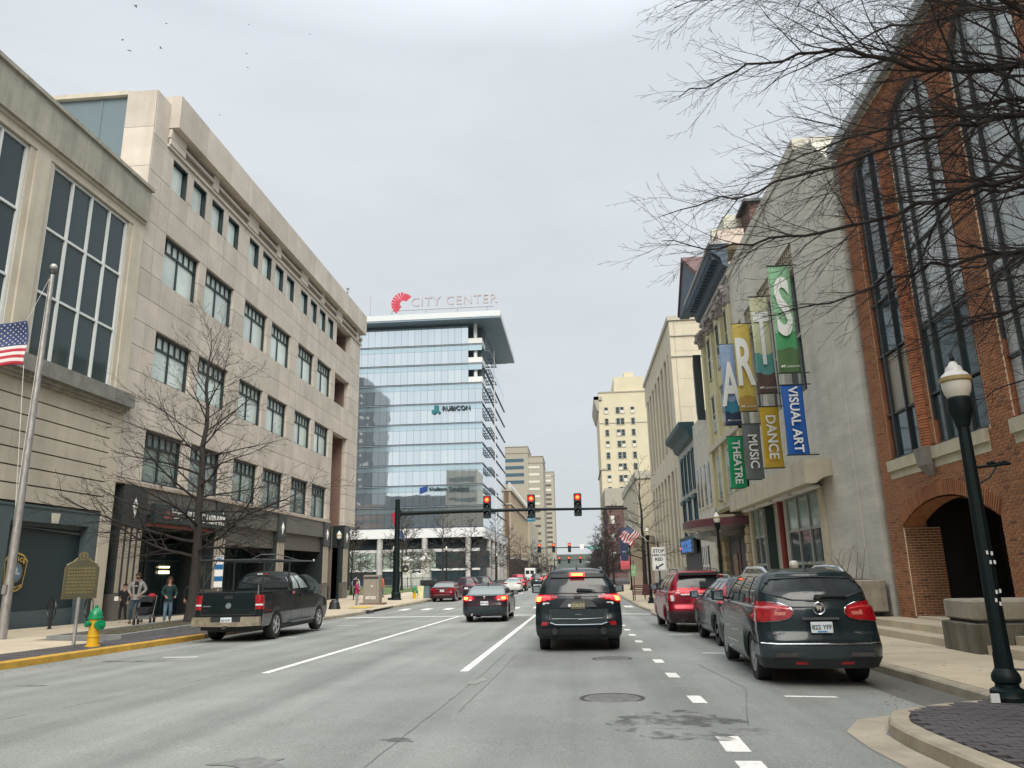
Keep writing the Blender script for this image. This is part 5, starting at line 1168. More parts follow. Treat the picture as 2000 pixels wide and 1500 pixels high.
# bicycle racks
for x,y,lab in ((-17.6,24.6,'nearer the flagpole'),(-17.75,26.8,'nearer the limestone pier')):
    t=thing('bike_rack','black ring-shaped bicycle rack on a post, the one '+lab,'bike rack',(x,y,zl(x,y)),R(-35),'black ring bicycle racks')
    part('post',MB().tube([(0,0,0),(0,0,.98)],.055,10),blackp,t,smooth=True); part('ring',MB().tube([(.36*math.sin(6.283*k/28),0,.62+.36*math.cos(6.283*k/28)) for k in range(29)],.024,8),blackp,t,smooth=True); part('foot',MB().lathe([(.1,0),(.1,.015),(0,.016)],(0,0,0),12),blackp,t)
# mast arm with signal heads
SG=thing('signal_mast','dark green signal pole with long arm reaching over the street','signal mast',(-13.65,57,zl(-13.6,57)-.05))
part('pole',MB().lathe([(.27,0),(.235,1.2),(.18,7.35),(.19,7.36),(.19,7.5),(.03,7.55)],(0,0,0),18),greenp,SG,smooth=True,angle=30)
part('base',MB().lathe([(.42,0),(.42,.12),(.36,.2),(.36,.5),(.3,.6),(.27,.62)],(0,0,0),14),greenp,SG); part('base_bolts_box',MB().box(-.55,-.25,-.3,.1,.0,.22),greenp,SG)
zA=6.42
part('arm',MB().tube([(.1,0,zA),(5,0,zA+.06),(11,0,zA+.04),(17.5,0,zA-.05)],[.17,.145,.11,.075],12),greenp,SG,smooth=True); part('arm_plate',MB().box(.1,.3,-.22,.22,zA-.25,zA+.25),greenp,SG)
sgr=mat('signal_housing',(.012,.028,.035),.45,var=0); redon=mat('signal_red_lit',(1,.15,.05),.4,var=0,emit=2.0,ecol=(1,.11,.02)); redhalo=mat('signal_red_lens',(.7,.02,.02),.3,var=0,emit=1.0,ecol=(1,.01,.01)); lensoff=mat('signal_lens_off',(.03,.035,.035),.2,var=0)
def sighead(lab,x,y,z,s=1,g='red traffic signal heads on the near arm'):
    t=thing('traffic_signal',lab,'traffic signal',(x,y,z),group=g); t.scale=(s,s,s)
    part('housing',MB().bbox(-.21,.21,-.1,.16,-.62,.62,.04),sgr,t)
    for zz,m in ((.39,redhalo),(0,lensoff),(-.39,lensoff)):
        l=part('lens',MB().lathe([(.001,-.135),(.09,-.13),(.15,-.105)],(0,0,zz),18,'y'),m,t,smooth=True)
        vs=[]
        part('visor',MB().loft([[(.175*math.cos(a),yy,zz+.175*math.sin(a)) for a in [R(-20)+R(220)*k/12 for k in range(13)]] for yy in (-.1,-.32)],False,False,False),sgr,t)
    part('lit_core',MB().lathe([(.001,-.16),(.07,-.155),(.1,-.14)],(0,0,.39),16,'y'),redon,t,smooth=True)
    part('bracket',MB().box(-.04,.04,.1,.2,-.3,.3),sgr,t)
    t.scale=(s*1.38,)*3
    return t
s0=-.58+.0
sighead('leftmost red traffic signal on the near arm, over the left lane',-6.68,56.72,6.32)
sighead('middle red traffic signal on the near arm, above the blue street sign',-3.32,56.72,6.32)
sighead('rightmost red traffic signal on the near arm, against the open sky',.17,56.72,6.32)
t=thing('street_name_sign','small blue street name sign hanging below the middle signal','street sign',(-3.35,56.75,5.35))
part('plate',MB().box(-.32,.32,-.02,.02,-.2,.2),mat('sign_blue_teal',(.0,.16,.26),.4,var=0),t); text('lettering','Upper St',.15,white,t,(0,-.026,0),'-y',ext=.002)
def fararm(y,x0,x1,z,heads,g,lab):
    t=thing('far_signal_arm',lab,'signal mast',(x0,y,-.5),group='signal arms farther up the street')
    part('pole',MB().tube([(0,0,0),(0,0,z+1)],.14,8),greenp,t); part('arm',MB().tube([(0,0,z+.5),(x1-x0,0,z+.45)],[.13,.07],8),greenp,t)
    for i,x in enumerate(heads):
        h=sighead(f'{["left","middle","right"][i]} red signal on the {g}',x,y-.3,z-.05,1.05 if y<200 else 1.25,'red signals on the '+g)
fararm(150,5.6,-8.6,6.0,(-7.4,-4.6,-1.5),'second signal arm up the street','second signal arm up the street with green street sign')
fararm(250,-7.5,3.0,5.0,(-5.9,-2.8,.9),'third signal arm far up the street','third signal arm far up the street against the bridge')
t=thing('street_name_sign','green street name sign on the second signal arm','street sign',(3.3,149.7,5.8)); part('plate',MB().box(-1.3,1.3,-.03,.03,-.25,.3),mat('sign_green_teal',(.03,.22,.20),.4,var=0),t); text('lettering','Mill Street',.35,white,t,(0,-.04,0),'-y')
tag(link('white_arm_sign',MB().box(.55,1.3,149.6,149.7,5.6,6.5).mesh('white_arm_sign',white)),'small white regulatory sign hung on the second signal arm','sign')
# utility cabinet, litter bin, plaza bits
cb=thing('utility_cabinet','tall beige-grey traffic control cabinet with white sticker letters on the left corner','cabinet',(-13.35,49.4,zl(-13.3,49.4)))
cbm=mat('cabinet_beige_grey',(.23,.205,.175),.6,var=.08,scale=3)
part('shell',MB().bbox(-.55,.5,-.4,.4,.08,1.85,.02),cbm,cb); part('plinth',MB().box(-.75,.8,-.55,.5,-.05,.1),kerbr,cb); part('top_vent',MB().box(-.5,.45,-.41,-.4,1.6,1.75),iron,cb); part('handle',MB().box(-.02,.05,-.44,-.4,1.1,1.2),white,cb); text('sticker_letters','ARTLEX',.26,white,cb,(-.05,-.41,.42),'-y',sx=.75,bold=.02)
part('door_seam',MB().box(.3,.31,-.404,-.4,.1,1.84),iron,cb)
bn=thing('litter_bin','grey-blue litter bin with black hood behind the signal pole','litter bin',(-11.95,61,zl(-11.95,61)))
part('body',MB().box(-.5,.35,-.35,.35,0,1.0),mat('bin_blue_grey',(.10,.15,.18),.5),bn); part('hood',MB().bbox(-.62,.55,-.45,.45,1.0,1.42,.04),blackp,bn); part('side_rail',MB().box(.12,.35,-.37,-.35,0,1.0),blackp,bn)
tag(link('sandwich_board',MB().prism([(-.3,0),(.3,0),(0,.95)],-12.75,-12.25).mesh('sandwich_board',mat('board_cream',(.5,.46,.25),.6))),'small cream sandwich board beside the far hydrant','sign'); bpy.data.objects['sandwich_board'].location=(0,60.5,zl(-12.5,60))
fn=thing('plaza_fence','low dark iron railing in front of the white plaza pillars','fence',(-21,98,zl(-18.7,98)))
part('rail',MB().tube([(-7,0,1.25),(9,0,1.25)],.03,4).tube([(-7,0,.25),(9,0,.25)],.03,4),blackp,fn)
mb=MB()
for k in range(80): mb.box(-7+k*.2-.012,-7+k*.2+.012,-.012,.012,.1,1.25)
part('baluster',mb,blackp,fn,kind='stuff')
for k in range(9): bp('fence_post',blackp,fn,-28+k*2-.04,-28+k*2+.04,97.96,98.04,zl(-18.7,98),zl(-18.7,98)+1.4)
t=thing('plaza_booth','small white rounded kiosk between the plaza pillars','kiosk',(-21.9,103,zl(-18.7,103)))
part('body',MB().box(-.9,.9,-.6,.6,0,1.3),white,t); part('roof',MB().prism([(-1.0,1.3),(1.0,1.3),(.8,1.75),(0,1.95),(-.8,1.75)],-.7,.7,'xz'),white,t)
# right side signs and flag
sn=thing('stop_sign_panel','white STOP HERE ON RED sign with arrow on a dark post at the right kerb','road sign',(3.55,34.0,zs(3.55,34)))
part('post',MB().tube([(0,0,-.02),(0,0,3.1)],.035,8),blackp,sn,smooth=True); part('panel',MB().bbox(-.31,.31,-.05,-.03,1.82,2.83,.01),white,sn)
part('panel_border',MB().box(-.285,.285,-.054,-.05,1.85,1.862).box(-.285,.285,-.054,-.05,2.788,2.8).box(-.285,-.273,-.054,-.05,1.85,2.8).box(.273,.285,-.054,-.05,1.85,2.8),inkk,sn)
for s_,z,sz in (('STOP',2.65,.2),('HERE ON',2.48,.13),('RED',2.3,.19)): text('lettering',s_,sz,inkk,sn,(0,-.054,z),'-y',ext=.002,bold=.03)
part('arrow',MB().prism([(-.18,1.9),(-.14,2.06),(-.08,2.0),(.16,2.14),(.19,2.08),(-.05,1.95),(-.02,1.88)],-.058,-.05,'xz'),inkk,sn)
part('side_bracket',MB().tube([(0,0,2.95),(-.3,0,3.0)],.015,5),blackp,sn)
mbx=thing('parking_meter_box','dark rounded pay station with white P emblem behind the red SUV','pay station',(3.92,36.5,zs(3.9,36.5)))
part('body',MB().prism([(-.2,0),(.2,0),(.2,1.32),(.12,1.45),(-.12,1.45),(-.2,1.32)],-.12,.12,'xz'),mat('pay_station_navy',(.015,.035,.06),.4),mbx); part('emblem',MB().box(-.09,.09,-.13,-.12,.95,1.18),white,mbx)
t=thing('kerb_post_sign','small green and white parking sign on a post by the benches','sign',(3.75,52.5,zs(3.7,52)))
part('post',MB().tube([(0,0,0),(0,0,2.6)],.03,6),blackp,t); part('panel',MB().box(-.18,.18,-.04,-.02,1.55,2.3),mat('sign_pale_green',(.25,.42,.22),.5),t); text('lettering','1 HR',.14,white,t,(0,-.045,2.1),'-y'); text('lettering','P',.3,white,t,(0,-.045,1.8),'-y')
# red-brown benches and bin near the lamp on the right
rbm=mat('bench_oxblood',(.10,.03,.03),.5,var=.1)
for i,(x,y,lab) in enumerate(((4.2,50.5,'nearest to the kerb'),(5.2,53.5,'second from the kerb, behind the first'))):
    t=thing('street_bench','dark red slatted metal bench on the right pavement, '+lab,'bench',(x,y,zs(x,y)),0,'dark red street benches')
    for k in range(5): bp('back_slat',rbm,t,-.75,.75,.2,.24,.48+k*.11,.55+k*.11,world=False)
    for k in range(4): bp('seat_slat',rbm,t,-.75,.75,-.22+k*.11,-.14+k*.11,.42,.46,world=False)
    for sx in (-.7,.7): part('leg',MB().tube([(sx,-.2,0),(sx,-.2,.44),(sx,.22,.44),(sx,.26,1.0)],.025,6).tube([(sx,.22,.44),(sx,.26,0)],.025,6),rbm,t)
t=thing('slatted_bin','dark brown slatted litter bin beside the right lamp','litter bin',(4.6,44.5,zs(4.6,44.5)))
for k in range(12):
    a=6.283*k/12; part('slat',MB().tube([(.28*math.cos(a),.28*math.sin(a),.05),(.31*math.cos(a),.31*math.sin(a),.95)],.03,4),rbm,t)
part('liner',MB().lathe([(.24,.05),(.26,.9)],(0,0,0),12),blackp,t); part('lid',MB().lathe([(.33,.95),(.33,1.0),(.3,1.2),(.32,1.22),(.02,1.24)],(0,0,0),14),blackp,t)
# flag on a bracket at the right
F2=thing('us_flag','American flag flying on a slanted pole from the right-hand lamp post','flag',(3.42,47.4,3.9),group='American flags'); F2.scale=(.7,.7,.7)
part('staff',MB().tube([(-.35,-.1,.45),(1.35,0,-1.05)],.018,6),white,F2)
def f2(u,v):
    bx,bz=-.35+1.35*v*.78,.42-1.1*v*.78
    return (bx-1.05*u*.85+.05*math.sin(u*9),-.12+.12*math.sin(u*8+v*3)*u,bz-1.05*u-.12*math.sin(v*9+u*4)*u)
flag(F2,F2,1.5,.9,f2)
aw=thing('pink_awning','bright pink-red shop awning on the right behind the bare tree','awning',(6.7,95,zs(6,95)))
part('canvas',MB().loft([[(-1.5+i*.1*30/10*0+ (3.0*k/10-0),-.9*math.sin(R(a)),2.2+1.35*(1-math.cos(R(a)))*0+1.4*math.cos(R(a))) for k in range(11)] for i,a in enumerate((0,20,40,60,80,90))],False,False,False),mat('awning_pink',(.66,.10,.12),.6,var=.05),aw,smooth=True)
part('valance',MB().box(-1.5,1.5,-.93,-.9,2.0,2.25),mat('awning_valance',(.5,.12,.12),.6),aw)
bnr=thing('blue_street_banner','long navy blue street banner with pale marks on the right','banner',(4.75,78,2.0))
part('cloth',MB().box(-.42,.42,-.02,.02,.4,3.6),mat('banner_navy',(.03,.05,.12),.6,var=.5,scale=3),bnr); part('emblem',MB().box(-.15,.15,-.04,-.02,2.9,3.3).box(-.12,.12,-.04,-.02,2.3,2.6).box(-.2,.2,-.04,-.02,1.2,1.35),mat('banner_pale_mark',(.35,.42,.62),.6),bnr); part('arms',MB().tube([(.55,.0,3.6),(-.45,0,3.6)],.02,5).tube([(.55,.0,.4),(-.45,0,.4)],.02,5),blackp,bnr)
pk=thing('parking_sign','narrow blue and white banded PARK sign board beside the tree trunk','sign',(-12.55,26.0,zl(-12.5,26)))
part('post',MB().tube([(0,0,0),(0,0,2.5)],.03,6),steel,pk); part('panel',MB().box(-.15,.15,-.05,-.03,1.35,2.42),white,pk); part('blue_band',MB().box(-.15,.15,-.055,-.05,1.95,2.12).box(-.15,.15,-.055,-.05,1.55,1.72),mat('sign_blue',(.01,.12,.30),.5,var=0),pk); text('lettering','PK',.2,MT['sign_blue'],pk,(0,-.055,2.27),'-y',bold=.02)
# two red/black flags on the far pole
pf=thing('plaza_flags','red-white flag above a dark flag on a thin plaza pole behind the signal pole','flag',(-22.9,96,-.3))
part('pole',MB().tube([(0,0,0),(0,0,10.2)],.05,6),steel,pf); part('upper_flag',MB().loft([[(-.1-.0,0,9.9),(-.9,.2,9.4)],[(-.1,0,9.0),(-.7,.3,8.2)],[(-.0,0,8.6),(-.35,.2,7.4)]],False,False,False),fred,pf); part('lower_flag',MB().loft([[(.05,0,7.4),(.6,.1,7.2)],[(.2,0,6.6),(.9,.2,6.2)],[(.5,0,6.2),(1.0,.1,5.9)]],False,False,False),fbl,pf)
# birds
bird=None
blab=['largest bird, topmost over the left buildings, wings raised','bird to the right of and below the largest topmost bird','upper bird of the pair at the left end of the flock','lower bird of the pair at the left end of the flock','bird with raised wings right of the leftmost pair','topmost bird of the middle trio over the glass tower','faint rightmost bird high over the glass tower','middle bird of the vertical trio left of the rightmost bird','lowest bird of the vertical trio over the glass tower','lone low bird just above the granite parapet']
bps=[(265,12,.30),(325,46,.17),(239,78,.17),(253,99,.2),(314,94,.22),(486,48,.15),(605,67,.12),(481,105,.12),(484,132,.13),(429,225,.13)]
def cam_dir(px,py): 
    return (M3@Vector((px-1000,750-py,-1455))).normalized()
bm_=mat('bird_dark',(.05,.045,.045),.8,var=0)
for i,(px,py,s) in enumerate(bps):
    p=Vector((0,0,1.49))+cam_dir(px,py)*(48+((i*37)%9)); s*=.72
    if bird is None:
        bird=thing('bird',blab[0],'bird',p,group='birds in the sky')
        part('body',MB().loft([[(.0+r*math.cos(a),y,r*math.sin(a)) for a in [k*1.047 for k in range(6)]] for y,r in ((-.5,.02),(-.3,.12),(.1,.16),(.4,.09),(.55,.02))]),bm_,bird)
        part('wing',MB().add([(0,.25,.05),(0,-.15,.05),(.55,-.1,.3),(1.0,-.35,.15)],[(0,1,2),(1,3,2)]),bm_,bird); part('wing',MB().add([(0,.25,.05),(0,-.15,.05),(-.55,-.1,.3),(-1.0,-.35,.15)],[(0,2,1),(1,2,3)]),bm_,bird)
        bird.scale=(s,)*3
    else: dup(bird,p,i*1.3,blab[i],scale=s)
# ================= vehicles
def cr_interp(P,s,ten=.38,axis=0):
    """cardinal spline subdivision of an array along axis, s samples per span"""
    P=np.moveaxis(P,axis,0); n=len(P); out=[]
    for i in range(n-1):
        p0=P[max(i-1,0)];p1=P[i];p2=P[i+1];p3=P[min(i+2,n-1)]
        m1=(p2-p0)*ten; m2=(p3-p1)*ten
        lim=1.2*np.abs(p2-p1)+1e-6
        m1=np.clip(m1,-lim,lim); m2=np.clip(m2,-lim,lim)
        for k in range(s):
            t=k/s; out.append((2*t**3-3*t**2+1)*p1+(t**3-2*t**2+t)*m1+(-2*t**3+3*t**2)*p2+(t**3-t**2)*m2)
    out.append(P[-1]); return np.moveaxis(np.array(out),0,axis)
def car_body(S):
    """stack of plan outlines; columns run from rear centre round the side to front centre"""
    lv=S['levels']; ns=len(S['ysL']); arch=S['arch']; wr=S['wr']
    nb=S['belt']           # index of belt level
    cols=[('r',0),('r',.3),('r',.6),('r',.85),('c',.25),('c',.5),('c',.75)]+[('s',i) for i in range(ns)]+[('d',.25),('d',.5),('d',.75),('f',.85),('f',.6),('f',.3),('f',0)]
    P=np.zeros((len(lv),len(cols),3))
    zb0=lv[0]['z']; zbelt=lv[nb]['z']
    for i,L in enumerate(lv):
        w,yr,yf,z=L['w'],L['yr'],L['yf'],L['z']; cr_=L.get('cr',.25); cf=L.get('cf',.4); bow=L.get('bow',.06); g=L.get('g',None)
        for k,(t,a) in enumerate(cols):
            if t=='r': x=a/.85*(w-cr_); y=yr+bow*(x/w)**2; zz=z
            elif t=='f': x=a/.85*(w-cf); y=yf-.18*(x/w)**2; zz=L.get('zf',z)
            elif t=='c': th=a*math.pi/2; y_r=yr+bow*((w-cr_)/w)**2; x=w-cr_+cr_*math.sin(th); y=y_r+cr_*(1-math.cos(th)); zz=z
            elif t=='d': th=(1-a)*math.pi/2; yq=yf-.18*((w-cf)/w)**2; x=w-cf+cf*math.sin(th); y=yq-cf*(1-math.cos(th)); zz=L.get('zf',z)
            else:
                if g is None:
                    y=S['ysL'][a]; lo,hi=yr+bow+cr_,yf-.18-cf
                    y=min(max(y,lo+.01*a),hi-.01*(ns-a)); x=w
                    u=(y-lo)/(hi-lo); x=w-S.get('taper',.03)*max(0,1-u*4)**2-.05*max(0,u*4-3)**2
                    zz=z
                    if i<nb:
                        bot=zb0
                        for ya in arch:
                            d=abs(y-ya)
                            if d<wr: bot=max(bot,wr*.93*math.sqrt(max(0,1-(d/wr)**2))**.9*1.0+.36-.0)
                        tt=(z-zb0)/(zbelt-zb0); zz=bot+(zbelt-bot)*tt
                    if 'zf' in L and y>S['cowl']:
                        q=(y-S['cowl'])/(yf-S['cowl']); zz=L['zside'](q) if 'zside' in L else zz+(L['zf']-zz)*q
                else:
                    y=S['ysG0'][a]*(1-g)+S['ysG1'][a]*g; lo,hi=yr+bow+cr_,yf-.1-cf*.3; y=min(max(y,lo+.004*a),hi-.004*(ns-a)); x=w; zz=z
                    if 'crown' in L: zz=z
            P[i,k]=(x,y,zz)
    su,sv=S.get('su',3),S.get('sv',3)
    Q=cr_interp(cr_interp(P,sv,axis=0),su,axis=1)
    return Q,su,sv,len(cols),len(lv)
def grid_mesh(Q,mask,off=0,both=True):
    H,Wn,_=Q.shape
    du=np.gradient(Q,axis=1); dv=np.gradient(Q,axis=0); N=np.cross(du,dv); N/=np.linalg.norm(N,axis=2,keepdims=True)+1e-9
    # outward: compare with direction from centre axis
    c=Q.copy(); c[...,0]=0; c[...,1]=np.clip(Q[...,1],Q[...,1].min()+1.2,Q[...,1].max()-1.2); c[...,2]=.9
    s=np.sign(((Q-c)*N).sum(2,keepdims=True)); s[s==0]=1
    N=N*s
    V=Q+N*off; mb=MB(); idx=-np.ones((H,Wn),int); vs=[]
    J,I=np.nonzero(mask)
    fs=[]
    def vi(j,i):
        if idx[j,i]<0: idx[j,i]=len(vs); vs.append(tuple(V[j,i]))
        return idx[j,i]
    for j,i in zip(J,I): fs.append((vi(j,i),vi(j,i+1),vi(j+1,i+1),vi(j+1,i)))
    mb.add(vs,[f[::-1] for f in fs])
    if both:
        o={}
        vm=[(-x,y,z) for x,y,z in vs]; n=len(vs)
        mb.add(vm,fs)
    return mb
def weld(me):
    import bmesh
    b=bmesh.new(); b.from_mesh(me); bmesh.ops.remove_doubles(b,verts=b.verts,dist=.0006); bmesh.ops.recalc_face_normals(b,faces=b.faces); b.to_mesh(me); b.free()
    me.polygons.foreach_set('use_smooth',[True]*len(me.polygons)); me.set_sharp_from_angle(angle=R(38)); me.update(); return me
def wheel(t,x,y,r,w,side,rim='alloy',spokes=5):
    o=link('wheel',MB().lathe([(r*.62,-w*.42),(r*.80,-w*.5),(r*.96,-w*.47),(r,-w*.36),(r*1.0,0),(r,w*.36),(r*.96,w*.47),(r*.80,w*.5),(r*.62,w*.42),(r*.60,0),(r*.62,-w*.42)],(0,0,0),36,'x').mesh('wheel',rubber,True,40),t,loc=(x,y,r)); 
    m=MB().lathe([(r*.63,.02),(r*.66,w*.40),(r*.62,w*.47),(r*.58,w*.40),(r*.56,.05),(.001,.03)] if side>0 else [(.001,-.03),(r*.56,-.05),(r*.58,-w*.40),(r*.62,-w*.47),(r*.66,-w*.40),(r*.63,-.02)],(0,0,0),28,'x')
    rimm=alu
    link('rim_barrel',m.mesh('rim_barrel',[mat('rim_shadow',(.008,.009,.01),.8,var=0) if 'rim_shadow' not in MT else MT['rim_shadow']],True),o)
    sp=MB(); xx=side*w*.40
    for k in range(spokes):
        a=6.283*k/spokes
        for d in ((-.13,.13),) :
            c0,c1=a+d[0],a+d[1]
            P=[(r*.12*math.cos(a-.9),r*.12*math.sin(a-.9)),(r*.60*math.cos(a-.8/spokes),r*.60*math.sin(a-.8/spokes)),(r*.60*math.cos(a+.8/spokes),r*.60*math.sin(a+.8/spokes)),(r*.12*math.cos(a+.9),r*.12*math.sin(a+.9))]
            sp.prism(P,xx-.02*side,xx+.012*side)
    sp.lathe([(.001,xx-.02),(r*.17,xx-.02),(r*.17,xx+.02),(.001,xx+.025)],(0,0,0),12,'x')
    ringp=[(r*.57,xx-.015),(r*.63,xx-.015),(r*.63,xx+.02),(r*.57,xx+.02)]
    sp.lathe(ringp+[ringp[0]],(0,0,0),28,'x')
    link('rim',sp.mesh('rim',rimm,True,30),o)
    return o
def build_car(name,label,cat,loc,rz,S,paint_m,group=None):
    t=thing(name,label,cat,loc,rz,group)
    Q,su,sv,nc,nl=car_body(S)
    ncs=7; ns=len(S['ysL'])
    H,Wn,_=Q.shape; C=(Q[:-1,:-1]+Q[1:,:-1]+Q[:-1,1:]+Q[1:,1:])/4
    lev=(np.arange(H-1)+.5)/sv; col=(np.arange(Wn-1)+.5)/su
    LV,CO=np.meshgrid(lev,col,indexing='ij')
    used=np.zeros(LV.shape,bool)
    for r in S['regions']:
        m=r['test'](LV,CO,C[...,0],C[...,1],C[...,2],ncs,ns)
        if r.get('excl',True): m=m&~used
        if r['mat'] is not None:
            if not r.get('side',0):
                me=weld(grid_mesh(Q,m,r.get('off',-.006)).mesh(r['name'],r['mat'],True)); link(r['name'],me,t)
            else:
                # left and right as separate parts
                mb=grid_mesh(Q,m,r.get('off',-.006),both=False)
                if mb.f:
                    me=weld(mb.mesh(r['name'],r['mat'],True)); link(r['name'],me,t)
                    m2=MB(); m2.add([(-x,y,z) for x,y,z in mb.v],[f[::-1] for f in mb.f]); link(r['name'],weld(m2.mesh(r['name'],r['mat'],True)),t)
        if not r.get('keep',False): used|=m
    link('body',weld(grid_mesh(Q,~used,0).mesh('body',paint_m,True)),t)
    # roof cap and floor
    top=[tuple(Q[-1,i]) for i in range(Wn)]; ring=[(x,y,z) for x,y,z in top]+[(-x,y,z) for x,y,z in top[::-1]]
    cen=(0,(top[0][1]+top[-1][1])/2,top[0][2]+S.get('crown',.035)); mb=MB()
    mid=[(x*.6,cen[1]+(y-cen[1])*.75,z+S.get('crown',.035)*.75) for x,y,z in ring]; n=len(ring)
    mb.add(ring+mid+[cen],[(k,(k+1)%n,n+(k+1)%n,n+k) for k in range(n)]+[(n+k,n+(k+1)%n,2*n) for k in range(n)])
    part('roof',weld(mb.mesh('roof',S.get('roofmat',paint_m),True)),None,t)
    lo=[tuple(Q[0,i]) for i in range(Wn)]; yr,yf=S['levels'][0]['yr'],S['levels'][0]['yf']; w=S['levels'][0]['w']
    ub=MB().box(-w+.30,w-.30,yr+.12,yf-.15,.28,.75); 
    # inner arch liners
    part('underbody',ub.box(-w+.02,w-.02,S['arch'][0]+S['wr']+.02,S['arch'][1]-S['wr']-.02,.26,.6).box(-w+.12,w-.12,yr+.06,S['arch'][0]-S['wr'],.33,.62).box(-w+.12,w-.12,S['arch'][1]+S['wr'],yf-.2,.33,.6),plast,t)
    R_=S['R']; tw_=S.get('tw',.235); xo=S.get('track',w-.12)
    for y in S['arch']:
        for sd in (-1,1): wheel(t,sd*xo,y,R_,tw_,sd,spokes=S.get('spokes',5))
    return t,Q
def side_cols(CO,ncs): return CO-ncs   # value in 0..ns for side columns
def mirror_parts(t,w,y,z,s=1,m=None):
    for sd in (-1,1):
        mb=MB().loft([[(sd*(w+.04+a*dx),y+b*dy-.0,z+c*dz) for a,c in ((0,-1),(1,-.8),(1,.8),(.1,1))] for b,dx,dy,dz in ((0,.17*s,.0,.085*s),(.7,.20*s,.06,.095*s),(1,.16*s,.13,.07*s))])
        part('door_mirror',mb.tube([(sd*(w-.05),y+.05,z-.06),(sd*(w+.08),y+.05,z-.03)],.03,5),m or plast,t,smooth=True,angle=30)
        part('mirror_glass',MB().box(sd*(w+.07),sd*(w+.195*s),y-.006,y-.002,z-.06*s,z+.06*s),mat('mirror_face',(.35,.4,.42),.05,metal=.9,var=0) if 'mirror_face' not in MT else MT['mirror_face'],t)
def plate_part(t,z,y,txt_,w=.155,h=.075,pm=None,tm=None,x=0,tilt=0):
    p=part('licence_plate',MB().bbox(x-w,x+w,y-.012,y+.01,z-h,z+h,.004),pm or plate,t)
    if txt_: text('lettering',txt_,h*1.15,tm or inkk,t,(x,y-.014,z),'-y',ext=.001,bold=.02,sx=.95)
def paintm(n,c,rough=.22,metal=.1,coat=.28): return mat(n,c,rough,metal,var=0,coat=coat,spec=.25)
L_=lambda z,w,yr,yf,**k: dict(z=z,w=w,yr=yr,yf=yf,**k)
def suv_spec(L,W,H,wb,ro,R_,zbelt=1.12,wr=None,rear=None,roofw=.62,glass_top=None,Dy=.22,hood=1.02,sv=4,su=4,regions=(),cr=.22,spokes=5,zb=.30,nose=.75,roofrear=.30,bow=.08):
    """rear bumper at y=0, +y forwards"""
    w=W/2; wr=wr or R_+.06; a0=ro; a1=ro+wb; cowl=a1-.35
    gt=glass_top or H-.12
    lv=[L_(zb,w-.06,.10,L-.12,cr=cr,zf=.22+.05),L_(zb+.14,w-.01,.03,L-.04,cr=cr),L_(.58,w,0,L,cr=cr),L_(.70,w,.01,L,cr=cr+.02),L_(.84,w,.05,L-.01,cr=cr+.02,bow=bow),L_(1.0,w-.012,.06,L-.06,cr=cr+.03,zf=.80,bow=bow),L_(zbelt,w-.035,.09,L-.2,cr=cr+.04,zf=.86,bow=bow),
        L_(zbelt+.03,w-.07,.11,cowl,cr=cr+.04,zf=zbelt+.0,g=0,bow=bow),L_(zbelt+.03+(gt-zbelt-.03)*.5,w*.5+roofw*.5+.02,.11+(roofrear-.11)*.38,cowl-.42,cr=cr,g=.5,bow=bow),L_(gt,roofw+.03,roofrear-.03,cowl-.92,cr=cr-.02,g=.93,bow=bow),L_(H-.05,roofw-.03,roofrear+.0,cowl-1.08,cr=cr-.03,g=1,bow=bow),L_(H-.01,roofw-.14,roofrear+.12,cowl-1.25,cr=cr-.04,g=1,bow=.03)]
    ysL=[.32]; 
    for ya in (a0,a1):
        ysL+=[ya-wr-.02]+[ya+wr*math.sin(R(b)) for b in (-80,-55,-28,0,28,55,80)]+[ya+wr+.02]
        if ya==a0: ysL+=[a0+wr+(wb-2*wr)*f for f in (.33,.66)]
    # side glass landmarks: D, quarter, C, rear door, B, front door, A
    n=len(ysL); gl=[.34+ (cowl-.15-.34)*i/(n-1) for i in range(n)]; gr_=[roofrear+.22+(cowl-1.25-roofrear-.22)*i/(n-1) for i in range(n)]
    return dict(levels=lv,belt=6,ysL=ysL,ysG0=gl,ysG1=gr_,arch=(a0,a1),wr=wr,R=R_,cowl=cowl,su=su,sv=sv,regions=list(regions),spokes=spokes,L=L,W=W,H=H)
def std_glass(rear_poly,side_m,rear_m,side_lo=7.1,side_hi=9.0,pillars=(.06,.30,.36,.62,.67,.97),wind=True):
    """side windows between pillar fractions, windscreen"""
    R_=[]
    def side(a,b):
        return lambda LV,CO,x,y,z,nc,ns: (LV>side_lo)&(LV<side_hi)&(CO>nc+a*(ns-1))&(CO<nc+b*(ns-1))
    P=pillars
    for a,b in zip(P[0::2],P[1::2]): R_.append(dict(name='side_window',mat=side_m,side=1,test=side(a,b),off=-.008))
    R_.append(dict(name='windscreen',mat=side_m,test=lambda LV,CO,x,y,z,nc,ns:(LV>7.05)&(LV<9.2)&(CO>nc+ns+.6),off=-.006))
    R_.append(dict(name='rear_window',mat=rear_m,test=rear_poly,off=-.008))
    return R_
tint=mat('tinted_glass',(.015,.020,.024),.05,var=0,spec=.8); tint2=mat('rear_tint_glass',(.035,.042,.048),.08,var=0,spec=.35); skyg=mat('sedan_glass',(.16,.20,.20),.05,var=0,spec=.9)
side_gl=mat('side_glass_car',(.05,.06,.065),.03,var=0,spec=1.0,metal=.25)
def poly_xz(poly):
    """mask test: inside polygon in (|x|,z) seen from the rear"""
    def f(x,z):
        ins=np.zeros(x.shape,bool); n=len(poly)
        for i in range(n):
            x0,z0=poly[i]; x1,z1=poly[(i+1)%n]
            c=((z0>z)!=(z1>z))&(x<(x1-x0)*(z-z0)/((z1-z0)+1e-12)+x0); ins^=c
        return ins
    return f
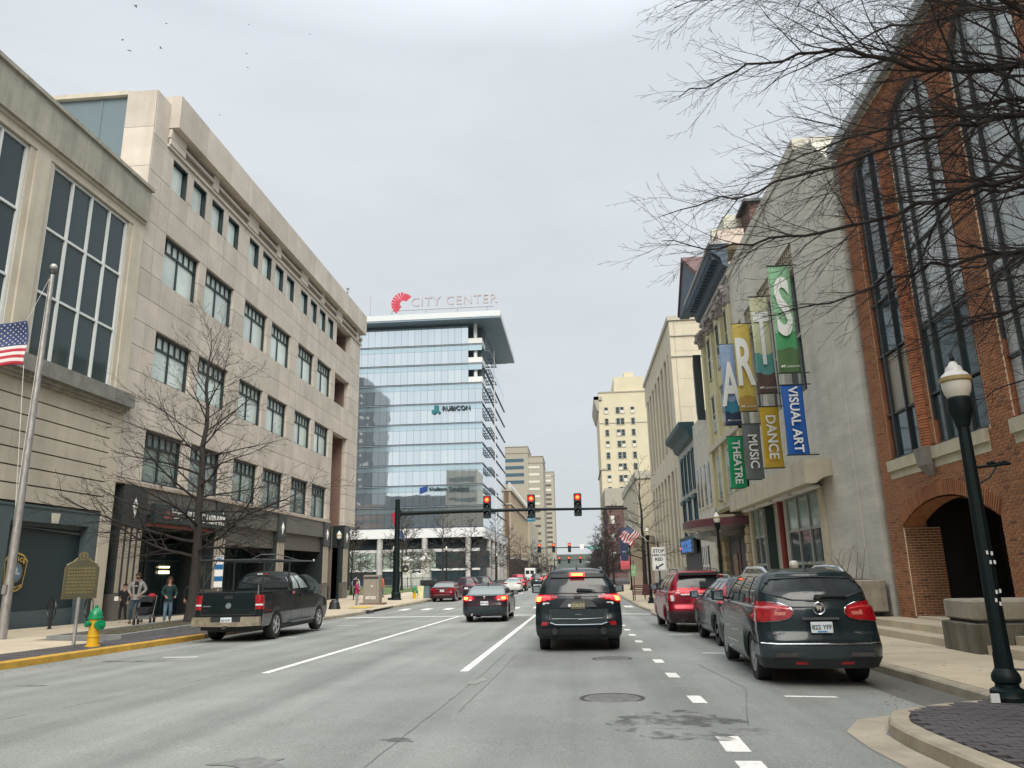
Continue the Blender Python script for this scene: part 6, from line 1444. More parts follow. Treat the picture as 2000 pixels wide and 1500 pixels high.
def rear_reg(name,m,poly,off=.008,keep=True,side=0,ymax=1.0):
    f=poly_xz(poly); return dict(name=name,mat=m,side=side,keep=keep,excl=not keep,off=off,test=lambda LV,CO,x,y,z,nc,ns:f(x,z)&(CO<nc+3)&(y<ymax))
# ---- black SUV waiting in the middle (rear at y=17.1)
jp=paintm('paint_black_teal',(.010,.016,.020)); jb=mat('paint_black_bumper',(.012,.02,.026),.3,var=0,coat=.7)
def gl_reg(poly):
    f=poly_xz(poly); return lambda LV,CO,x,y,z,nc,ns: f(x,z)&(CO<nc+.3)&(y<1.2)
reg=std_glass(gl_reg([(-.1,1.245),(.70,1.27),(.665,1.40),(.60,1.575),(-.1,1.60)]),side_gl,tint2)
tl_poly=[(.46,1.21),(.80,1.245),(1.0,1.24),(1.0,1.04),(.86,1.03),(.80,1.08),(.52,1.13),(.45,1.16)]
reg+=[rear_reg('tail_lamp',redl,tl_poly,.012,side=1,ymax=.62),rear_reg('tail_lamp_glow',redlit,[(.62,1.195),(.86,1.205),(.94,1.19),(.94,1.08),(.84,1.075),(.78,1.11),(.62,1.14)],.018,side=1,ymax=.5),rear_reg('lamp_core',amblit,[(.795,1.17),(.90,1.16),(.90,1.09),(.84,1.085),(.82,1.12)],.022,side=1,ymax=.45),
      rear_reg('lamp_clear_strip',lampw,[(.62,1.06),(.78,1.06),(.78,1.025),(.62,1.035)],.01,side=1),rear_reg('tailgate_lower',jb,[(-.1,.93),(.66,.93),(.66,.70),(-.1,.70)],.003),rear_reg('reflector',redl,[(.66,.655),(.80,.665),(.82,.58),(.70,.575)],.012,side=1),
      rear_reg('bumper_lower',plast,[(-.1,.54),(.93,.50),(.93,.36),(-.1,.40)],.006),rear_reg('spoiler',plast,[(-.1,1.60),(.60,1.58),(.62,1.66),(-.1,1.69)],.03)]
S=suv_spec(4.82,1.94,1.78,2.915,.98,.385,zbelt=1.16,roofw=.64,regions=reg,roofrear=.34,hood=1.05,su=8,sv=8)
JP,Q=build_car('black_suv','black SUV with glowing brake lights waiting in the middle lane at the signal','car',(-.03,17.15,zr(18)-.01),R(0),S,jp)
yR=.07
mb=MB().prism([(-.5,.905),(.5,.905),(.62,.925),(.66,.90),(.60,.70),(.68,.64),(.62,.615),(-.62,.615),(-.68,.64),(-.60,.70),(-.66,.90),(-.62,.925)],-.03,.12,'xz'); part('bumper_insert',mb,jb,JP)
part('chrome_strip',MB().tube([(-.62,-.03,.64),(-.5,-.045,.60),(0,-.055,.595),(.5,-.045,.60),(.62,-.03,.64)],.012,5).tube([(-.62,-.02,.90),(-.58,-.03,.73),(0,-.045,.715),(.58,-.03,.73),(.62,-.02,.90)],.008,5),mat('dull_chrome',(.25,.29,.32),.3,metal=.8,var=0),JP,smooth=True)
part('plate_recess',MB().prism([(-.36,1.03),(-.26,1.125),(.26,1.125),(.36,1.03),(.42,.96),(-.42,.96)],.02,.07,'xz'),mat('recess_grey',(.07,.075,.08),.4,var=0),JP)
plate_part(JP,1.0,.02,'COL215',pm=mat('plate_gold_dark',(.12,.11,.07),.5,var=.2),tm=mat('plate_char_gold',(.55,.52,.36),.5,var=0)); part('plate_seal',MB().lathe([(.035,-.0),(.035,.012)],(-.19,.0,1.0),10,'y'),white,JP)
text('lettering','Jeep',.10,mat('badge_dark',(.09,.06,.06),.4,metal=.6,var=0),JP,(0,.05,1.19),'-y',ext=.006,bold=.03)
part('tow_badge',MB().box(-.07,.07,-.05,-.03,.80,.815),MT['dull_chrome'],JP)
for sx in (-.53,.53):
    part('exhaust_tip',MB().lathe([(.065,-.02),(.075,-.03),(.075,.15),(.06,.15),(.055,.0)],(sx,-.01,.47),14,'y'),blackp,JP)
part('rear_wiper',MB().prism([(-.03,1.335),(.02,1.36),(.30,1.335),(.44,1.30),(.30,1.305),(0,1.31)],.08,.13,'xz'),plast,JP)
part('high_brake_lamp',MB().box(-.13,.13,.17,.24,1.635,1.675),amblit,JP); part('brake_lamp_halo',MB().box(-.17,.17,.18,.25,1.615,1.69),redlit,JP)
for sx in (-.56,.56): part('roof_rail',MB().tube([(sx,.55,1.74),(sx,.7,1.80),(sx,2.3,1.81),(sx,2.5,1.75)],.018,6),mat('rail_grey',(.22,.24,.25),.4,metal=.7,var=0) if 'rail_grey' not in MT else MT['rail_grey'],JP,smooth=True)
part('fin_antenna',MB().prism([(.5,1.79),(.75,1.79),(.55,1.87)],-.02,.02),plast,JP)
mirror_parts(JP,.93,3.15,1.28,1.15)
JQ=Q
# ---- dark SUV parked on the right, nearest (rear y ~11.95)
bk_=paintm('paint_dark_slate',(.012,.022,.026)); bkl=mat('bumper_slate',(.02,.032,.037),.35,var=0,coat=.5)
reg=std_glass(gl_reg([(-.1,1.27),(.35,1.285),(.74,1.40),(.76,1.45),(.62,1.60),(-.1,1.63)]),side_gl,tint2,pillars=(.05,.24,.29,.58,.63,.96))
tlb=[(.44,1.19),(.56,1.235),(.70,1.255),(.86,1.245),(1.02,1.21),(1.02,.97),(.80,.97),(.58,.985),(.44,1.02),(.38,1.08),(.385,1.14)]
reg+=[rear_reg('tail_lamp',redl,tlb,.014,side=1,ymax=.62),rear_reg('lamp_clear_strip',mat('lamp_inner_pale',(.50,.16,.12),.2,var=.2,scale=30),[(.48,1.10),(.64,1.125),(.64,1.06),(.50,1.06)],.018,side=1),
      rear_reg('bumper_lower',bkl,[(-.1,.64),(1.0,.64),(1.0,.42),(-.1,.40)],.008),rear_reg('diffuser',plast,[(-.1,.44),(.90,.46),(.90,.30),(-.1,.30)],.012),rear_reg('reflector',redl,[(.24,.395),(.42,.40),(.42,.36),(.24,.355)],.02,side=1)]
S=suv_spec(5.12,1.84,1.74,3.02,1.08,.38,zbelt=1.16,roofw=.68,regions=reg,roofrear=.42,cr=.30,bow=.12,spokes=7,su=8,sv=8,glass_top=1.64)
BU,Q=build_car('dark_slate_suv','large dark slate SUV with chrome roof rails parked nearest on the right','car',(3.47,11.62,zr(13,3.6)-.0),R(-2.2),S,bk_,group='cars parked along the right kerb'); BU.scale=(.955,.955,.955)
part('chrome_strip',MB().tube([(-.88,.17,.66),(-.66,-.0,.655),(0,-.03,.655),(.66,-.0,.655),(.88,.17,.66)],.012,5),chrome,BU,smooth=True)
def surf_pts(Q,pts,off):
    H_,W_,_=Q.shape; r=Q[:,:W_//3].reshape(-1,3); out=[]
    for x,z in pts:
        d=(r[:,0]-x)**2+(r[:,2]-z)**2+np.where(r[:,1]>.9,9,0); i=np.argmin(d); out.append((x,r[i,1]-off,z))
    return out
def trim(t,Q,pts,r,m,off=.004,name='seam'):
    for s_ in (1,-1):
        e_=surf_pts(Q,pts,off); part(name,MB().tube([(s_*x,y,z) for x,y,z in e_],r,4),m,t)
def dense(P,n=6): return [(P[i][0]+(P[i+1][0]-P[i][0])*k/n,P[i][1]+(P[i+1][1]-P[i][1])*k/n) for i in range(len(P)-1) for k in range(n)]+[P[-1]]
trim(BU,Q,dense([(0,1.27),(.35,1.285),(.74,1.40),(.76,1.45),(.62,1.60),(0,1.63)]),.013,plast,.006,'glass_edge_trim')
trim(BU,Q,dense([(.70,1.26),(.72,1.1),(.73,.97),(.72,.80),(.70,.67)]),.006,blackp); trim(BU,Q,dense([(.0,.645),(.7,.645),(.86,.65)]),.007,blackp,.006)
trim(BU,Q,dense([(.385,1.07),(.44,1.015),(.58,.98),(.80,.965),(.88,.965)]),.008,blackp,.014,'lamp_lower_trim')
trim(BU,Q,dense([(.46,1.15),(.60,1.175),(.70,1.18)]),.012,mat('lamp_bright_red',(.62,.03,.04),.2,var=0,coat=.5),.02,'lamp_light_bar')
for s_ in (1,-1):
    e_=surf_pts(Q,[(.385,1.07),(.375,1.11),(.385,1.145),(.415,1.18),(.46,1.205),(.56,1.242),(.64,1.255),(.70,1.26),(.78,1.256),(.84,1.247)],.016)
    part('lamp_chrome_edge',MB().tube([(s_*x,y,z) for x,y,z in e_],.009,5),chrome,BU,smooth=True)
part('trunk_handle',MB().box(-.27,.27,-.0,.06,1.0,1.03),MT['recess_grey'],BU); plate_part(BU,.89,-.005,'822 YFF',w=.158,h=.08)
part('plate_seal',MB().box(-.07,.07,-.02,-.017,.82,.84),mat('plate_blue',(.05,.2,.45),.5,var=0),BU)
part('emblem_ring',MB().tube([(.085*math.sin(6.283*k/20),.035,1.165+.085*math.cos(6.283*k/20)) for k in range(21)],.010,6),chrome,BU,smooth=True)
part('emblem_shield',MB().prism([(-.05,1.20),(-.02,1.13),(.0,1.16),(-.0,1.20)],.03,.04,'xz').prism([(-.01,1.19),(.02,1.12),(.05,1.20),(.02,1.20)],.028,.038,'xz'),chrome,BU)
text('lettering','BUICK',.045,chrome,BU,(-.62,.075,.80),'-y',ext=.003,sx=1.5); text('lettering','ENCLAVE',.045,chrome,BU,(.62,.075,.80),'-y',ext=.003,sx=1.4)
part('rear_wiper',MB().prism([(-.03,1.31),(.0,1.36),(.06,1.36),(.44,1.35),(.46,1.335),(.1,1.325),(.03,1.29)],.13,.20,'xz'),plast,BU)
for sx in (-.55,.55): part('exhaust_tip',MB().box(sx-.17,sx+.17,-.0,.15,.46,.53).box(sx-.15,sx+.15,-.01,.0,.475,.515),iron,BU)
for sx in (-.60,.60): part('roof_rail',MB().tube([(sx,.62,1.68),(sx,.9,1.765),(sx,1.5,1.79),(sx,2.3,1.78),(sx,2.75,1.68)],.028,8),chrome,BU,smooth=True)
part('antenna',MB().tube([(0,.62,1.74),(.05,.35,2.0)],.006,5),plast,BU)
mirror_parts(BU,.88,3.35,1.27,1.2,m=bk_)
part('side_chrome_strip',MB().tube([(-.90,1.7,.52),(-.915,3.2,.50)],.014,5).tube([(.90,1.7,.52),(.915,3.2,.50)],.014,5),chrome,BU)
trim(JP,JQ,dense([(0,1.245),(.70,1.27),(.665,1.40),(.60,1.575),(0,1.60)]),.012,plast,.006,'glass_edge_trim')
trim(JP,JQ,dense([(.60,1.24),(.60,1.03),(.66,.93),(.66,.70),(0,.695)]),.006,blackp,.006)
# ---- grey crossover ahead of it
gp=paintm('paint_slate_grey',(.045,.06,.068))
reg=std_glass(gl_reg([(-.1,1.16),(.62,1.18),(.56,1.42),(-.1,1.44)]),side_gl,tint2)
reg+=[rear_reg('tail_lamp',redl,[(.62,1.42),(.80,1.40),(.98,1.10),(.98,.98),(.55,1.0),(.60,1.12),(.68,1.2)],.012,side=1,ymax=.6)]
S=suv_spec(4.5,1.82,1.60,2.64,.90,.345,zbelt=1.05,roofw=.56,regions=reg,roofrear=.35,spokes=5)
GC,Q=build_car('grey_crossover','slate grey crossover with alloy wheels parked between the red and the dark SUV','car',(4.08,18.05,zr(19,3.9)-.005),R(0),S,gp,group='cars parked along the right kerb')
for sx in (-.50,.50): part('roof_rail',MB().tube([(sx,.55,1.55),(sx,.75,1.63),(sx,2.0,1.64),(sx,2.3,1.57)],.016,6),chrome,GC,smooth=True)
mirror_parts(GC,.88,2.85,1.14,1.1,m=gp); plate_part(GC,.85,.02,'')
tag(link('cream_dome_object',MB().sphere((5.6,20.5,zs(5.6,20.5)+1.72),.12,8,6).tube([(5.6,20.5,zs(5.6,20.5)),(5.6,20.5,zs(5.6,20.5)+1.65)],.03,6).mesh('cream_dome_object',globe)),'small cream-topped post behind the grey crossover','post')
# ---- red SUV
rp=paintm('paint_deep_red',(.22,.005,.015),.2,.45)
reg=std_glass(gl_reg([(-.1,1.27),(.70,1.27),(.64,1.60),(-.1,1.62)]),side_gl,tint2)
reg+=[rear_reg('tail_lamp',redl,[(.62,1.22),(1.02,1.22),(1.02,.90),(.78,.90),(.74,1.06),(.64,1.10)],.014,side=1,ymax=.5),rear_reg('lamp_clear_strip',lampw,[(.80,1.10),(.88,1.10),(.90,.90),(.82,.90)],.02,side=1),rear_reg('bumper_lower',mat('bumper_dark_red_black',(.03,.012,.014),.4,var=0),[(-.1,.66),(1.0,.64),(1.0,.30),(-.1,.30)],.006)]
S=suv_spec(5.02,1.99,1.79,2.86,1.1,.385,zbelt=1.16,roofw=.66,regions=reg,roofrear=.30,cr=.2)
RX,Q=build_car('red_suv','deep red SUV parked on the right, farthest of the three at the kerb','car',(3.62,23.3,zr(24,3.6)),R(0),S,rp,group='cars parked along the right kerb')
part('chrome_strip',MB().box(-.62,.62,.0,.05,1.09,1.125),chrome,RX); plate_part(RX,.96,.02,'')
part('spoiler',MB().prism([(-.62,1.66),(.62,1.66),(.60,1.74),(-.60,1.74)],.12,.5,'xz'),blackp,RX); part('rear_wiper',MB().box(-.02,.45,.10,.14,1.30,1.34),plast,RX)
for sx in (-.60,.60): part('roof_rail',MB().tube([(sx,.55,1.76),(sx,.7,1.83),(sx,2.4,1.84),(sx,2.6,1.77)],.016,6),plast,RX,smooth=True)
mirror_parts(RX,.95,3.1,1.28,1.15); part('exhaust_tip',MB().lathe([(.04,-.04),(.045,.1)],(-.55,.0,.33),10,'y').lathe([(.04,-.04),(.045,.1)],(-.62,.0,.33),10,'y'),chrome,RX)
# ---- sedans
def sedan_spec(L,W,H,wb,ro,R_,regions,zdeck=1.05,roofw=.56,su=4,sv=4):
    w=W/2; wr=R_+.055; a0=ro; a1=ro+wb; cowl=a1-.3; gb=.52
    lv=[L_(.24,w-.06,.10,L-.12,cr=.25,zf=.2),L_(.36,w-.01,.03,L-.04,cr=.26),L_(.50,w,0,L,cr=.28),L_(.62,w,.0,L,cr=.28),L_(.76,w,.03,L-.01,cr=.30),L_(.90,w-.01,.05,L-.08,cr=.3,zf=.68),L_(zdeck-.04,w-.05,.04,L-.25,cr=.32,zf=.74),
        L_(zdeck,w-.11,gb-.08,cowl,cr=.2,g=0,zf=.98),L_(zdeck+(H-zdeck)*.5,w*.5+roofw*.5-.0,gb+.32,cowl-.45,cr=.18,g=.5),L_(H-.08,roofw+.03,gb+.72,cowl-.95,cr=.15,g=.93),L_(H-.035,roofw-.04,gb+.86,cowl-1.1,cr=.12,g=1),L_(H-.01,roofw-.15,gb+1.0,cowl-1.3,cr=.10,g=1,bow=.02)]
    ysL=[.34]
    for ya in (a0,a1):
        ysL+=[ya-wr-.02]+[ya+wr*math.sin(R(b)) for b in (-80,-55,-28,0,28,55,80)]+[ya+wr+.02]
        if ya==a0: ysL+=[a0+wr+(wb-2*wr)*f for f in (.33,.66)]
    n=len(ysL); gl=[gb+.25+(cowl-.15-gb-.25)*i/(n-1) for i in range(n)]; g2=[gb+1.05+(cowl-1.3-gb-1.05)*i/(n-1) for i in range(n)]
    return dict(levels=lv,belt=6,ysL=ysL,ysG0=gl,ysG1=g2,arch=(a0,a1),wr=wr,R=R_,cowl=cowl,su=su,sv=sv,regions=list(regions),L=L,W=W,H=H,crown=.02)
def sed_glass(m,sm):
    return std_glass(lambda LV,CO,x,y,z,nc,ns:(LV>7.1)&(LV<9.1)&(CO<nc-.8),sm,m,side_lo=7.15,side_hi=8.9,pillars=(.12,.44,.50,.90))
dp=paintm('paint_black_cherry',(.028,.012,.018))
reg=sed_glass(skyg,side_gl)+[rear_reg('tail_lamp',redl,[(.36,.93),(.52,1.0),(1.0,1.01),(1.0,.82),(.70,.80),(.46,.85)],.012,side=1,ymax=.6),rear_reg('tail_lamp_glow',redlit,[(.50,.975),(.90,.99),(.90,.86),(.66,.845),(.5,.89)],.018,side=1,ymax=.5),rear_reg('lamp_core',amblit,[(.66,.95),(.80,.95),(.80,.88),(.68,.87)],.022,side=1,ymax=.4),rear_reg('lamp_clear_strip',lampw,[(.52,.86),(.62,.86),(.62,.83),(.52,.83)],.02,side=1),rear_reg('bumper_lower',jb,[(-.1,.62),(.9,.62),(.9,.30),(-.1,.30)],.006)]
S=sedan_spec(4.63,1.80,1.46,2.70,.98,.33,reg)
SD,Q=build_car('dark_sedan','black cherry sedan braking in the left lane with lit tail lamps and a white plate','car',(-3.72,30.3,zr(31)),R(0),S,dp)
plate_part(SD,.73,-.0,'B7R 418'); part('emblem',MB().sphere((0,.02,.95),.05,8,6),chrome,SD); part('high_brake_lamp',MB().box(-.14,.14,.86,.9,1.13,1.18),amblit,SD)
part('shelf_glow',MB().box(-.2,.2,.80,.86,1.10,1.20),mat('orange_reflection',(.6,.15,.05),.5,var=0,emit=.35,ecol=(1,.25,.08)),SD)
part('fin_antenna',MB().prism([(1.3,1.44),(1.5,1.44),(1.32,1.53)],-.02,.02),plast,SD); mirror_parts(SD,.85,2.95,1.06,1.05); part('exhaust_tip',MB().lathe([(.04,-.02),(.045,.12)],(-.5,.02,.30),10,'y'),chrome,SD)
mp_=paintm('paint_maroon',(.13,.008,.018),.25,.4)
reg=sed_glass(skyg,side_gl)+[rear_reg('tail_lamp',redl,[(.44,.95),(1.0,.97),(1.0,.80),(.5,.84)],.01,side=1,ymax=.6),rear_reg('bumper_lower',plast,[(-.1,.40),(.9,.40),(.9,.26),(-.1,.26)],.006)]
S=sedan_spec(4.85,1.86,1.45,2.8,1.05,.335,reg,su=3,sv=3)
MS,Q=build_car('maroon_sedan','maroon sedan parked at the left kerb past the crossing','car',(-10.1,56.6,zr(58)),R(0),S,mp_,group='cars beyond the signals')
plate_part(MS,.80,-.0,'KMZ 91'); part('chrome_strip',MB().box(-.6,.6,-.03,.0,.50,.52).box(-.45,.45,.0,.04,.905,.93),chrome,MS); part('spoiler',MB().box(-.65,.65,.08,.2,1.05,1.075),plast,MS); mirror_parts(MS,.88,3.0,1.05)
# ---- generic far cars
def far_suv(lab,x,y,m,lit=False,L=4.6,W=1.85,H=1.68,roof=None,nm='far_suv'):
    rg=std_glass(gl_reg([(-.1,1.16),(.62,1.16),(.55,1.50),(-.1,1.52)]),tint,tint2)+[rear_reg('tail_lamp',redlit if lit else redl,[(.60,1.2),(1.0,1.2),(1.0,.92),(.72,.92)],.012,side=1,ymax=.5),rear_reg('bumper_lower',plast,[(-.1,.55),(1.0,.55),(1.0,.3),(-.1,.3)],.006)]
    S=suv_spec(L,W,H,2.68,.92,.35,zbelt=1.06,roofw=.58,regions=rg,roofrear=.3,su=2,sv=2)
    t,_=build_car(nm,lab,'car',(x,y,zr(y)),0,S,m,group='cars beyond the signals'); plate_part(t,.82,.0,''); mirror_parts(t,.9,2.95,1.15); return t
def far_sedan(lab,x,y,m,lit=False,nm='far_sedan',rz=0):
    rg=sed_glass(skyg,tint)+[rear_reg('tail_lamp',redlit if lit else redl,[(.45,.95),(1.0,.97),(1.0,.80),(.5,.84)],.01,side=1,ymax=.6)]
    S=sedan_spec(4.7,1.82,1.45,2.7,1.0,.33,rg,su=2,sv=2)
    t,_=build_car(nm,lab,'car',(x,y,zr(y)),rz,S,m,group='cars beyond the signals'); plate_part(t,.8,.0,''); mirror_parts(t,.86,2.9,1.05); return t
wp=paintm('paint_pearl_white',(.62,.62,.60),.25,0); sp_=paintm('paint_silver',(.36,.37,.37),.25,.6); pu=paintm('paint_plum',(.05,.012,.03)); bp_=paintm('paint_black',(.015,.017,.02)); rd=paintm('paint_bright_red',(.35,.02,.02))
far_suv('plum purple crossover just behind the maroon sedan',-9.3,63.5,pu,W=1.8)
far_suv('grey SUV third in the left row beyond the signals',-9.2,74,bp_)
far_sedan('pearl white sedan waiting beyond the dark sedan',-6.9,80,wp)
far_suv('dark red SUV beyond the white sedan in the left row',-6.6,84,rp,H=1.8)
far_sedan('silver sedan in the left lane just short of the dark braking SUV',-7.2,99,sp_)
far_suv('far black SUV with lit brake lamps in the second lane',-6.05,111,bp_,lit=True,H=1.75,W=1.95)
far_suv('bright red SUV with lit lamps beside the far black SUV',-4.5,125,rd,lit=True)
far_sedan('small white car far up the street ahead of the red SUV',-3.6,150,wp)
far_sedan('silver hatchback parked far up the right kerb',2.2,72,sp_); far_suv('silver SUV parked behind the hatchback on the right',2.2,80,sp_)
t=thing('white_van','white box van far up the street between the cars','van',(-9.4,150,zr(150)),group='cars beyond the signals')
part('box_body',MB().bbox(-1.0,1.0,0,4.6,.6,2.75,.06),wp,t); part('cab',MB().bbox(-.95,.95,4.6,5.9,.5,1.9,.15),wp,t); part('rear_window',MB().box(-.8,-.1,-.01,0,1.6,2.3).box(.1,.8,-.01,0,1.6,2.3),tint,t); part('bumper',MB().box(-1,1,-.1,0,.4,.6),plast,t)
for sx in (-.8,.8):
    for y in (1.0,4.8): part('wheel',MB().lathe([(.2,-.12),(.36,-.12),(.36,.12),(.2,.12)],(sx,y,.36),16,'x'),rubber,t)
for sx in (-.93,.93): part('tail_lamp',MB().box(sx-.06,sx+.06,-.02,0,1.0,1.4),redl,t)
# ---- pickup truck (rear at y~21.7)
pp=mat('paint_truck_black',(.005,.011,.013),.3,.0,var=0,coat=.18,spec=.2); pp2=mat('paint_truck_silver',(.17,.18,.185),.35,metal=.5,var=.05,scale=2,coat=.5)
def trk():
    L,W,H,w=5.95,2.02,1.90,1.0; R_=.41; wr=.47; a0,a1=1.22,5.0-.0; L=6.1; cowl=4.45; cab=2.35
    lv=[L_(.42,w-.05,.10,L-.1,cr=.06,zf=.35,bow=.02),L_(.52,w-.01,.05,L-.04,cr=.07,bow=.02),L_(.66,w,.04,L,cr=.08,bow=.02),L_(.80,w,.04,L,cr=.08,bow=.02),L_(1.0,w-.01,.04,L-.02,cr=.08,bow=.02,zf=.92),L_(1.2,w-.02,.04,L-.08,cr=.08,zf=1.0,bow=.02),L_(1.36,w-.05,.05,L-.2,cr=.08,zf=1.06,bow=.02),
        L_(1.37,w-.10,cab,cowl,cr=.06,zf=1.22,g=0,bow=.02),L_(1.62,w-.16,cab+.06,cowl-.35,cr=.06,g=.5,bow=.02),L_(1.82,.72,cab+.13,cowl-.72,cr=.08,g=.93,bow=.02),L_(1.89,.64,cab+.2,cowl-.85,cr=.08,g=1,bow=.02),L_(1.925,.5,cab+.35,cowl-1.0,cr=.06,g=1,bow=.02)]
    ysL=[.15]
    for ya in (a0,a1):
        ysL+=[ya-wr-.02]+[ya+wr*math.sin(R(b)) for b in (-80,-55,-28,0,28,55,80)]+[ya+wr+.02]
        if ya==a0: ysL+=[a0+wr+(a1-a0-2*wr)*f for f in (.33,.66)]
    n=len(ysL); gl=[cab+.14+(cowl-.15-cab-.14)*i/(n-1) for i in range(n)]; g2=[cab+.34+(cowl-1.0-cab-.34)*i/(n-1) for i in range(n)]
    rg=[dict(name='bed_opening',mat=None,test=lambda LV,CO,x,y,z,nc,ns:(LV>6)&(LV<7)&((CO<nc+.1)|((CO<nc+ns-1)&(y<2.35)&(x<.9))))]
    rg+=std_glass(lambda LV,CO,x,y,z,nc,ns:(LV>7.25)&(LV<8.9)&(CO<3.6),mat('truck_side_glass',(.42,.48,.48),.05,var=0,spec=.9),tint,side_lo=7.2,side_hi=8.9,pillars=(.06,.36,.42,.90))
    rg+=[dict(name='lower_panel',mat=pp2,test=lambda LV,CO,x,y,z,nc,ns:(z<.76)&(LV<6)&(CO>nc-.3)&(CO<nc+ns),off=.002,keep=True,excl=False)]
    rg+=[rear_reg('tail_lamp',redl,[(.80,1.30),(1.03,1.30),(1.03,.88),(.80,.88)],.014,side=1,ymax=.22),rear_reg('lamp_clear_strip',lampw,[(.81,1.07),(.98,1.07),(.98,1.0),(.81,1.0)],.02,side=1,ymax=.2)]
    return dict(levels=lv,belt=6,ysL=ysL,ysG0=gl,ysG1=g2,arch=(a0,a1),wr=wr,R=R_,cowl=cowl,su=4,sv=4,regions=rg,L=L,W=W,H=H,tw=.27,spokes=5,track=.84)
TK,Q=build_car('black_pickup','black and silver pickup truck with a ladder rack parked at the left kerb','pickup truck',(-9.98,21.35,zr(22)),R(0),trk(),pp)
part('bed_liner',MB().box(-.86,.86,.10,2.33,.80,.84).box(-.90,-.86,.08,2.36,.82,1.36).box(.86,.90,.08,2.36,.82,1.36).box(-.88,.88,2.33,2.37,.82,1.36).box(-.88,.88,.08,.12,.82,1.36),plast,TK)
part('bed_rail_cap',MB().box(-.98,-.86,.06,2.4,1.355,1.385).box(.86,.98,.06,2.4,1.355,1.385).box(-.9,.9,.05,.12,1.355,1.385),plast,TK)
part('cab_back_wall',MB().box(-.84,.84,2.36,2.42,1.3,1.45),pp,TK)
part('rear_bumper',MB().prism([(-1.0,.46),(-.98,.70),(-.45,.70),(-.43,.56),(.43,.56),(.45,.70),(.98,.70),(1.0,.46),(.42,.44),(-.42,.44)],-.10,.05,'xz'),mat('bumper_dull_chrome',(.40,.36,.29),.3,metal=.7,var=.35,scale=7),TK)
part('plate_well',MB().box(-.43,.43,-.04,.03,.45,.70),plast,TK); plate_part(TK,.60,-.05,'837597',w=.16,h=.085)
part('tailgate_seam',MB().box(-.80,-.79,.03,.045,.76,1.36).box(.79,.80,.03,.045,.76,1.36).box(-.79,.79,.03,.045,.75,.76),joint,TK)
part('tailgate_handle',MB().box(-.12,.12,.02,.045,1.19,1.28),plast,TK); part('badge_oval',MB().lathe([(.001,-.012),(.075,-.01),(.085,.01)],(0,.03,1.0),18,'y'),mat('badge_chrome_blue',(.25,.30,.36),.3,metal=.6,var=0),TK,smooth=True); TK.children[-1].scale=(1.6,1,1)
part('model_badge',MB().box(-.75,-.52,.025,.045,.98,1.01),MT['rail_grey'],TK); part('high_brake_lamp',MB().box(-.22,.0,2.42,2.47,1.86,1.895),lampw,TK); part('cab_lamp',MB().box(.0,.12,2.42,2.47,1.86,1.895),redl,TK)
part('running_board',MB().box(.98,1.1,2.3,4.2,.40,.45).box(-1.1,-.98,2.3,4.2,.40,.45),MT['rail_grey'],TK); part('door_seam',MB().box(1.0,1.004,2.3,2.31,.5,1.35).box(1.0,1.004,3.2,3.21,.5,1.35),joint,TK)
part('door_handle',MB().box(.985,1.03,3.0,3.15,1.18,1.22),pp,TK); part('hitch',MB().box(-.05,.05,-.18,.0,.38,.46),iron,TK); part('spare_tyre',MB().lathe([(.2,-.12),(.38,-.12),(.38,.12),(.2,.12)],(0,.95,.48),20,'z'),rubber,TK)
part('fuel_sticker',MB().box(1.0,1.01,2.32,2.5,1.26,1.33),mat('sticker_pink_red',(.6,.12,.15),.5,var=0),TK)
mirror_parts(TK,.98,3.72,1.38,1.05)
rk=MB(); zt=2.28
for sx in (-.9,.9):
    rk.tube([(sx,-.0,zt),(sx,4.3,zt)],.024,6)
    for y in (.25,2.2): rk.tube([(sx*.99,y,1.36),(sx,y,zt)],.024,6)
    rk.tube([(sx,4.3,zt),(sx,4.35,zt+.02)],.02,6)
    rk.tube([(sx,.25,1.5),(sx,1.0,zt)],.016,5)
for y in (.0,1.1,2.2,3.3,4.3): rk.tube([(-.9,y,zt),(.9,y,zt)],.022,6)
rk.tube([(.9,1.0,zt),(.9,1.0,zt+.18),(.6,4.1,zt+.0)],.014,5).tube([(-.9,0,zt),(-.9,.0,zt+.12),(-.75,1.2,zt+.12)],.014,5).tube([(.5,.2,zt),(.5,.9,zt+.16),(.9,1.0,zt+.16)],.014,5)
part('ladder_rack',rk,mat('rack_grey_black',(.05,.055,.06),.35,metal=.5,var=.1),TK,smooth=True)
part('rack_hook',MB().sphere((.93,4.32,zt+.02),.05,8,6),steel,TK)
ch=MB()
for k in range(7): ch.sphere((.86,.03,1.55-.04*k),.02,6,4)
part('tie_chain',ch,steel,TK)
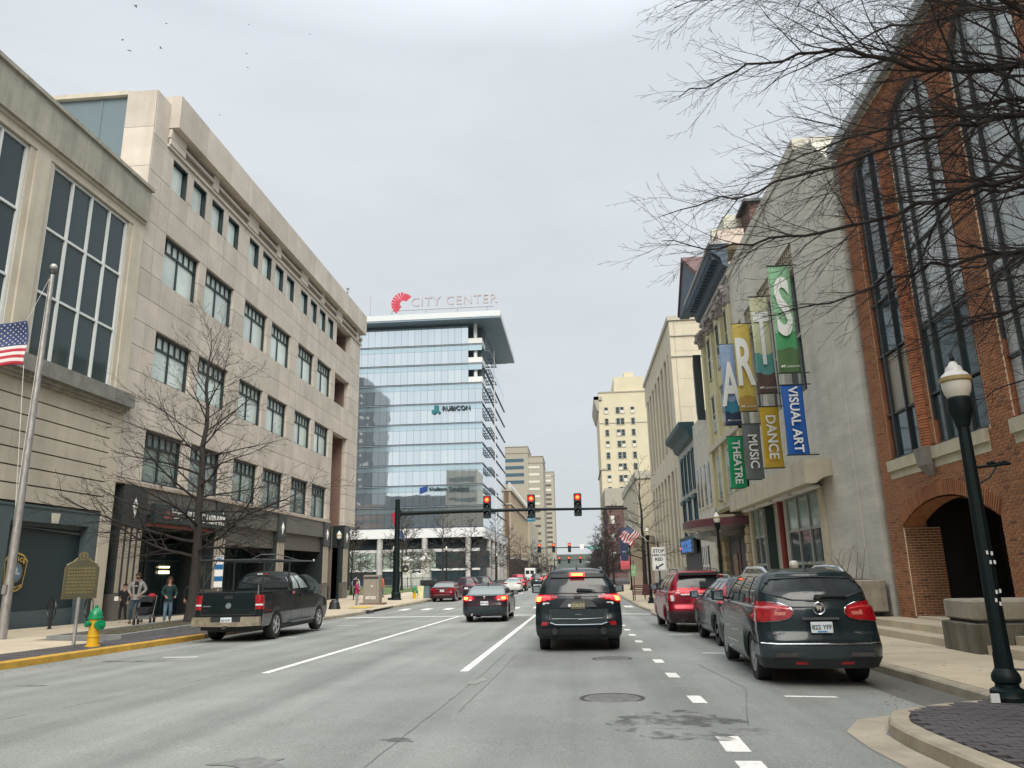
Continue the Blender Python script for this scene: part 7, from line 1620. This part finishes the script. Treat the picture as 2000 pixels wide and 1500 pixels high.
# ================= people
def skin_obj(name,vs,es,m,parent,sub=1):
    me=bpy.data.meshes.new(name); me.from_pydata([v[0] for v in vs],es,[]); me.materials.append(m)
    o=link(name,me,parent); o.modifiers.new('skin','SKIN')
    for i,v in enumerate(vs):
        r=v[1]; me.skin_vertices[0].data[i].radius=r if hasattr(r,'__len__') else (r,r)
    me.skin_vertices[0].data[0].use_root=True
    o.modifiers[0].use_smooth_shade=True
    if sub: sm=o.modifiers.new('sub','SUBSURF'); sm.levels=sub; sm.render_levels=sub
    return o
skinm=mat('skin',(.40,.22,.155),.6,var=.05)
def cloth_m(n,c): return MT.get(n) or mat(n,c,.9,var=.12,scale=9)
def hand(mb,w,d,side):
    w=Vector(w); d=Vector(d).normalized(); s=Vector((side,0,0)); s=(s-s.dot(d)*d); s=s.normalized() if s.length>.1 else Vector((0,1,0)); n=d.cross(s)
    mb.tube([w,w+d*.04,w+d*.09],[.026,.036,.030],8)
    for k,(o,l) in enumerate(((-.028,.075),(-.010,.085),(.010,.078),(.028,.06))):
        b=w+d*.08+s*o; mb.tube([b,b+d*l*.5+n*.008,b+d*l*.9+n*.03],[.010,.009,.007],5)
    b=w+d*.03-s*.03; mb.tube([b,b+d*.035-s*.025,b+d*.07-s*.022+n*.01],[.012,.010,.008],5)
def person(label,loc,rz,h,top,trou,shoe,hair,pose,group=None,long=False,beard=False,open_jacket=None,hood=False,face_turn=0,stout=1.0):
    k=h/1.76; t=thing('person',label,'person',loc,rz,group); t.scale=(k,k,k)
    J=dict(eL=(-.27,.02,1.16),wL=(-.25,-.08,.92),eR=(.27,.02,1.16),wR=(.25,-.08,.92),kL=(-.11,-.05,.50),aL=(-.12,.0,.09),kR=(.11,-.02,.50),aR=(.13,.05,.09)); J.update(pose)
    def toe(a): return (a[0],a[1]-.15,max(.035,a[2]-.05))
    body=[((0,0,.96),.10),((0,.01,1.14),.09),((0,.01,1.34),.11),((0,.01,1.50),.052),((0,-.01,1.58),.058),((0,-.015,1.655),(.078,.092)),((0,-.0,1.73),.055),
      ((-.16,.01,1.42),.045),(J['eL'],.035),(J['wL'],.026),((.16,.01,1.42),.045),(J['eR'],.035),(J['wR'],.026),((-.09,0,.90),.07),(J['kL'],.045),(J['aL'],.035),((.09,0,.90),.07),(J['kR'],.045),(J['aR'],.035)]
    skin_obj('body',body,[(0,1),(1,2),(2,3),(3,4),(4,5),(5,6),(2,7),(7,8),(8,9),(2,10),(10,11),(11,12),(0,13),(13,14),(14,15),(0,16),(16,17),(17,18)],skinm,t)
    hn=MB()
    for e,w_,s in (('eL','wL',-1),('eR','wR',1)): hand(hn,J[w_],Vector(J[w_])-Vector(J[e]),s)
    part('hands',hn,skinm,t,smooth=True)
    fc=MB(); fc.sphere((0,-.108,1.645),.014,6,4,sz=1.6); part('nose',fc,skinm,t,smooth=True)
    part('eyes',MB().sphere((-.03,-.095,1.672),.009,6,4).sphere((.03,-.095,1.672),.009,6,4),inkk,t); part('mouth',MB().sphere((0,-.098,1.605),.014,6,4,sz=.35,sx=1.5),mat('lips',(.30,.10,.09),.5,var=0) if 'lips' not in MT else MT['lips'],t)
    part('ears',MB().sphere((-.083,.0,1.655),.02,6,5,sz=1.4,sx=.5).sphere((.083,.0,1.655),.02,6,5,sz=1.4,sx=.5),skinm,t)
    s=stout
    jk=[((0,0,.98),(.155*s,.12*s)),((0,.005,1.14),(.150*s,.12*s)),((0,.01,1.33),(.165*s,.12*s)),((0,.015,1.45),(.085,.075)),((-.165*s,.01,1.41),.072),(J['eL'],.058),(tuple(Vector(J['wL'])*.93+Vector(J['eL'])*.07),.042),((.165*s,.01,1.41),.072),(J['eR'],.058),(tuple(Vector(J['wR'])*.93+Vector(J['eR'])*.07),.042),((0,0,.90),(.155*s,.12*s))]
    skin_obj('jacket',jk,[(0,1),(1,2),(2,3),(2,4),(4,5),(5,6),(2,7),(7,8),(8,9),(0,10)],top,t)
    tr=[((0,0,.97),(.13*s,.10*s)),((0,0,.90),(.135*s,.11*s)),((-.085,0,.82),.095),(J['kL'],.070),(tuple(Vector(J['aL'])+Vector((0,0,.03))),.060),((.085,0,.82),.095),(J['kR'],.070),(tuple(Vector(J['aR'])+Vector((0,0,.03))),.060)]
    skin_obj('trousers',tr,[(0,1),(1,2),(2,3),(3,4),(1,5),(5,6),(6,7)],trou,t)
    sh=MB()
    for a in ('aL','aR'):
        A_=Vector(J[a]); b=Vector(toe(J[a])); sh.loft([[tuple(c+Vector((r*math.cos(q_),0,r*zq*math.sin(q_)))) for q_ in [i*6.283/8 for i in range(8)]] for c,r,zq in ((A_+Vector((0,.06,-.04)),.03,1.2),(A_+Vector((0,.0,-.03)),.045,1.2),(b+Vector((0,.03,.01)),.045,.8),(b,.03,.6))])
    part('shoes',sh,shoe,t,smooth=True)
    hr=MB()
    if hair is not None:
        hr.sphere((0,.018,1.695),.098,12,8,sz=.9,sy=1.02)
        if long:
            for i in range(9):
                a=R(20+i*17.5); x,y=.085*math.cos(a),.03+.075*math.sin(a); hr.tube([(x,y,1.68),(x*1.25,y+.02,1.55),(x*1.3,y+.02+.01*(i%2),1.40)],[.03,.036,.016],6)
        part('hair',hr,hair,t,smooth=True)
    if beard: part('beard',MB().sphere((0,-.065,1.59),.052,10,6,sz=.75,sx=1.15),hair,t,smooth=True)
    if open_jacket:
        part('shirt_front',MB().loft([[(-.035,-.128,1.02),(.035,-.128,1.02)],[(-.055,-.142,1.2),(.055,-.142,1.2)],[(-.075,-.140,1.35),(.075,-.140,1.35)],[(-.06,-.09,1.47),(.06,-.09,1.47)]],False,False,False),open_jacket,t); part('shirt_print',MB().box(-.045,.045,-.149,-.146,1.30,1.325),white,t)
    if hood: part('hood',MB().tube([(-.09,-.05,1.47),(-.11,.04,1.50),(0,.10,1.50),(.11,.04,1.50),(.09,-.05,1.47)],[.025,.035,.045,.035,.025],7),top,t,smooth=True)
    return t
grey=cloth_m('cloth_grey_hoodie',(.30,.30,.30)); jean=cloth_m('cloth_jeans',(.03,.065,.10)); jean2=cloth_m('cloth_light_jeans',(.10,.17,.23)); blk=cloth_m('cloth_black',(.012,.014,.018)); dgr=cloth_m('cloth_dark_green',(.012,.04,.04)); hbr=cloth_m('hair_brown',(.055,.028,.018)); hdk=cloth_m('hair_dark',(.015,.012,.012)); whs=cloth_m('shoe_white',(.5,.48,.42)); brs=cloth_m('shoe_brown',(.10,.07,.05)); org=cloth_m('cloth_orange',(.75,.13,.03)); wsh=cloth_m('cloth_pale_shirt',(.45,.50,.54)); mgn=cloth_m('cloth_magenta',(.30,.02,.10))
P_=lambda x,y:(x,y,zl(x,y))
person('bearded man in an open grey hoodie over a black shirt walking on the left pavement',P_(-16.7,28.0),R(18),1.84,grey,jean,brs,hbr,dict(eL=(-.29,.05,1.17),wL=(-.18,-.12,1.03),eR=(.30,.05,1.17),wR=(.17,-.12,1.01),kL=(-.12,-.12,.50),aL=(-.14,.0,.09),kR=(.14,-.05,.50),aR=(.22,.14,.11)),beard=True,open_jacket=blk,hood=True,group='family walking past the stone entrance',stout=1.08)
person('long-haired woman in a dark green sweatshirt pushing the stroller',P_(-15.25,27.7),R(35),1.70,dgr,jean2,blk,hbr,dict(eL=(-.25,-.02,1.17),wL=(-.16,-.32,1.05),eR=(.27,.03,1.15),wR=(.20,-.25,1.02),kL=(-.10,-.10,.50),aL=(-.10,-.02,.09),kR=(.10,.02,.50),aR=(.12,.26,.15)),long=True,group='family walking past the stone entrance')
person('child in black clothes carrying a white paper on the left of the bearded man',P_(-17.55,28.6),R(10),1.45,blk,blk,whs,hdk,dict(eL=(-.26,-.02,1.17),wL=(-.12,-.2,1.08),eR=(.27,.02,1.15),wR=(.22,-.06,.95)),group='family walking past the stone entrance')
tag(link('white_paper',MB().box(-17.78,-17.62,28.33,28.36,zl(-17.6,28.5)+.82,zl(-17.6,28.5)+.98).mesh('white_paper',white)),'small white paper held by the child in black','paper')
person('person in pale trousers half hidden behind the woman with the stroller',P_(-14.9,28.7),R(30),1.68,blk,cloth_m('cloth_grey_trousers',(.22,.23,.24)),whs,hdk,dict(kR=(.12,.05,.5),aR=(.16,.30,.2)),group='family walking past the stone entrance')
person('pedestrian in a pale shirt with a dark backpack walking away past the cabinet',(-16.75,57,zl(-16.7,57)),R(180),1.82,wsh,blk,blk,hdk,dict(kL=(-.1,-.05,.5),kR=(.1,.05,.5)))
bp_k=tag(link('backpack',MB().bbox(-.17,.17,-.1,.1,0,.46,.04).mesh('backpack',blk),loc=(-16.75,56.78,zl(-16.7,57)+1.02)),'dark backpack on the pedestrian in the pale shirt','backpack')
person('man in a bright orange top walking left of the signal pole',(-16.1,62,zl(-16,62)),R(150),1.80,org,cloth_m('cloth_grey_work',(.10,.11,.12)),blk,hdk,dict(kL=(-.1,-.12,.5),aL=(-.1,-.1,.1),kR=(.1,.05,.5),aR=(.12,.3,.18)),stout=1.15)
person('person in magenta top standing by the far left lamp post',(-13.2,45.2,zl(-13.2,45.2)),R(90),1.62,mgn,cloth_m('cloth_grey_trousers',(.22,.23,.24)),whs,hdk,dict(eL=(-.2,-.12,1.15),wL=(-.1,-.3,1.0)))
# stroller
sx,sy=-15.95,27.4; t=thing('stroller','dark baby stroller with a red patch pushed between the man and the woman','stroller',(sx,sy,zl(sx,sy)),R(20))
part('seat_shell',MB().loft([[(x*w_,y,z) for x,z in ((-.2,.42),(.2,.42),(.24,.6),(.22,.62),(-.22,.62),(-.24,.6))] for y,w_ in ((-.42,.8),(-.25,1),(.1,1),(.2,.9))]).loft([[(x,y+.1,z) for x in (-.22,.22)]+[(x,y+.16,z+.02) for x in (.22,-.22)] for y,z in ((.02,.5),(.12,.95))]),blk,t)
part('canopy',MB().loft([[(.25*math.cos(a),.15-.36*math.sin(R(b_)),.72+.06*0+.30*math.cos(R(b_))*(.55+.45*math.sin(a))) for a in [math.pi*i/10 for i in range(11)]] for b_ in (-25,0,25,50,72)],False,False,False),blk,t,smooth=True)
part('storage_basket',MB().bbox(-.2,.2,-.25,.3,.2,.36,.03),cloth_m('stroller_grey',(.18,.2,.22)),t)
part('red_bag',MB().sphere((.12,.34,1.0),.11,10,6,sx=1.2),cloth_m('cloth_red',(.45,.02,.04)),t,smooth=True)
fm=MB()
for s_ in (-.27,.27): fm.tube([(s_,-.4,.15),(s_,.1,.45),(s_,.5,1.0)],.014,5).tube([(s_,.35,.15),(s_,.0,.5)],.014,5)
part('frame',fm.tube([(-.27,.5,1.0),(.27,.5,1.0)],.016,5),steel,t)
for s_ in (-.27,.27):
    for y in (-.4,.35): part('wheel',MB().lathe([(.08,-.025),(.13,-.025),(.13,.025),(.08,.025)],(s_,y,.13),14,'x'),rubber,t)
# ================= trees
def grow(mb,p,d,L,r,lvl,mx_,rg,sp,trop,tip=.0025,wig=.12,ang=(28,60),dens=1.0):
    seg=max(.10,L/8); n=max(3,int(L/seg)); pts=[p.copy()]; rad=[r]; d=d.normalized(); dirs=[d.copy()]
    for i in range(n):
        d=(d+Vector((rg.uniform(-wig,wig),rg.uniform(-wig,wig),rg.uniform(-wig,wig)))+trop*(1.0/n)).normalized()
        p=p+d*(L/n); pts.append(p.copy()); rad.append(max(tip,r*(1-.82*(i+1)/n))); dirs.append(d.copy())
    mb.tube(pts,rad,7 if r>.05 else (5 if r>.015 else 3),True)
    if lvl>=mx_ or L<.22: return
    cnt=max(2,int(L/sp[min(lvl,len(sp)-1)]*dens)); off=rg.uniform(0,6.28)
    for k in range(cnt):
        f=.16+.82*(k+rg.uniform(.1,.9))/cnt; i=min(int(f*n),n-1); q=pts[i].lerp(pts[i+1],f*n-i); dd=dirs[i]
        off+=2.4+rg.uniform(-.5,.5); ax=dd.cross(Vector((0,0,1))); ax=ax.normalized() if ax.length>.05 else Vector((1,0,0)); bx=dd.cross(ax)
        th=R(rg.uniform(*ang)); nd=dd*math.cos(th)+(ax*math.cos(off)+bx*math.sin(off)*.75)*math.sin(th)
        grow(mb,q,nd,L*rg.uniform(.30,.58)*(1.08-.55*f),max(tip,rad[i]*rg.uniform(.45,.62)),lvl+1,mx_,rg,sp,trop,tip,wig,ang,dens)
def tree(lab,x,y,z,H,seed,group,r0=.17,spread=.42,nb=26,lv=3,m=twig,start=.2,tip=.004,dens=1.0,droop=True,lean=(0,0)):
    rg=random.Random(seed); t=thing('bare_tree',lab,'tree',(x,y,z),group=group)
    pts=[];rad=[];n=14
    for i in range(n+1):
        f=i/n; pts.append(Vector((lean[0]*f+rg.uniform(-.05,.05)*f*H*.15,lean[1]*f+rg.uniform(-.05,.05)*f*H*.15,-.05+H*f))); rad.append(max(.008,r0*(1-f)**.9*(1.5 if i==0 else 1)*(1 if i>1 else 1.12)))
    part('trunk',MB().tube(pts,rad,12),bark,t,smooth=True,angle=60)
    mb=MB(); a=rg.uniform(0,6)
    for k in range(nb):
        f=start+(.97-start)*(k+rg.random()*.6)/nb; i=min(int(f*n),n-1); q=pts[i].lerp(pts[i+1],f*n-i); a+=2.4+rg.uniform(-.4,.4)
        el=R(rg.uniform(-2,22)+50*max(0,(f-.35))**1.0*1.5) if droop else R(rg.uniform(25,55))
        d=Vector((math.cos(a)*math.cos(el),math.sin(a)*math.cos(el),math.sin(el)))
        L=H*spread*(1-f*.72)*rg.uniform(.75,1.15)
        grow(mb,q,d,L,max(.012,rad[i]*rg.uniform(.28,.42)),0,lv,rg,(.26,.22,.2),Vector((0,0,.10)),tip,.10,(25,55),dens)
    part('crown',mb,m,t); return t
tree('large bare pin oak with dark branches in the raised bed on the left pavement',-13.75,26.7,zl(-13.7,26.7)+.1,11.2,21,None,r0=.20,spread=.50,nb=46,lv=3,start=.20,tip=.0042,dens=.82,lean=(-.3,.2))
# branches reaching in from the tree whose trunk stands just right of the view
rg=random.Random(8); t=thing('bare_tree','big bare oak whose dark branches hang over the top right of the street','tree',(7.0,8.6,zs(7,8.6)))
tp=[Vector((0,0,-.1)),Vector((.05,.0,1.5)),Vector((.0,.1,3.2)),Vector((-.05,.15,5.0)),Vector((.0,.2,7.0)),Vector((.05,.2,9.2)),Vector((.0,.25,11.5)),Vector((0,.3,13))]
part('trunk',MB().tube(tp,[.30,.24,.21,.18,.15,.11,.06,.02],14),bark,t,smooth=True,angle=60)
mb=MB()
def limb(z,pts,r,sd):
    """hand-placed main limb: polyline in the tree's frame, with grown side branches"""
    q=random.Random(sd); P=[Vector((p[0]*(.95 if p[0]<-3 else 1-.04*max(0,-p[0])),p[1],p[2])) for p in pts]; 
    fine=[]
    for i in range(len(P)-1):
        for k in range(5): fine.append(P[i].lerp(P[i+1],k/5)+Vector((q.uniform(-.05,.05),q.uniform(-.05,.05),q.uniform(-.06,.06))))
    fine.append(P[-1]); n=len(fine); rad=[max(.004,.72*r*(1-.88*i/(n-1))) for i in range(n)]
    mb.tube(fine,rad,7)
    Lt=sum((fine[i+1]-fine[i]).length for i in range(n-1)); cnt=int(Lt/.145); a=q.uniform(0,6)
    for k in range(cnt):
        f=.10+.88*(k+q.random())/cnt; i=min(int(f*(n-1)),n-2); dd=(fine[i+1]-fine[i]).normalized(); a+=2.4+q.uniform(-.5,.5)
        ax=dd.cross(Vector((0,0,1))).normalized(); bx=dd.cross(ax); th=R(q.uniform(22,48)); nd=dd*math.cos(th)+(ax*math.cos(a)+bx*math.sin(a)*.8)*math.sin(th)
        grow(mb,fine[i].lerp(fine[i+1],f*(n-1)-i),nd,Lt*q.uniform(.22,.44)*(1.15-.80*f),max(.005,rad[i]*q.uniform(.38,.55)),0,2,q,(.20,.15,.13),Vector((-.08,0,.02)),.0022,.17,(22,52),1.0)
# limbs (x relative to 7.0, y to 8.6, z above the pavement)
limb(0,[(0,.2,7.3),(-.8,.6,7.95),(-2.0,.9,8.2),(-3.2,1.0,8.75),(-4.4,1.2,8.7),(-5.5,1.3,8.3)],.075,1)
limb(0,[(0,.2,6.6),(-.9,.3,7.1),(-2.0,.5,7.05),(-3.2,.7,6.75),(-4.6,.9,6.5),(-5.9,1.2,6.35)],.07,2)
limb(0,[(0,.2,5.8),(-1.0,.5,6.3),(-2.2,.9,6.2),(-3.6,1.2,5.95),(-4.9,1.4,5.9),(-5.9,1.5,6.1)],.065,3)
limb(0,[(0,.2,5.0),(-1.0,.9,5.45),(-2.2,1.4,5.45),(-3.4,1.8,5.2),(-4.4,2.0,5.05)],.055,4)
limb(0,[(0,.1,8.0),(-1.2,.2,9.2),(-2.4,.4,9.9),(-3.8,.5,10.1),(-5.3,.6,9.8)],.06,5)
limb(0,[(0,.1,7.5),(-1.4,.0,8.5),(-2.8,.0,9.0),(-4.2,.2,9.1),(-5.6,.5,9.2)],.055,6)
limb(0,[(0,.1,4.3),(-.8,1.0,4.75),(-1.6,1.8,4.8),(-2.6,2.4,4.55)],.045,7)
limb(0,[(0,.3,6.0),(-.6,1.4,6.6),(-1.3,2.5,6.9),(-2.2,3.5,6.9)],.06,8)
limb(0,[(0,.3,5.2),(-.4,1.5,5.7),(-.9,2.6,5.9),(-1.6,3.7,5.7)],.055,9)
limb(0,[(0,.3,3.8),(-.3,1.3,4.0),(-.7,2.2,4.0),(-1.2,3.0,3.8)],.04,10)
limb(0,[(0,.3,8.6),(-.8,1.5,9.6),(-1.8,2.6,10.2),(-2.9,3.6,10.3)],.055,11)
limb(0,[(0,.0,6.2),(1.0,-.8,7.0),(1.8,-1.6,7.6)],.06,12); limb(0,[(0,.0,7.2),(.6,-1.4,8.2),(1.0,-2.6,9.0)],.06,13)
limb(0,[(0,.2,6.9),(-.9,.9,7.6),(-2.0,1.6,7.9),(-3.2,2.1,7.8),(-4.3,2.4,7.5)],.055,14)
limb(0,[(0,.3,4.6),(-.5,1.8,5.0),(-1.0,3.0,5.0),(-1.8,4.0,4.8)],.045,15)
part('crown',mb,twig,t)
# plaza and street trees
kinds=[tree('bare young street tree with fine grey twigs, kind by the plaza pillars',-19.5,84,-.2,8.6,31,'bare trees on the plaza',r0=.13,spread=.42,nb=30,lv=2,m=twigf,start=.2,tip=.016,dens=1.05)]
for i,(x,y,H_,lab) in enumerate(((-28,92,9.5,'bare tree left of the signal pole before the pale green lobby glass'),(-24.5,108,10.5,'bare tree behind the left white pillar'),(-17.2,97,9.8,'dark bare tree just left of the lamp behind the maroon sedan'),(-16.5,118,10,'bare tree right of the lamp behind the maroon sedan'),(-14.8,138,11.5,'tall bare tree before the tower entrance'),(-14.2,160,11,'bare tree in front of the street side of the glass tower'),(-13.8,185,10,'bare tree at the far end of the glass tower'),(-21,70,6.5,'small bare tree behind the orange-dressed walker'))):
    dup(kinds[0],(x,y,-.2),i*1.1,lab,'bare trees on the plaza',H_/8.6)
tree('bare street tree with dark trunk behind the flag on the right pavement',5.3,62,zs(5.3,62),10.5,41,'bare trees on the right pavement',r0=.2,spread=.40,nb=22,lv=2,start=.25,tip=.010,dens=.9,m=twigf)
rt2=tree('bushy dark bare tree leaning over the kerb on the far right',4.9,108,zs(4.9,100),10,43,'bare trees on the right pavement',r0=.16,spread=.50,nb=30,lv=2,start=.12,tip=.016,dens=1.0)
for i,(x,y,lab) in enumerate(((5.0,128,'second bushy dark tree on the far right behind the banner'),(5.2,150,'third bushy dark tree on the far right'),(5.4,185,'fourth dark bare tree far down the right kerb'),(5.4,230,'farthest dark bare tree on the right kerb'),(-12.5,215,'dark bare tree before the ribbed building'),(-12.4,260,'dark bare tree far down the left kerb'),(-12.3,320,'farthest dark bare tree on the left kerb'))): dup(rt2,(x,y,-.4),i*1.7,lab,'bare trees on the right pavement' if x>0 else 'far bare trees on the left',.95)
# leafless shrub in the planter box
t=thing('bare_shrub','leafless spiky shrub growing in the pale concrete planter box','shrub',(7.6,23.1,zs(8,23)+1.27)); q=random.Random(5); mb=MB()
for k in range(9): grow(mb,Vector((q.uniform(-.8,.5),q.uniform(-.8,.9),-.03)),Vector((q.uniform(-.5,.4),q.uniform(-.3,.3),1)),q.uniform(.6,1.1),.014,0,1,q,(.25,.2),Vector((0,0,.3)),.004,.12,(30,60),.7)
part('stems',mb,mat('shrub_stem',(.11,.08,.06),.9,var=.2),t,kind='stuff')
# green plaza shrubs
t=thing('plaza_shrub','small yellow-green leafy shrub at the left end of the plaza lawn','shrub',(-27.5,80,-.2)); mb=MB(); q=random.Random(6)
for k in range(900):
    a=q.uniform(0,6.28); rr=q.uniform(.2,1.3); z=q.uniform(.1,2.2); s_=.09; c=Vector((rr*math.cos(a)*(1.2-z*.4),rr*math.sin(a)*(1.2-z*.4),z)); u=Vector((q.uniform(-1,1),q.uniform(-1,1),q.uniform(-1,1))).normalized()*s_; v=u.orthogonal().normalized()*s_*.6
    mb.add([c-u,c+v,c+u,c-v],[(0,1,2,3)])
part('foliage',mb,mat('leaf_yellow_green',(.15,.18,.03),.8,var=.3,scale=3),t)

# leaf litter and grit along the kerbs
def litter(name,lab,x0,x1,y0,y1,n,zf,seed,m,s0=.015,s1=.045):
    q=random.Random(seed); mb=MB()
    for _ in range(n):
        x=q.uniform(x0,x1) if q.random()<.4 else (x0+(x1-x0)*q.random()**3 if lab else x1-(x1-x0)*q.random()**3); y=q.uniform(y0,y1); z=zf(x,y)+.006; s_=q.uniform(s0,s1); a=q.uniform(0,6.28); c,d=math.cos(a)*s_,math.sin(a)*s_
        mb.add([(x-c,y-d,z),(x+d*.5,y-c*.5,z+.006),(x+c,y+d,z+.002),(x-d*.5,y+c*.5,z+.004)],[(0,1,2,3)])
    o=link(name,mb.mesh(name,m)); o['kind']='stuff'
leafm=mat('dead_leaf',(.11,.07,.04),.9,var=.4,scale=20); gritm=mat('grit',(.10,.095,.085),.95,var=.5,scale=30)
litter('fallen_leaves',1,-11.38,-10.6,7,30,170,zr_:=(lambda x,y:zr(y,x)),1,leafm); litter('fallen_leaves',0,3.9,4.86,9.9,28,160,zr_,2,leafm)
litter('road_grit',0,3.6,4.86,9.8,24,500,zr_,3,gritm,.006,.016); litter('road_grit',1,-11.38,-10.5,7,24,400,zr_,4,gritm,.006,.018)
litter('fallen_leaves',1,3.3,8.4,5,9.4,60,zb,5,leafm,.012,.03); litter('fallen_leaves',0,5.2,7.1,10,30,70,zs,6,leafm,.012,.03); litter('fallen_leaves',1,-18,-12.8,12,40,90,zl,7,leafm)
litter('road_grit',1,-7,3.5,4.5,18,700,zr_,8,gritm,.004,.009)
